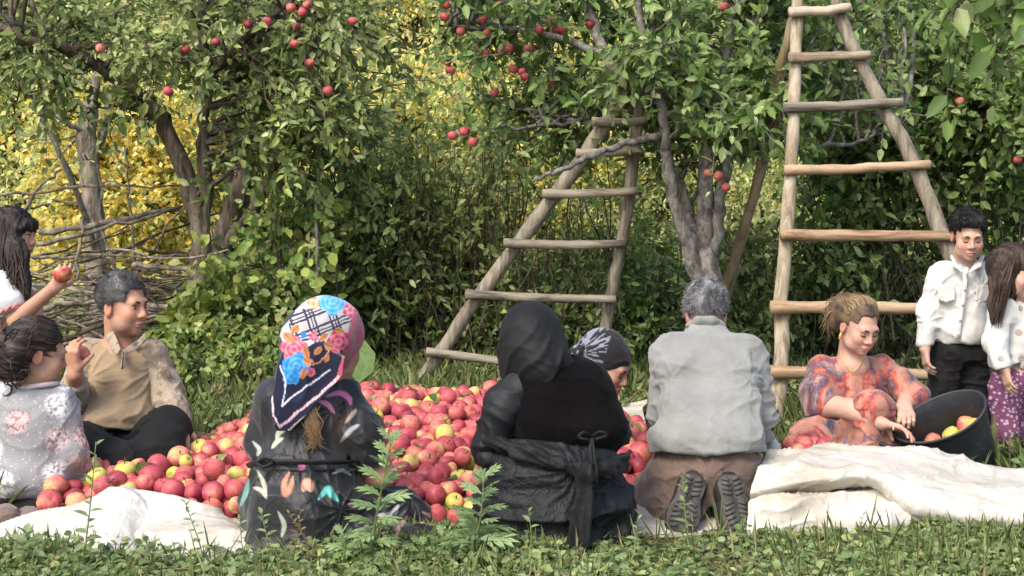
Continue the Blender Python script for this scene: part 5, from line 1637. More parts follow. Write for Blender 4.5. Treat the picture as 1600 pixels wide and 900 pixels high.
def scarf_col(v):
    px_, py_ = PXY(v)
    px_ = px_ + 1.2 * vnoise(v * 60, 8); py_ = py_ + 1.2 * vnoise(v * 60 + 20, 9)
    c = np.ones((len(v), 3)) * np.array(NAVY)
    # cream field with a dark plaid
    up = py_ < 540 - (px_ - 470) * .02 + 6 * np.sin(px_ * .11)
    inner = up & (seg_d(px_, py_, [(470, 600), (430, 520), (470, 470)]) > 4)
    c = np.where(inner[:, None], np.array(CREAM), c)
    for (a, off, per) in ((-.35, 0, 34), (1.18, 6, 30)):
        u = px_ * math.cos(a) + py_ * math.sin(a) + off + .0006 * (px_ - 500) ** 2
        w = np.mod(u, per)
        ln = (np.abs(w - 8) < 1.6) | (np.abs(w - 14) < 1.0) | (np.abs(w - 19) < 1.5)
        c = np.where((inner & ln & (py_ > 482) & (px_ > 452))[:, None], np.array((.02, .025, .05)), c)
    # rosy band over forehead and nape
    band = (px_ > 548 - (py_ - 500) * .25) & (py_ < 600)
    c = np.where(band[:, None], np.where((fbm(v * 45, 2, 7) > -0.1)[:, None], np.array((.44, .08, .13)), np.array((.30, .16, .16))), c)
    c = flower(px_, py_, 520, 470, 24, 5, .4, (.03, .24, .60), (.16, .40, .66), c)
    c = flower(px_, py_, 490, 474, 10, 4, .1, ORNG, (.8, .5, .3), c)
    c = flower(px_, py_, 547, 484, 12, 5, .2, PINK, (.75, .3, .35), c)
    c = flower(px_, py_, 459, 546, 22, 5, .9, PINK, (.75, .22, .28), c)
    c = flower(px_, py_, 529, 534, 19, 5, 1.9, PINK, (.72, .2, .28), c)
    c = flower(px_, py_, 463, 572, 23, 4, .3, BLUE, (.10, .36, .66), c)
    c = flower(px_, py_, 455, 588, 15, 4, .7, BLUE, (.06, .30, .62), c)
    c = flower(px_, py_, 486, 582, 8, 5, .3, PINK, (.7, .2, .3), c)
    c = flower(px_, py_, 490, 526, 8, 5, .3, (.7, .2, .3), PINK, c)
    c = flower(px_, py_, 475, 524, 5, 4, .3, BLUE, BLUE, c)
    for (x, y, a, L, w) in [(478, 550, 1.2, 12, 6), (483, 565, .5, 11, 6), (474, 584, 1.8, 10, 5), (497, 548, -1, 9, 5), (511, 559, 1.9, 9, 4), (452, 528, .8, 11, 7), (513, 540, .4, 9, 7), (505, 527, -.6, 9, 5), (461, 514, 2.2, 9, 6), (530, 517, .2, 8, 5)]:
        c = leafspot(px_, py_, x, y, a, L, w, ORNG, c)
    for ln, w, cc in ([(438, 572), (447, 596), (441, 634), (462, 616), (516, 578)], 1.3, (.55, .58, .68)), ([(478, 572), (500, 566), (514, 548)], 1.1, (.5, .22, .12)), ([(424, 600), (428, 650), (438, 668)], 1.4, (.6, .45, .5)), ([(438, 668), (470, 640), (505, 612), (530, 588)], 2.2, (.62, .42, .46)), ([(452, 673), (482, 648), (515, 615)], 2.0, (.6, .5, .5)):
        c = np.where((seg_d(px_, py_, ln) < w)[:, None], np.array(cc) * (.75 + .4 * (np.sin(px_ * 1.3) > 0))[:, None], c)
    return c
S = Sol(.0024)
S.ell(V(508, 523, 4.01), (.112, .128, .122), frame((.72, .66, -.22)), k=.03)
S.cap(V(480, 540, 3.97), V(472, 575, 3.91), .085, .072, .05)
S.slab([(446, 545), (432, 590), (425, 640), (438, 666), (456, 673), (482, 648), (512, 615), (535, 588), (538, 560), (500, 540)], 3.855, .014, (.12, .16), .045)
S.ell(H.L((0, .085, -.045)), np.array((.075, .062, .10)), H.R, .012, '-')
S.ell(V(568, 566, 4.06), (.045, .10, .045), k=.012, mode='-')
cloth_obj('headscarf', PR, S, M_patt, .0075, (8, 8, 4), frame((.5, .5, -.6)), 31, lambda v: .42 + np.clip((PXY(v)[1] - 540) / 60, 0, 1), scarf_col)
rg = np.random.default_rng(32)
locks(PR, 'hair', [np.array([V(480 + rg.normal() * 9, 630 + rg.normal() * 5, 3.85), V(486 + rg.normal() * 7, 660, 3.842), V(488 + rg.normal() * 8, 682 + rg.normal() * 6, 3.838), V(490 + rg.normal() * 9, 694 + rg.normal() * 9, 3.835)]) for _ in range(90)], .0035, (.16, .095, .045), (.06, .04, .022), 33)
STK = [([(508, 620), (530, 614), (545, 622), (548, 632)], 2.6, (.62, .16, .32)), ([(496, 626), (512, 632), (522, 645)], 2.4, (.62, .22, .34)), ([(432, 688), (436, 676), (446, 672)], 2.4, (.42, .50, .34)), ([(425, 700), (433, 690), (442, 685)], 2.2, (.45, .52, .38)), ([(402, 735), (412, 755), (416, 775)], 2.0, (.42, .42, .32)), ([(396, 762), (408, 766), (416, 778)], 2.0, (.42, .42, .32)), ([(452, 738), (444, 755), (446, 772), (454, 760), (458, 745)], 3.0, (.46, .20, .12)), ([(474, 766), (480, 755), (486, 766)], 4.5, (.58, .28, .20)), ([(498, 780), (512, 764), (518, 772), (528, 782)], 3.2, (.10, .44, .42)), ([(468, 730), (474, 728)], 3.2, (.6, .15, .3)), ([(532, 690), (548, 672), (560, 664)], 2.2, (.34, .36, .36)), ([(395, 690), (405, 702), (402, 712)], 2.0, (.40, .42, .38)), ([(590, 805), (612, 803), (622, 790)], 2.8, (.45, .42, .42)), ([(618, 828), (628, 818), (636, 806)], 2.4, (.32, .14, .20)), ([(612, 850), (630, 860), (640, 868)], 3.0, (.34, .16, .22)), ([(545, 790), (560, 788)], 2.2, (.6, .2, .28)), ([(660, 800), (676, 808), (684, 818)], 1.8, (.4, .32, .34)), ([(435, 800), (444, 820), (440, 838)], 2.2, (.36, .38, .32)), ([(376, 790), (384, 770), (388, 750)], 2.4, (.14, .30, .26)), ([(520, 740), (535, 735), (548, 742)], 1.6, (.4, .4, .38)), ([(600, 832), (580, 842), (566, 850)], 1.8, (.3, .3, .34)), ([(540, 660), (550, 648), (556, 640)], 2.0, (.3, .22, .16)), ([(640, 840), (655, 832), (668, 838)], 2.2, (.3, .14, .2))]
def dress_col(v):
    px_, py_ = PXY(v)
    c = np.ones((len(v), 3)) * np.array((.006, .006, .0075))
    st = vnoise(np.stack([px_ / 7.0, py_ / 90.0, px_ * 0], 1), 6)
    c = c * (1 + .9 * np.clip(st, 0, 1))[:, None]
    front = v[:, 1] < 4.12
    for pts_, w, cc in STK:
        n_ = len(pts_)
        sp_ = smooth_path(np.array([(a, b, 0) for a, b in pts_]), 14)[:, :2]
        e_ = np.full(len(px_), 9.0)
        for k_ in range(13):                                   # a brush stroke, thin at both ends
            wk = w * 1.5 * (math.sin(math.pi * (k_ + .6) / 13.4) ** .7 + .12)
            e_ = np.minimum(e_, seg_d(px_, py_, [tuple(sp_[k_]), tuple(sp_[k_ + 1])]) / wk)
        al = np.clip((1.25 - e_) / .5, 0, 1) * front
        c = c * (1 - al[:, None]) + al[:, None] * np.array(cc) * .85
    warm = np.exp(-((px_ - 525) / 14) ** 2 - ((py_ - 650) / 40) ** 2)[:, None]
    return c + warm * np.array((.045, .025, .015))
S = Sol(.0034)
S.cap(V(440, 622, 3.96), V(532, 620, 4.02), .070, .068, .05); S.ell(V(478, 660, 3.96), (.132, .105, .15), k=.05); S.ell(V(474, 722, 3.94), (.160, .125, .08), k=.06)
S.ell(V(474, 795, 3.92), (.195, .165, .15), k=.06); S.ell(V(470, 855, 3.88), (.200, .18, .06), k=.06)
S.cap(V(530, 800, 3.97), V(640, 808, 4.10), .125, .080, .06); S.cap(V(600, 845, 3.90), V(690, 852, 3.90), .075, .045, .05); S.cap(V(540, 850, 3.86), V(640, 858, 3.82), .06, .045, .04)
limb(S, [V(428, 628, 3.95), V(414, 690, 3.99), V(430, 720, 4.1)], (.055, .055, .045), .04)
S.cap(V(392, 722, 3.9), V(560, 722, 3.92), .01, .01, .03, mode='-')
def dmask(v):
    px_, py_ = PXY(v)
    return .6 + .9 * (py_ > 735)
cloth_obj('dress', PR, S, M_printblk, .011, (9, 8, 3.2), frame((.3, 1, .1)), 34, dmask, dress_col, warp=.9, rel=2, foci=[(V(640, 780, 4.0), .16, 11, .010, 0), (V(540, 790, 3.86), .12, 9, .009, 1), (V(520, 640, 3.9), .1, 9, .007, 0)])
S = Sol(.0034)
limb(S, [V(536, 622, 4.01), V(560, 675, 3.97), V(578, 712, 3.97)], (.066, .074, .062), .04)
S.cut(V(585, 727, 3.97), (.35, 0, -1), .14)
cloth_obj('sleeve', PR, S, M_printblk, .010, (9, 9, 12), frame((.8, .4, -.8)), 35, None, dress_col)
b = MB()
b.tube(smooth_path([V(388, 728, 3.93), V(400, 724, 3.86), V(440, 722, 3.81), V(500, 722, 3.80), V(545, 722, 3.85), V(560, 720, 3.92)], 40), .010, 8, flat=.5)
b.tube(smooth_path([V(402, 723, 3.84), V(415, 716, 3.81), V(426, 722, 3.81), V(412, 730, 3.81), V(402, 724, 3.83)], 14), .006, 6, flat=.5)
b.build('belt', M_satin, PR)

# ================================================================== 4: woman behind, face down
PR = empty('person', (0.27, 5.0, 0), 'woman in black headscarf with pale print, bending her face over the apples', 'person')
H = Head(V(946, 570, 4.85), (.80, -.42, -.42), .92)
S = Sol(.0045); H.build(S, V(905, 605, 4.98), .05, 1)
S.cap(V(868, 645, 5.0), V(930, 660, 5.06), .06, .06, .04); S.ell(V(888, 690, 5.02), (.15, .12, .15), k=.05)
limb(S, [V(930, 660, 5.06), V(950, 720, 5.05), V(940, 735, 4.85)], (.045, .04, .03)); hand(S, V(940, 737, 4.84), (0, -.9, -.4), (0, .3, -1), .9, 1)
skin_obj(PR, S, (.40, .22, .15), [H], lip=(.34, .13, .11), blush=.3)
H.features(PR, (.03, .022, .018), True)
def sc2(v):
    q = H.inv(v)
    c = np.ones((len(v), 3)) * np.array((.010, .010, .013))
    px_, py_ = PXY(v)
    m_ = (px_ < 950 - (py_ - 540) * .3) & (px_ > 915 - (py_ - 540) * .1)
    a = np.stack([(px_ - 905) / 9.0 * .35, np.arctan2(py_ - 552, px_ - 900) * 20, px_ * 0], 1) * np.array([2.2, 1, 1])
    n_ = vnoise(a, 4)
    n2 = fbm(v * 70, 2, 12)
    c = np.where(((n_ > .18) & m_ | ((px_ < 916) & (n2 > .1)))[:, None], np.array((.19, .20, .24)), c)
    return c
S = Sol(.004)
S.ell(H.L((0, -.022, .048)), np.array((.080, .104, .086)), H.R, .02)
S.cap(H.L((.0, -.10, .0)), H.L((0, -.13, -.02)), .05, .035, .03)
S.ell(H.L((0, .10, -.022)), np.array((.09, .05, .052)), H.R, .008, '-')
cloth_obj('headscarf', PR, S, M_patt, .004, (16, 6, 16), H.R, 41, None, sc2)
S = Sol(.004)
S.ell(V(905, 551, 4.84), (.035, .03, .028), k=.02); S.cap(V(908, 545, 4.83), V(893, 560, 4.84), .022, .014, .012)
cloth_obj('scarf_knot', PR, S, M_patt, .006, (30, 30, 30), None, 42, None, sc2)
S = Sol(.007)
S.cap(V(868, 645, 5.0), V(928, 660, 5.06), .075, .07, .05); S.ell(V(888, 690, 5.02), (.165, .14, .16), k=.05); S.ell(V(882, 725, 5.05), (.2, .2, .08), k=.05)
limb(S, [V(928, 662, 5.06), V(948, 715, 5.05), V(942, 728, 4.92)], (.06, .055, .045), .03)
S.cap(V(960, 602, 4.83), V(958, 630, 4.86), .018, .022, .012)
cloth_obj('dress', PR, S, M_scarfblk, .008, (9, 9, 6), None, 43)
# ================================================================== 5: man in tan with the dark hair
M_tan = cloth_mat('tan_jersey', [(0.3, (0.25, 0.18, 0.108)), (0.55, (0.30, 0.218, 0.135)), (0.75, (0.34, 0.25, 0.16))], 5, 0.92, 420, .3)
M_camo = cloth_mat('faded_camouflage', [(0.36, (0.13, 0.10, 0.075)), (0.43, (0.29, 0.23, 0.165)), (0.54, (0.34, 0.28, 0.21)), (0.60, (0.20, 0.16, 0.12)), (0.68, (0.31, 0.25, 0.19))], 13, 0.92, 380, .35)
M_blk = cloth_mat('black_cotton', [(0.3, (0.006, 0.006, 0.0065)), (0.7, (0.012, 0.0115, 0.0125))], 6, 0.85, 380, .35, sheen=.02)
PR = empty('person', (-1.5, 5.0, 0), 'man in tan pullover with camouflage sleeves, seated, looking right with a smile', 'person')
H = Head(V(193, 477, 4.96), (.88, -.44, -.06), .96)
S = Sol(.0045); H.build(S, V(190, 540, 5.0), .058)
S.cap(V(145, 556, 5.0), V(232, 556, 5.02), .055, .055, .04); S.ell(V(188, 600, 5.0), (.13, .10, .15), k=.05); S.ell(V(188, 660, 5.0), (.135, .115, .11), k=.05)
limb(S, [V(240, 560, 5.02), V(262, 612, 5.0), V(280, 662, 4.86)], (.046, .04, .03)); limb(S, [V(133, 560, 4.99), V(112, 622, 4.92), V(118, 585, 4.74)], (.046, .04, .03))
hand(S, V(280, 664, 4.85), (.2, -.8, -.4), (0, -.3, -1), 1.0, 1)
hand(S, V(118, 582, 4.735), (-.12, -.25, 1), (.35, .75, .25), .92, -1, (.75, .8, .8, .85), .08, (.5, .5, .7))
limb(S, [V(160, 690, 4.98), V(125, 705, 4.74), V(200, 722, 4.6)], (.07, .055, .045)); limb(S, [V(215, 690, 4.98), V(262, 690, 4.78), V(190, 722, 4.62)], (.07, .055, .045))
skin_obj(PR, S, (.45, .235, .155), [H], lip=(.30, .12, .09), beard=.42, blush=.35)
H.features(PR, (.02, .017, .015), False, .0036, .0016, gaze=(.003, 0))
cap_hair(PR, H, (.014, .014, .015), (.13, .125, .125), 51, .013, lambda q: ((q[:, 1] > .068 - .2 * np.maximum(.07 - q[:, 2], 0)) & (q[:, 2] < .078)) | ((q[:, 1] > .012) & (q[:, 2] < .02)) | ((q[:, 1] > -.035) & (q[:, 2] < -.0)) | (q[:, 2] < -.062), 5200, .011, (0, .35, .1), .0010, .004, up=.5)
S = Sol(.0055)   # pullover body
S.cap(V(152, 560, 5.0), V(226, 560, 5.02), .078, .075, .05); S.ell(V(188, 605, 4.99), (.150, .122, .14), k=.05); S.ell(V(188, 648, 4.96), (.158, .145, .09), k=.05)
S.cut(V(188, 672, 4.85), (.12, -.2, -1), 1)
S.ell(V(200, 522, 4.93), (.058, .065, .05), k=.01, mode='-')
def tmask(v):
    px_, py_ = PXY(v)
    return .25 + 1.0 * np.clip((py_ - 595) / 40, 0, 1) + .6 * (px_ < 140)
cloth_obj('pullover', PR, S, M_tan, .009, (2.6, 6, 11), frame((.18, 1, .30)), 52, tmask, warp=.9, foci=[(V(236, 580, 4.9), .13, 9, .010, 0), (V(140, 590, 4.9), .13, 9, .010, 1)])
for nm, pts_, rr, sd_ in (('sleeve', [V(236, 558, 5.02), V(256, 606, 4.99), V(272, 640, 4.92), V(279, 660, 4.87)], (.070, .062, .055, .046), 53), ('sleeve', [V(138, 558, 4.985), V(114, 622, 4.91), V(117, 598, 4.79)], (.070, .060, .046), 54)):
    S = Sol(.0055); limb(S, pts_, rr, .035)
    if sd_ == 53: S.cap(V(240, 548, 4.98), V(222, 538, 4.96), .045, .03, .03)
    else: S.cap(V(138, 548, 4.985), V(160, 540, 4.985), .042, .02, .03)
    S.cut(pts_[-1] + nrm(pts_[-1] - pts_[-2]) * .02, pts_[-1] - pts_[-2], .08)
    cloth_obj(nm, PR, S, M_camo, .008, (8, 8, 15), frame((.6, .5, -.9)), sd_, lambda v: .5 + .8 * np.clip((PXY(v)[1] - 590) / 30, 0, 1))
S = Sol(.004)   # collar and placket
S.slab([(160, 506), (170, 510), (196, 543), (190, 553), (176, 546), (163, 528)], 4.905, .006, (-.75, .55), .012)
S.slab([(197, 545), (216, 530), (223, 520), (227, 532), (215, 546), (199, 553)], 4.890, .006, (.45, .45), .012)
cloth_obj('collar', PR, S, M_camo, .002, (30, 30, 30), None, 55)
S = Sol(.004); S.path([V(194, 549, 4.858), V(192, 575, 4.858)], (.011, .010), .01, ax=(0, 1, 0), sq=.4); S.cut(V(192, 577, 4.85), (0, 0, -1), .1)
cloth_obj('placket', PR, S, M_camo, .001, (30, 30, 30), None, 56)
b = MB(); b.tube([V(193, 550, 4.846), V(191, 577, 4.846)], .0025, 6); b.build('zip', M_shoe, PR)
S = Sol(.005); S.slab([(248, 563), (262, 572), (267, 590), (262, 592), (250, 580)], 4.925, .008, (.5, .1), .012); cloth_obj('sleeve_pocket', PR, S, M_camo, .003, (20, 20, 20), None, 57)
S = Sol(.006)   # trousers
S.ell(V(190, 690, 5.0), (.175, .16, .10), k=.05)
limb(S, [V(158, 692, 4.96), V(126, 700, 4.72), V(190, 722, 4.6)], (.095, .08, .065), .05); limb(S, [V(222, 684, 4.97), V(258, 672, 4.80), V(252, 700, 4.70), V(200, 722, 4.62)], (.095, .082, .075, .06), .05)
cloth_obj('trousers', PR, S, M_blk, .010, (6, 6, 8), frame((.6, 1, .4)), 58, foci=[(V(200, 680, 4.85), .15, 12, .012, 0)])
APH = [('bitten_apple', None)]

# ---- an apple with a bite taken out
def bitten(pos, r, kq, bite_dir, label, Rm=None):
    S = Sol(.003)
    bd = nrm(bite_dir)
    S.ell(pos, (r, r, r * .97), k=.001)
    up = np.array([0, 0, 1.0])
    S.ell(pos + up * r * 1.05, (r * .3, r * .3, r * .22), k=.02, mode='-')
    S.ell(pos + bd * r * 1.02, (r * .62, r * .62, r * .62), k=.004, mode='-')
    v, f = S.run()
    q = (v - pos) / r
    inb = (np.linalg.norm(v - pos - bd * r * 1.02, axis=1) < r * .66)
    m_ = fbm(q * 2.2, 3, kq)
    red = np.clip(.62 + .5 * m_, 0, 1)[:, None]
    c = np.array((.55, .33, .10)) * (1 - red) + np.array((.40, .035, .05)) * red
    c = np.where(inb[:, None], np.array((.66, .58, .30)), c)
    o = link('bitten_apple', mesh_np('bitten_apple', v, f, c), M_bite)
    tag(o, label, 'apple', 'apples held in a hand')
    return o
M_bite = attr_mat('bitten_apple_skin', .4, .4, 60, .08, .05)
put_apple(V(127, 554, 4.775), .034, 1, rand_rot(np.random.default_rng(3)), 'red apple held up in the hand of the man in tan', 'apples held in a hand')

# ================================================================== 6: girl with long black hair, standing at the left edge
M_white = cloth_mat('white_cotton', [(0.3, (0.46, 0.45, 0.44)), (0.55, (0.53, 0.525, 0.51)), (0.75, (0.57, 0.565, 0.55))], 7, 0.9, 420, .3)
M_trim = cloth_mat('pink_trim', [(0.3, (0.45, 0.08, 0.10)), (0.7, (0.60, 0.28, 0.28))], 50, 0.9, 300, .3)
PR = empty('person', (-2.05, 5.25, 0), 'girl with long black hair in white, standing at the left edge with an apple', 'person')
H = Head(V(22, 366, 5.25), (.97, -.12, -.10), .85)
S = Sol(.0045); H.build(S, V(8, 420, 5.27), .045, 1, 1)
S.cap(V(2, 432, 5.17), V(8, 432, 5.36), .038, .038, .03); S.ell(V(4, 480, 5.26), (.075, .105, .14), k=.04); S.ell(V(4, 560, 5.26), (.085, .11, .12), k=.04)
limb(S, [V(4, 436, 5.14), V(26, 500, 5.07), V(84, 450, 4.98)], (.036, .033, .024)); limb(S, [V(10, 436, 5.38), V(55, 470, 5.30), V(58, 520, 5.2)], (.036, .03, .024))
hand(S, V(85, 449, 4.98), (.55, -.1, .75), (.1, .6, .75), .78, -1, (.75, .75, .8, .8), .12, (.35, .8, .5))
limb(S, [V(5, 580, 5.22), V(5, 660, 5.22), V(5, 712, 5.22)], (.06, .045, .035)); limb(S, [V(8, 580, 5.32), V(8, 660, 5.32), V(8, 706, 5.32)], (.06, .045, .035))
skin_obj(PR, S, (.45, .25, .175), [H], lip=(.42, .15, .13))
H.features(PR, (.012, .01, .01), False, .0034)
S = Sol(.0055)
S.ell(V(4, 480, 5.26), (.095, .125, .15), k=.04); S.cap(V(2, 440, 5.18), V(8, 440, 5.36), .055, .055, .04); S.ell(V(3, 560, 5.26), (.12, .15, .16), k=.05); S.ell(V(2, 630, 5.26), (.15, .18, .12), k=.05)
S.cut(V(0, 655, 5.2), (0, 0, -1), 1)
limb(S, [V(2, 440, 5.13), V(14, 478, 5.08)], (.050, .062), .03); S.cut(V(18, 488, 5.08), (.35, -.1, -1), .09)
cloth_obj('dress', PR, S, M_white, .008, (10, 10, 5), None, 61)
b = MB(); aa = np.linspace(0, 2 * np.pi, 60); cc = V(17, 482, 5.08); ex = np.array([.9, 0, .35]); ey = np.array([0, 1, 0])
b.tube(np.array([cc + ex * .060 * math.cos(a) + ey * .058 * math.sin(a) + np.array([0, 0, .008 * math.sin(a * 14)]) for a in aa]), .006, 5); b.build('sleeve_trim', M_trim, PR)
S = Sol(.005)    # hair mass
S.ell(H.L((0, -.022, .045)), np.array((.088, .108, .094)) * .85, H.R, .02)
S.path([H.L((.075, -.01, .02)), V(18, 400, 5.17), V(28, 445, 5.14), V(40, 474, 5.11)], (.045, .062, .048, .016), .04, ax=(0, 1, 0), sq=.5)
S.path([H.L((0, -.08, .0)), V(-5, 410, 5.24), V(-12, 470, 5.24), V(-15, 520, 5.24)], (.07, .075, .07, .04), .04)
S.path([H.L((-.03, .085, .062)), H.L((.035, .085, .058)), H.L((.07, .055, .035))], (.018, .018, .022), .015)
S.path([H.L((-.028, .097, .040)), H.L((.032, .097, .034))], (.011, .011), .015)
def streak(v):
    n_ = vnoise(np.stack([v[:, 0] * 90 + v[:, 1] * 90, v[:, 1] * 20, v[:, 2] * 5], 1), 3)
    return np.array((.010, .008, .008)) + np.clip(n_ + .1, 0, 1)[:, None] * np.array((.030, .020, .016))
hr = cloth_obj('hair', PR, S, M_hairm, .006, (55, 40, 4), None, 62, None, streak)
rg = np.random.default_rng(63)
pt = []
for _ in range(150):
    a, z = rg.uniform(-.25, 1), rg.uniform(-.3, 1)
    s0 = H.L((.083 * 1.0, -.05 + .09 * a - .02, .06 + .02 * z))
    e0 = V(rg.uniform(-8, 46), rg.uniform(455, 492), 5.085 + rg.normal() * .012)
    m1 = V(rg.uniform(0, 36), 400, 5.15 + rg.normal() * .01)
    pt.append(smooth_path([s0, m1, (m1 + e0) / 2 + rg.standard_normal(3) * .008, e0], 12))
locks(hr, 'strands', pt, .0034, (.010, .008, .008), (.055, .035, .026), 64)
bitten(V(97, 428, 4.975), .036, 3, (-.25, -.35, .9), 'bitten red apple in the hand of the girl with long black hair')

# ================================================================== 7: small child with the curly bun
def kid_print():
    m, t, p = new_mat('grey_floral_jersey')
    tc = t.nodes.new('ShaderNodeTexCoord')
    vo = inp(nd(t, 'ShaderNodeTexVoronoi'), Scale=10.0, Randomness=.7)
    nz = inp(nd(t, 'ShaderNodeTexNoise'), Scale=85.0, Detail=3.0)
    v2 = inp(nd(t, 'ShaderNodeTexVoronoi'), Scale=75.0)
    for q in (vo, nz, v2): t.links.new(tc.outputs['Object'], q.inputs['Vector'])
    ad = nd(t, 'ShaderNodeMath', operation='MULTIPLY_ADD'); t.links.new(nz.outputs[0], ad.inputs[0]); ad.inputs[1].default_value = .55; t.links.new(vo.outputs['Distance'], ad.inputs[2])
    r1 = ramp(t, [(.50, (1, 1, 1)), (.68, (.8, .8, .8)), (.80, (0, 0, 0))]); t.links.new(ad.outputs[0], r1.inputs[0])
    sp = t.nodes.new('ShaderNodeSeparateColor'); t.links.new(vo.outputs['Color'], sp.inputs[0])
    fc = ramp(t, [(.30, (.62, .60, .60)), (.42, (.56, .36, .35)), (.62, (.56, .36, .35)), (.75, (.64, .62, .62))]); t.links.new(sp.outputs[0], fc.inputs[0])
    lace = ramp(t, [(.42, (.42, .42, .44)), (.52, (1.1, 1.1, 1.1))]); t.links.new(nz.outputs[0], lace.inputs[0])
    fcol = mulcol(t, fc.outputs[0], lace.outputs[0])
    base = ramp(t, [(.10, (.60, .60, .62)), (.2, (.26, .255, .265))]); t.links.new(v2.outputs['Distance'], base.inputs[0])
    mx = t.nodes.new('ShaderNodeMix'); mx.data_type = 'RGBA'
    t.links.new(r1.outputs[0], mx.inputs[0]); t.links.new(base.outputs[0], mx.inputs[6]); t.links.new(fcol, mx.inputs[7])
    t.links.new(mx.outputs[2], p.inputs['Base Color']); p.inputs['Roughness'].default_value = .92; p.inputs['Specular IOR Level'].default_value = .2
    bump(t, p, nz.outputs[0], .25, .006)
    return m
M_kid = kid_print()
M_collar = cloth_mat('pale_pink_rib', [(0.3, (0.52, 0.42, 0.42)), (0.7, (0.60, 0.52, 0.51))], 30, 0.9, 420, .3)
PR = empty('person', (-1.62, 4.4, 0), 'small child with dark curly bun in grey floral top, seated at the left', 'person')
H = Head(V(58, 551, 4.42), (.80, .52, -.22), .93)
S = Sol(.0045); H.build(S, V(52, 620, 4.42), .046, 1, 1)
S.cap(V(25, 622, 4.41), V(95, 625, 4.43), .042, .042, .03); S.ell(V(55, 690, 4.41), (.115, .085, .17), k=.05); S.ell(V(55, 770, 4.42), (.13, .11, .08), k=.05)
limb(S, [V(100, 630, 4.43), V(115, 706, 4.41), V(127, 735, 4.46)], (.036, .032, .024)); limb(S, [V(18, 630, 4.42), V(20, 700, 4.5), V(60, 720, 4.6)], (.036, .03, .024))
hand(S, V(126, 736, 4.46), (.6, .45, -.55), (-.1, .9, .3), .72, 1, (.8, .8, .8, .8), .1, (.4, .7, .5))
limb(S, [V(40, 785, 4.42), V(105, 790, 4.55), V(60, 798, 4.32)], (.06, .05, .04))
skin_obj(PR, S, (.40, .22, .15), [H])
H.features(PR, (.012, .01, .01), True)
S = Sol(.0055)
S.cap(V(28, 625, 4.41), V(92, 628, 4.43), .060, .058, .04); S.ell(V(53, 680, 4.405), (.128, .105, .17), k=.05); S.ell(V(50, 745, 4.40), (.142, .125, .10), k=.05)
limb(S, [V(98, 634, 4.425), V(114, 706, 4.40), V(124, 732, 4.45)], (.052, .048, .038), .03); S.cut(V(127, 741, 4.46), (.3, .3, -.8), .06)
limb(S, [V(16, 634, 4.42), V(18, 700, 4.48)], (.052, .048), .03)
S.cut(V(50, 783, 4.4), (-.03, -.1, -1), 1); S.cut(V(60, 599, 4.42), (.1, .1, 1), .1)
cloth_obj('top', PR, S, M_kid, .006, (7, 7, 9), frame((.5, 1, .6)), 71)
b = MB(); cc = V(60, 603, 4.425); b.tube(np.array([cc + np.array([.062 * math.cos(a), .060 * math.sin(a), .010 * math.sin(a + 2.2)]) for a in np.linspace(0, 2 * np.pi, 40)]), .009, 8); b.build('collar', M_collar, PR)
b = MB(); cc = V(125, 738, 4.455); d_ = nrm(V(124, 732, 4.45) - V(114, 706, 4.40)); r_ = frame(d_); b.tube(np.array([cc + r_[:, 0] * .036 * math.cos(a) + r_[:, 2] * .036 * math.sin(a) for a in np.linspace(0, 2 * np.pi, 30)]), .007, 7); b.build('cuff', M_collar, PR)
S = Sol(.006)
S.ell(V(52, 788, 4.42), (.165, .15, .055), k=.04); limb(S, [V(80, 790, 4.45), V(122, 792, 4.50)], (.06, .05), .04); S.cap(V(-20, 800, 4.35), V(60, 800, 4.3), .05, .045, .03)
cloth_obj('trousers', PR, S, M_blk, .006, (9, 9, 9), None, 72)
for x, y in ((8, 806), (42, 810)):
    S = Sol(.005); S.cap(V(x, y, 4.2), V(x + 6, y + 2, 4.07), .042, .036, .02); S.cut(V(x, 835, 4.1), (0, 0, -1), .2)
    cloth_obj('shoe', PR, S, M_brown, .004, (20, 20, 20), None, 73 + x)
S = Sol(.0045)
S.ell(H.L((0, -.024, .044)), np.array((.083, .104, .090)) * .93, H.R, .02); S.path([H.L((0, -.07, -.0)), H.L((0, -.075, -.055))], (.06, .03), .02)
S.ell(V(26, 552, 4.33), (.046, .05, .055), k=.03); S.ell(V(14, 575, 4.34), (.04, .045, .05), k=.03); S.ell(V(6, 540, 4.36), (.04, .045, .045), k=.03)
S.ell(H.L((0, .102, -.035)), (.085, .05, .095), H.R, .008, '-'); S.ell(H.L((.085, .03, -.045)), (.03, .052, .062), H.R, .008, '-')
def kh(v):
    q = H.inv(v)
    n_ = vnoise(np.stack([q[:, 1] * 10, q[:, 2] * 75, q[:, 0] * 40], 1), 3)
    return np.array((.014, .011, .010)) + np.clip(n_ + .15, 0, 1)[:, None] * np.array((.05, .034, .024))
hr = cloth_obj('hair', PR, S, M_hairm, .005, (45, 6, 60), H.R, 75, None, kh)
rg = np.random.default_rng(76); pt = []
for _ in range(170):
    c_ = V(rg.normal(20, 11), rg.normal(556, 20), 4.335 + rg.normal() * .018)
    u = nrm(rg.standard_normal(3)); w_ = nrm(np.cross(u, rg.standard_normal(3))); r_ = rg.uniform(.012, .03); a0 = rg.uniform(0, 6.28)
    tt = np.linspace(0, rg.uniform(3, 6.5), 14)
    pt.append(c_ + r_ * (np.cos(tt + a0)[:, None] * u + np.sin(tt + a0)[:, None] * w_) + np.array([0, 0, -.010]) * tt[:, None] * .5)
locks(hr, 'curls', pt, .0036, (.012, .010, .010), (.07, .048, .034), 77)
rg = np.random.default_rng(78); pt = []
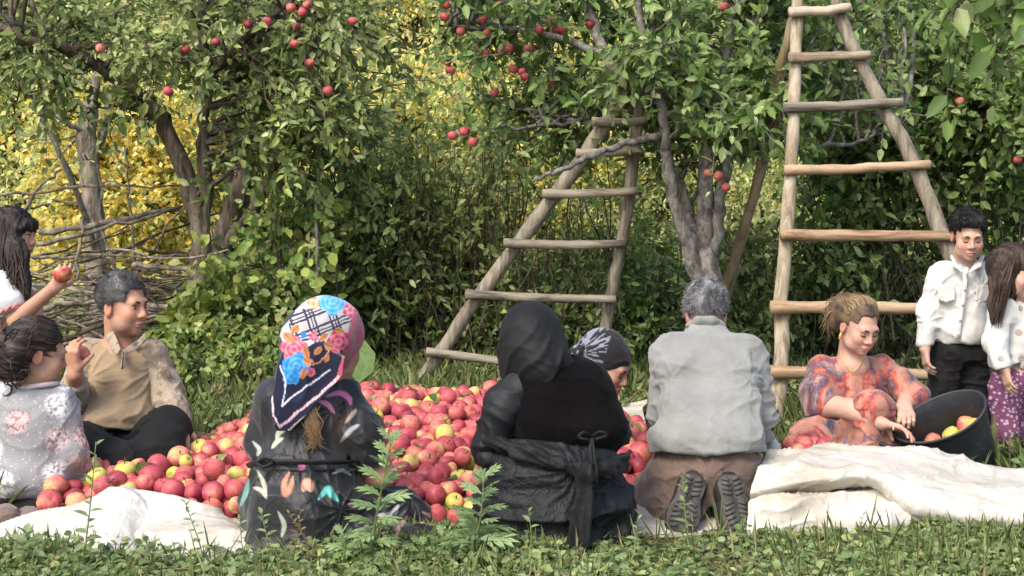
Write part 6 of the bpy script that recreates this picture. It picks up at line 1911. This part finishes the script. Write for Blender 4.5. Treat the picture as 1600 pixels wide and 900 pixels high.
for _ in range(120):   # swept back strands
    a = rg.uniform(-1.2, 1.3); s0 = H.L((.084 * math.cos(a), .015 + rg.normal() * .015, .045 + .082 * math.sin(a))); e0 = V(26 + rg.normal() * 6, 550 + rg.normal() * 8, 4.30)
    m1 = H.L((.088 * math.cos(a), -.045, .045 + .086 * math.sin(a)))
    pt.append(smooth_path([s0, m1, e0], 10))
locks(hr, 'strands', pt, .0026, (.012, .010, .010), (.055, .038, .028), 79)
bitten(V(146, 727, 4.52), .034, 5, (-.1, -.95, .3), 'bitten apple in the hand of the child with the curly bun')
# ================================================================== 8: woman in the orange dress
def tie_dye():
    m, t, p = new_mat('orange_blue_print')
    tc = t.nodes.new('ShaderNodeTexCoord')
    mp = t.nodes.new('ShaderNodeMapping'); mp.inputs['Scale'].default_value = (1.0, 1.0, .55); mp.inputs['Location'].default_value = (.35, .2, .15)
    t.links.new(tc.outputs['Object'], mp.inputs[0])
    n1 = inp(nd(t, 'ShaderNodeTexNoise'), Scale=6.5, Detail=7.0, Roughness=.62, Distortion=.9)
    n2 = inp(nd(t, 'ShaderNodeTexNoise'), Scale=60.0, Detail=5.0, Roughness=.75)
    n4 = inp(nd(t, 'ShaderNodeTexNoise'), Scale=9.0, Detail=4.0, Distortion=.5)
    for q in (n1, n2, n4): t.links.new(mp.outputs[0], q.inputs['Vector'])
    ad = nd(t, 'ShaderNodeMath', operation='MULTIPLY_ADD'); t.links.new(n2.outputs[0], ad.inputs[0]); ad.inputs[1].default_value = .22; t.links.new(n1.outputs[0], ad.inputs[2])
    r = ramp(t, [(.38, (.05, .05, .10)), (.44, (.13, .12, .20)), (.47, (.30, .15, .13)), (.51, (.44, .19, .13)), (.58, (.46, .24, .18)), (.63, (.46, .10, .07)), (.655, (.36, .07, .06)), (.68, (.10, .07, .10)), (.72, (.20, .14, .17)), (.78, (.46, .27, .21))])
    t.links.new(ad.outputs[0], r.inputs[0])
    r4 = ramp(t, [(.38, (.45, .42, .46)), (.56, (.95, .92, .9))]); t.links.new(n4.outputs[0], r4.inputs[0])
    t.links.new(mulcol(t, r.outputs[0], r4.outputs[0]), p.inputs['Base Color'])
    p.inputs['Roughness'].default_value = .8; p.inputs['Specular IOR Level'].default_value = .25; p.inputs['Sheen Weight'].default_value = .2
    bump(t, p, n4.outputs[0], .3, .015)
    return m
M_orange = tie_dye()
PR = empty('person', (1.35, 4.95, 0), 'woman in orange and blue patterned dress squatting beside the black tub', 'person')
H = Head(V(1342, 508, 4.91), (.30, -.86, -.40), .85)
S = Sol(.0042); H.build(S, V(1330, 560, 5.0), .056, 1)
S.cap(V(1296, 586, 5.03), V(1368, 584, 5.05), .042, .042, .04); S.ell(V(1332, 604, 5.02), (.11, .085, .10), k=.05); S.ell(V(1330, 640, 5.02), (.14, .12, .12), k=.05)
S.ell(V(1334, 572, 4.955), (.055, .045, .045), k=.04)
limb(S, [V(1280, 580, 5.01), V(1288, 632, 4.88), V(1330, 640, 4.80), V(1378, 662, 4.70)], (.050, .045, .038, .026)); limb(S, [V(1382, 582, 5.04), V(1424, 616, 4.95), V(1412, 636, 4.80)], (.055, .046, .028))
hand(S, V(1376, 661, 4.70), (.9, -.25, -.22), (.05, -.35, -1), .86, 1, (.35, .45, .5, .5), .12, (.6, .55, .5))
hand(S, V(1413, 634, 4.80), (-.15, -.85, -.30), (-.1, .25, -1), .86, -1, (.85, .9, .9, .9), .1, (.3, .7, .6))
limb(S, [V(1312, 690, 5.02), V(1365, 652, 4.80), V(1370, 715, 4.83)], (.075, .048, .04)); limb(S, [V(1300, 690, 5.0), V(1268, 690, 4.82), V(1300, 720, 4.8)], (.085, .065, .05))
skin_obj(PR, S, (.50, .295, .225), [H], lip=(.45, .14, .14), blush=.45)
H.features(PR, (.022, .014, .012), True, .0030, .0022)
cap_hair(PR, H, (.040, .028, .020), (.16, .11, .06), 81, .008, lambda q: ((q[:, 1] > .062) & (q[:, 2] < .082)) | ((q[:, 1] > .020) & (q[:, 2] < .038)) | ((q[:, 1] > -.03) & (q[:, 2] < .004)) | (q[:, 2] < -.07), 60, .012, (0, -.95, .05), .0010, .0015, up=.02,
         extra=lambda S: (S.ell(H.L((.040, -.10, .055)), (.045, .042, .045), H.R, .03), S.ell(H.L((.068, -.075, .0)), (.030, .045, .055), H.R, .03), S.ell(H.L((.050, -.10, -.03)), (.03, .035, .05), H.R, .03)))
rg = np.random.default_rng(82); pt = []
for _ in range(520):
    a = rg.uniform(-1.45, 1.45); z0 = .083 - .03 * abs(a) ** 1.5
    s0 = H.L((math.sin(a) * .064, .074 - .035 * abs(a), z0)); m1 = H.L((math.sin(a) * .084, -.01, .052 + .086 * math.cos(a) + rg.normal() * .002)); e0 = H.L((math.sin(a) * .05 + .02, -.105 + rg.normal() * .008, .05 + rg.normal() * .025))
    pt.append(smooth_path([s0, m1, e0], 10))
for _ in range(160):      # loose ends gathered at the nape
    s0 = H.L((.02 + .06 * rg.random(), -.085 + rg.normal() * .015, .07 + rg.normal() * .02))
    e0 = H.L((.075 + rg.normal() * .018, -.10 + rg.normal() * .02, -.055 + rg.normal() * .03))
    pt.append(smooth_path([s0, H.L((.085 + rg.normal() * .010, -.12 + rg.normal() * .015, .02 + rg.normal() * .02)), e0], 10))
locks(PR, 'hair_strands', pt, .0024, (.040, .028, .020), (.34, .235, .125), 83)
b = MB(); b.tube([H.L((.083, -.008, -.040)), H.L((.085, -.006, -.052)), H.L((.085, -.004, -.072))], [.003, .0045, .006], 6, (.6, .42, .12)); b.build('earring', attr_mat('gold', .3, .8, 10, .05, 0), PR)
b = MB(); b.tube(smooth_path([V(1312, 546, 4.955), V(1320, 566, 4.915), V(1332, 580, 4.900), V(1346, 566, 4.91), V(1352, 548, 4.95)], 24), .0016, 5, (.6, .42, .12)); b.build('necklace', bpy.data.materials['gold'], PR)
b = MB(); cc = V(1396, 668, 4.645); b.tube(np.array([cc + np.array([.002 * math.cos(a), .0095 * math.cos(a), .0095 * math.sin(a)]) for a in np.linspace(0, 6.28, 16)]), .0022, 5, (.6, .5, .3)); b.build('ring', bpy.data.materials['gold'], PR)
S = Sol(.0052)
S.cap(V(1290, 584, 5.02), V(1374, 582, 5.05), .064, .062, .04); S.ell(V(1332, 607, 5.0), (.138, .115, .110), k=.04); S.ell(V(1328, 645, 5.02), (.155, .14, .12), k=.04)
limb(S, [V(1312, 688, 5.0), V(1364, 641, 4.78)], (.11, .078), .05); limb(S, [V(1366, 645, 4.77), V(1366, 690, 4.80), V(1362, 722, 4.84)], (.076, .078, .095), .04)
limb(S, [V(1305, 690, 5.0), V(1270, 690, 4.84)], (.12, .095), .06); S.ell(V(1310, 712, 4.88), (.185, .17, .065), k=.06); S.cap(V(1245, 715, 4.92), V(1262, 705, 4.8), .05, .05, .05)
S.cap(V(1334, 540, 4.92), V(1338, 572, 4.88), .042, .016, .012, mode='-')
cloth_obj('dress', PR, S, M_orange, .011, (8, 7, 3.6), frame((.5, 1, .2)), 84, lambda v: .45 + .9 * (PXY(v)[1] > 640), warp=.8, foci=[(V(1376, 690, 4.69), .12, 9, .008, 0), (V(1300, 600, 4.9), .1, 9, .009, 1), (V(1372, 600, 4.93), .1, 9, .009, 0)])
S = Sol(.0052)
limb(S, [V(1286, 578, 5.01), V(1282, 612, 4.94), V(1286, 628, 4.90)], (.064, .070, .072), .04); S.slab([(1262, 600), (1256, 660), (1268, 658), (1300, 636), (1322, 622), (1318, 600)], 4.91, .022, (0, 0), .03)
S.cut(V(1296, 641, 4.88), (.38, -.1, -1), .2)
cloth_obj('sleeve', PR, S, M_orange, .010, (8, 8, 5), None, 85)
S = Sol(.0052)
limb(S, [V(1378, 578, 5.04), V(1412, 606, 4.97), V(1428, 618, 4.92), V(1424, 626, 4.87)], (.062, .056, .052, .043), .03); S.cut(V(1418, 631, 4.835), (-.3, -.9, -.2), .1)
cloth_obj('sleeve', PR, S, M_orange, .009, (8, 8, 12), None, 86)

# ================================================================== 9: boy in the white shirt
M_wshirt = cloth_mat('white_shirt_cotton', [(0.3, (0.47, 0.465, 0.44)), (0.55, (0.54, 0.535, 0.515)), (0.75, (0.58, 0.575, 0.56))], 8, 0.88, 400, .3)
PR = empty('person', (1.83, 5.2, 0), 'boy in white shirt and black trousers standing, looking down into the tub', 'person')
H = Head(V(1512, 367, 5.15), (-.10, -.93, -.30), .79)
S = Sol(.0042); H.build(S, V(1511, 418, 5.21), .044, 0, 1)
S.cap(V(1478, 426, 5.2), V(1540, 426, 5.22), .040, .040, .03); S.ell(V(1505, 470, 5.21), (.095, .07, .14), k=.05); S.ell(V(1498, 555, 5.22), (.085, .06, .06), k=.05)
limb(S, [V(1468, 428, 5.2), V(1452, 486, 5.19), V(1445, 545, 5.14)], (.036, .031, .022)); limb(S, [V(1546, 428, 5.22), V(1556, 490, 5.26), V(1552, 545, 5.24)], (.036, .031, .022))
hand(S, V(1445, 543, 5.14), (.05, -.12, -1), (1, .1, .1), .72, -1, (.4, .45, .5, .5), .08, (.7, .45, .2)); hand(S, V(1552, 545, 5.24), (0, -.1, -1), (-1, .1, .1), .72, 1, (.35, .4, .4, .4), .08)
limb(S, [V(1478, 560, 5.21), V(1472, 640, 5.2), V(1466, 718, 5.22)], (.06, .045, .035)); limb(S, [V(1520, 560, 5.22), V(1534, 640, 5.2), V(1542, 718, 5.22)], (.06, .045, .035))
skin_obj(PR, S, (.52, .31, .225), [H], lip=(.44, .17, .15), blush=.35)
H.features(PR, (.014, .011, .010), True, .0028, .0020)
cap_hair(PR, H, (.010, .010, .011), (.032, .030, .030), 91, .010, lambda q: ((q[:, 1] > .066) & (q[:, 2] < .070)) | ((q[:, 1] > .035) & (q[:, 2] < .038)) | ((q[:, 1] > -.03) & (q[:, 2] < .006)) | (q[:, 2] < -.05), 4200, .017, (.15, .6, .05), .0011, .007, up=.4,
         extra=lambda S: S.path([H.L((-.045, .06, .092)), H.L((.04, .06, .094))], (.018, .019), .03))
S = Sol(.005)
S.cap(V(1482, 430, 5.2), V(1536, 430, 5.22), .056, .054, .04); S.ell(V(1503, 475, 5.205), (.108, .088, .15), k=.05); S.ell(V(1497, 520, 5.2), (.108, .095, .09), k=.05)
limb(S, [V(1470, 432, 5.2), V(1453, 488, 5.185), V(1445, 535, 5.15)], (.052, .047, .036), .035); limb(S, [V(1544, 432, 5.22), V(1554, 490, 5.255), V(1552, 535, 5.24)], (.052, .045, .036), .035)
S.cut(V(1444, 544, 5.14), (-.1, 0, -1), .06); S.cut(V(1552, 546, 5.24), (0, 0, -1), .06)
S.cap(V(1497, 548, 5.1), V(1497, 560, 5.1), .0, .03, .01, mode='-'); S.cut(V(1497, 538, 5.2), (.05, -.1, -1), .115)
S.cap(V(1512, 398, 5.14), V(1510, 426, 5.08), .040, .012, .01, mode='-')
cloth_obj('shirt', PR, S, M_wshirt, .0075, (6, 7, 8), frame((.5, 1, .6)), 92, None, warp=.9, foci=[(V(1470, 450, 5.12), .09, 8, .008, 0), (V(1535, 450, 5.14), .09, 8, .008, 1), (V(1448, 500, 5.14), .07, 7, .008, 0)])
S = Sol(.004)
S.path([V(1488, 401, 5.18), V(1493, 414, 5.125), V(1503, 424, 5.10)], (.010, .014, .008), .008, ax=(.4, -.8, .4), sq=.35); S.path([V(1516, 424, 5.10), V(1528, 414, 5.125), V(1535, 401, 5.18)], (.008, .014, .010), .008, ax=(-.4, -.8, .4), sq=.35)
cloth_obj('collar', PR, S, M_wshirt, .001, (20, 20, 20), None, 93)
b = MB(); b.tube(smooth_path([V(1510, 418, 5.105), V(1506, 460, 5.095), V(1500, 500, 5.095), V(1497, 528, 5.10)], 20), .009, 8, flat=.35); b.build('placket', M_wshirt, PR)
for y, x in ((428, 1510), (452, 1507), (476, 1504), (500, 1500), (522, 1497)):
    b = MB(); b.box(V(x, y, 5.087), (.009, .003, .009)); b.build('button', M_collar, PR)
for x, y in ((1478, 455), (1535, 455)):
    S = Sol(.004); S.slab([(x - 12, y - 10), (x + 13, y - 10), (x + 13, y + 14), (x, y + 18), (x - 12, y + 14)], 5.120 if x < 1500 else 5.126, .003, ((-.35 if x < 1500 else .35), 0), .006); cloth_obj('pocket', PR, S, M_wshirt, .002, (20, 20, 20), None, 94)
S = Sol(.0055)
S.ell(V(1497, 545, 5.21), (.112, .09, .085), k=.04); limb(S, [V(1477, 570, 5.21), V(1472, 640, 5.2), V(1466, 722, 5.22)], (.070, .060, .058), .03); limb(S, [V(1520, 570, 5.22), V(1533, 640, 5.2), V(1542, 722, 5.22)], (.070, .060, .056), .03)
cloth_obj('trousers', PR, S, M_blk, .010, (8, 8, 11), None, 95)
for x in (1464, 1544):
    S = Sol(.005); S.cap(V(x, 716, 5.2), V(x, 724, 5.08), .035, .033, .02); cloth_obj('shoe', PR, S, M_shoe, .001, (20, 20, 20))

# ================================================================== 10: girl at the right edge
def dots(name, base, dot, scale, th, rnd=.35, sq=1.0):
    m, t, p = new_mat(name)
    tc = t.nodes.new('ShaderNodeTexCoord')
    mp = t.nodes.new('ShaderNodeMapping'); mp.inputs['Scale'].default_value = (1, .45, 1); t.links.new(tc.outputs['Object'], mp.inputs[0])
    vo = inp(nd(t, 'ShaderNodeTexVoronoi'), Scale=scale, Randomness=rnd); t.links.new(mp.outputs[0], vo.inputs['Vector'])
    nz = inp(nd(t, 'ShaderNodeTexNoise'), Scale=120.0, Detail=3.0); t.links.new(tc.outputs['Object'], nz.inputs['Vector'])
    ad = nd(t, 'ShaderNodeMath', operation='MULTIPLY_ADD'); t.links.new(nz.outputs[0], ad.inputs[0]); ad.inputs[1].default_value = .12; t.links.new(vo.outputs['Distance'], ad.inputs[2])
    r = ramp(t, [(th, dot), (th + .05, base)]); t.links.new(ad.outputs[0], r.inputs[0])
    t.links.new(r.outputs[0], p.inputs['Base Color']); p.inputs['Roughness'].default_value = .9; p.inputs['Specular IOR Level'].default_value = .2
    bump(t, p, nz.outputs[0], .25, .006)
    return m
M_dotw = dots('cream_dotted_jersey', (.58, .56, .53), (.36, .30, .25), 22.0, .33)
M_purple = dots('purple_printed_cotton', (.17, .060, .125), (.46, .33, .40), 62.0, .38, .8)
PR = empty('person', (2.0, 5.0, 0), 'girl with long brown hair in dotted cream top and purple trousers, right edge', 'person')
H = Head(V(1585, 425, 5.0), (.62, -.76, -.22), .80)
S = Sol(.0045); H.build(S, V(1588, 470, 5.03), .043, 1, 1)
S.cap(V(1568, 478, 5.0), V(1622, 478, 5.08), .038, .038, .03); S.ell(V(1592, 520, 5.04), (.085, .07, .12), k=.05); S.ell(V(1588, 590, 5.04), (.09, .08, .08), k=.05)
limb(S, [V(1564, 480, 4.99), V(1556, 532, 4.95), V(1569, 574, 4.90)], (.034, .030, .021)); limb(S, [V(1628, 480, 5.08), V(1640, 540, 5.05), V(1630, 590, 5.0)], (.034, .030, .021))
hand(S, V(1570, 575, 4.90), (.15, -.15, -1), (.9, .2, .0), .66, -1, (.3, .35, .4, .4), .14, (.75, .5, .1)); hand(S, V(1630, 590, 5.0), (0, -.1, -1), (-1, .1, 0), .66, 1)
limb(S, [V(1572, 610, 5.02), V(1574, 670, 5.02), V(1580, 728, 5.04)], (.055, .042, .034)); limb(S, [V(1606, 610, 5.06), V(1610, 670, 5.06), V(1614, 728, 5.08)], (.055, .042, .034))
skin_obj(PR, S, (.52, .31, .23), [H])
H.features(PR, (.03, .02, .015), True)
S = Sol(.005)
S.cap(V(1570, 482, 5.0), V(1622, 482, 5.08), .054, .052, .04); S.ell(V(1592, 525, 5.03), (.105, .09, .125), k=.05); S.cap(V(1574, 565, 5.02), V(1610, 565, 5.06), .075, .075, .03)
limb(S, [V(1564, 486, 4.985), V(1555, 534, 4.945), V(1567, 570, 4.905)], (.050, .046, .036), .03); S.cut(V(1569, 576, 4.90), (.25, -.1, -1), .06)
limb(S, [V(1628, 486, 5.08), V(1640, 540, 5.05), V(1632, 584, 5.0)], (.05, .044, .036), .03)
S.cut(V(1592, 574, 5.04), (0, 0, -1), .11)
cloth_obj('top', PR, S, M_dotw, .006, (8, 8, 9), None, 96)
S = Sol(.005)
S.ell(V(1590, 590, 5.04), (.105, .085, .07), k=.04); limb(S, [V(1572, 605, 5.02), V(1572, 670, 5.02), V(1582, 731, 5.04)], (.066, .056, .042), .02); limb(S, [V(1608, 605, 5.06), V(1612, 670, 5.06), V(1616, 731, 5.08)], (.066, .056, .042), .02)
cloth_obj('trousers', PR, S, M_purple, .006, (9, 9, 7), None, 97)
for x, d in ((1582, 5.0), (1616, 5.04)):
    S = Sol(.005); S.cap(V(x, 734, d), V(x + 4, 738, d - .1), .03, .028, .02); cloth_obj('shoe', PR, S, M_shoe, .001, (20, 20, 20))
S = Sol(.0048)
S.ell(H.L((0, -.022, .044)), np.array((.086, .106, .092)) * .84, H.R, .02)
S.path([H.L((.075, -.03, .01)), V(1563, 440, 4.93), V(1556, 475, 4.925), V(1552, 505, 4.92)], (.04, .040, .028, .010), .03, ax=(0, 1, 0), sq=.55)
S.path([H.L((.04, -.07, .01)), V(1572, 450, 5.0), V(1570, 490, 5.02)], (.05, .05, .03), .03)
S.ell(H.L((-.01, .10, -.035)), (.06, .055, .085), H.R, .008, '-')
def brown(v):
    n_ = vnoise(np.stack([v[:, 0] * 110 + v[:, 1] * 60, v[:, 1] * 20, v[:, 2] * 6], 1), 3)
    return np.array((.022, .014, .011)) + np.clip(n_ + .2, 0, 1)[:, None] * np.array((.055, .034, .024))
hr = cloth_obj('hair', PR, S, M_hairm, .005, (60, 40, 4), None, 98, None, brown)
rg = np.random.default_rng(99); pt = []
for _ in range(120):
    a = rg.uniform(-.2, 1)
    s0 = H.L((.080 * .98, -.06 + .09 * a, .03 + .05 * rg.random())); m1 = V(rg.uniform(1554, 1578), 440, 4.905 + rg.normal() * .01); e0 = V(rg.uniform(1546, 1566), rg.uniform(480, 515), 4.905 + rg.normal() * .01)
    pt.append(smooth_path([s0, m1, (m1 + e0) / 2 + rg.standard_normal(3) * .006, e0], 12))
locks(hr, 'strands', pt, .0030, (.020, .013, .010), (.085, .055, .04), 100)
# ================================================================== grass and weeds
rng = np.random.default_rng(600)
P_GRASS = [(0.19, 0.25, 0.085), (0.24, 0.30, 0.11), (0.15, 0.20, 0.065), (0.30, 0.33, 0.15), (0.38, 0.35, 0.19)]
P_CLOVER = [(0.18, 0.26, 0.10), (0.24, 0.33, 0.14), (0.14, 0.205, 0.075), (0.29, 0.36, 0.17), (0.35, 0.38, 0.16)]
def sward(name, label, n, xr, yr, hmin, hmax, leafn, lsz, bare, seed, wid=.07):
    rg = np.random.default_rng(seed)
    b = MB()
    def spots(k):
        x, y = rg.uniform(*xr, k), rg.uniform(*yr, k)
        ok = (~bare(x, y)) & (np.abs(x) < y * 0.44 + .15)
        dens = fbm(np.stack([x * 2.2, y * 2.2, x * 0], 1), 2, seed)
        ok &= rg.random(k) < np.clip(.75 + .7 * dens, .15, 1)
        return np.stack([x[ok], y[ok], ground_z(x[ok], y[ok])], 1), dens[ok]
    p0, dn = spots(n)
    m_ = len(p0)
    hgt = rg.uniform(hmin, hmax, m_) * (1 + .5 * dn)
    d = nrm(np.stack([rg.normal(0, .45, m_), rg.normal(0, .4, m_), np.ones(m_)], 1))
    nn = np.stack([rg.normal(size=m_), rg.normal(size=m_) - .4, .25 * np.ones(m_)], 1)
    b.leaves(p0, d, nn, hgt, wid, .1, rg.uniform(.05, .5), pick(P_GRASS, m_, rg, .2), (.3, .7, .7))
    p1, dn = spots(leafn)
    m_ = len(p1)
    p1[:, 2] += rg.uniform(.01, hmax * .65, m_) * (1 + .4 * dn)
    d = np.stack([rg.normal(size=m_), rg.normal(size=m_), rg.normal(0, .3, m_)], 1)
    b.leaves(p1, d, np.array([0, -.3, 1.]) + rg.standard_normal((m_, 3)) * .4, lsz * rg.uniform(.5, 1.3, m_), .62, .25, .2, pick(P_CLOVER, m_, rg, .2), (.4, .78, .9))
    o = b.build(name, M_leaf, kind='stuff')
    o['label'] = label; o['category'] = 'grass'
    return o
SHEET = np.array([(-1.75, 3.95), (-1.7, 4.4), (-1.35, 5.1), (-1.15, 6.3), (.7, 6.45), (.75, 5.1), (.85, 4.55), (2.4, 4.6), (2.4, 4.05), (.8, 3.97)])
SH2 = np.array([(-1.65, 3.84), (-1.2, 3.78), (-.66, 3.72), (-.6, 3.9), (-.6, 4.2), (-1.7, 4.3)])
bare = lambda x, y: (poly_sd(x, y, SHEET) < 0) | (poly_sd(x, y, SH2) < 0.0)
sward('grass', 'green grass and clover growing in the foreground', 17000, (-1.9, 1.9), (3.25, 4.25), .025, .085, 38000, .028, bare, 1)
sward('grass', 'green grass and herbs growing behind the people', 60000, (-4.0, 4.2), (4.2, 9.0), .07, .17, 42000, .045, bare, 2, .055)
sward('grass', 'scattered taller grass blades standing in the foreground', 700, (-1.9, 1.9), (3.3, 3.95), .06, .125, 10, .02, bare, 3, .030)
b = MB(); rg = np.random.default_rng(5)
n = 6500; x = rg.uniform(-2, 2, n); y = rg.uniform(3.3, 4.1, n); ok = ~bare(x, y); x, y = x[ok], y[ok]; n = len(x)
b.leaves(np.stack([x, y, ground_z(x, y) + rg.uniform(.0, .03, n)], 1), np.stack([rg.normal(size=n), rg.normal(size=n), rg.normal(0, .15, n)], 1), np.array([0, 0, 1.]) + rg.standard_normal((n, 3)) * .3, rg.uniform(.05, .12, n), .035, .1, .1, pick([(.34, .27, .15), (.27, .21, .11), (.40, .33, .20)], n, rg))
o = b.build('dry_straw', M_leaf, kind='stuff'); o['label'] = 'dry straw and stalks lying in the grass'; o['category'] = 'straw'

LOBE = {}
def lobed_leaf(col, kind):
    """one weed leaf: a narrow blade with pairs of lobes (mugwort) or a plain oval"""
    b = MB(); c = np.array([col])
    if kind == 'lobed':
        b.leaves(np.zeros((1, 3)), np.array([[1., 0, 0]]), np.array([[0, 0, 1.]]), np.array([1.0]), .26, .2, .3, c)
        for t_, L, a in ((.22, .34, .75), (.42, .42, .7), (.62, .36, .6)):
            for s_ in (-1, 1):
                b.leaves(np.array([[t_, s_ * .04, -.3 * t_ * t_]]), np.array([[math.cos(a), s_ * math.sin(a), -.15]]), np.array([[0, 0, 1.]]), np.array([L]), .36, .2, .2, c * (1 + .06 * s_))
    else:
        b.leaves(np.zeros((1, 3)), np.array([[1., 0, 0]]), np.array([[0, 0, 1.]]), np.array([1.0]), .5, .3, .3, c)
    me = b.mesh('leaf'); me.materials.append(M_leaf)
    return me
def weed(label, pts, nleaf, size, kind, pal, seed, r=.0035, heads=0, name='weed', cat='weed', t0=.1, stemcol=None, taper=True):
    rg = np.random.default_rng(seed)
    q = smooth_path([V(*a) for a in pts], 24)
    q[0][2] = 0.0
    root = empty(name, (q[0][0], q[0][1], 0), label, cat)
    b = MB(); b.tube(q, np.linspace(r, r * .4, 24), 6, (.24, .28, .12) if stemcol is None else stemcol)
    b.build('stem', M_leaf, root)
    key = (kind, pal)
    if key not in LOBE:
        LOBE[key] = [lobed_leaf(tuple(c), kind) for c in pick(list(pal), 6, rg, .12)]
    a0 = rg.uniform(0, 6.28)
    for i in range(nleaf):
        t_ = t0 + (1 - t0) * (i + .5) / nleaf
        x = t_ * 23; j = min(int(x), 22); f = x - j
        p_ = q[j] * (1 - f) + q[j + 1] * f
        a = a0 + i * 2.4
        el = .15 + .9 * t_ ** 2 + rg.normal() * .15
        d = np.array([math.cos(a) * math.cos(el), math.sin(a) * math.cos(el) * .8, math.sin(el)]); d = nrm(d)
        up = nrm(np.array([0, -.25, 1.]) + rg.standard_normal(3) * .15)
        s_ = nrm(np.cross(up, d)); u = np.cross(d, s_)
        sz = size * (1.15 - .65 * t_ if taper else 1) * rg.uniform(.8, 1.2)
        o = bpy.data.objects.new('leaf', LOBE[key][i % 6]); COL.objects.link(o)
        o.matrix_world = Matrix.Translation(Vector(p_ - np.array(root.location))) @ Matrix(((d[0], s_[0], u[0]), (d[1], s_[1], u[1]), (d[2], s_[2], u[2]))).to_4x4() @ Matrix.Scale(float(sz), 4)
        o.parent = root
    return root
MUG = ((0.26, 0.36, 0.17), (0.32, 0.43, 0.22), (0.22, 0.31, 0.14))
OVAL = ((0.22, 0.30, 0.13), (0.28, 0.36, 0.18))
DRY = ((0.26, 0.20, 0.11), (0.32, 0.26, 0.15))
weed('tall mugwort weed with lobed leaves in front of the patterned dress', [(575, 892, 3.60), (582, 840, 3.60), (597, 760, 3.60), (612, 685, 3.60)], 26, .108, 'lobed', MUG, 1, .005)
weed('mugwort weed before the black skirt, between the two seated women', [(735, 895, 3.60), (742, 850, 3.60), (752, 800, 3.60), (756, 745, 3.62)], 24, .12, 'lobed', MUG, 2, .005)
weed('low mugwort weed left of the black skirt', [(700, 895, 3.58), (695, 870, 3.58), (690, 835, 3.60)], 12, .09, 'lobed', MUG, 3)
weed('leggy weed with oval leaves before the sheet fold at the left', [(128, 895, 3.58), (135, 840, 3.58), (142, 780, 3.60), (150, 690, 3.62)], 18, .052, 'oval', OVAL, 4)
weed('thin weed with tiny leaves before the middle of the left sheet fold', [(322, 895, 3.58), (312, 850, 3.58), (300, 815, 3.60), (288, 782, 3.60)], 16, .030, 'oval', OVAL, 5, .0022)
weed('thin upright weed left of the patterned dress hem', [(385, 895, 3.58), (378, 850, 3.58), (374, 800, 3.60)], 12, .034, 'oval', OVAL, 6, .0022)
weed('pale weed in front of the dress hem at the left', [(432, 895, 3.58), (420, 850, 3.58), (408, 800, 3.6)], 16, .040, 'oval', OVAL, 7, .0025)
weed('brown dried weed in front of the patterned dress', [(455, 895, 3.58), (462, 850, 3.58), (470, 795, 3.60)], 22, .028, 'oval', DRY, 8, .0022, stemcol=(.24, .17, .09))
weed('brown dried twiggy weed beside the tall mugwort', [(485, 895, 3.57), (478, 845, 3.57), (450, 800, 3.59)], 18, .024, 'oval', DRY, 9, .0022, stemcol=(.24, .17, .09))
weed('weed with pale leaves in front of the black skirt tail', [(820, 895, 3.58), (830, 850, 3.6), (826, 795, 3.62)], 12, .042, 'oval', OVAL, 10, .0024)
weed('pale green weed growing before the left boot sole', [(1080, 880, 3.72), (1072, 820, 3.75), (1066, 740, 3.80)], 22, .040, 'oval', ((0.24, 0.30, 0.13), (0.20, 0.27, 0.11)), 11, .003)
weed('small weed at the hem of the black skirt, right side', [(985, 890, 3.62), (992, 850, 3.66), (998, 800, 3.7)], 12, .034, 'oval', OVAL, 12, .0024)
weed('dry seed stalk before the right sheet fold', [(1345, 880, 3.7), (1342, 840, 3.75), (1350, 800, 3.8)], 9, .022, 'oval', DRY, 13, .002, stemcol=(.2, .16, .1))
weed('thin dry stalk before the lower sheet fold at right', [(1232, 880, 3.7), (1234, 845, 3.75), (1236, 808, 3.8)], 7, .018, 'oval', DRY, 14, .0016, stemcol=(.2, .16, .1))
weed('bushy low weed in the bottom left corner', [(40, 898, 3.57), (44, 865, 3.57), (40, 830, 3.58)], 14, .075, 'oval', OVAL, 15)
weed('bushy low weed below the left sheet fold', [(230, 898, 3.57), (236, 870, 3.57), (228, 845, 3.58)], 12, .06, 'oval', OVAL, 16)
weed('leafy weed under the tall mugwort', [(545, 898, 3.57), (540, 865, 3.57), (535, 830, 3.58)], 14, .075, 'lobed', MUG, 17)
weed('leafy weed between the skirt tail and the bottom edge', [(650, 898, 3.57), (652, 875, 3.57), (660, 850, 3.58)], 12, .08, 'lobed', MUG, 18)
weed('leafy weed below the knotted sash tail', [(960, 898, 3.57), (955, 875, 3.57), (948, 852, 3.58)], 10, .06, 'lobed', MUG, 19)
# the broad dock leaf behind the patterned headscarf
b = MB(); b.leaves(np.array([V(560, 600, 5.6)]), np.array([[.1, 0, 1.]]), np.array([[-.3, -1., .2]]), np.array([.19]), .72, .15, .12, np.array([(.16, .26, .09)]), (.35, .75, .95))
tag(b.build('dock_leaf', M_leaf), 'single broad green leaf standing behind the patterned headscarf', 'leaf')
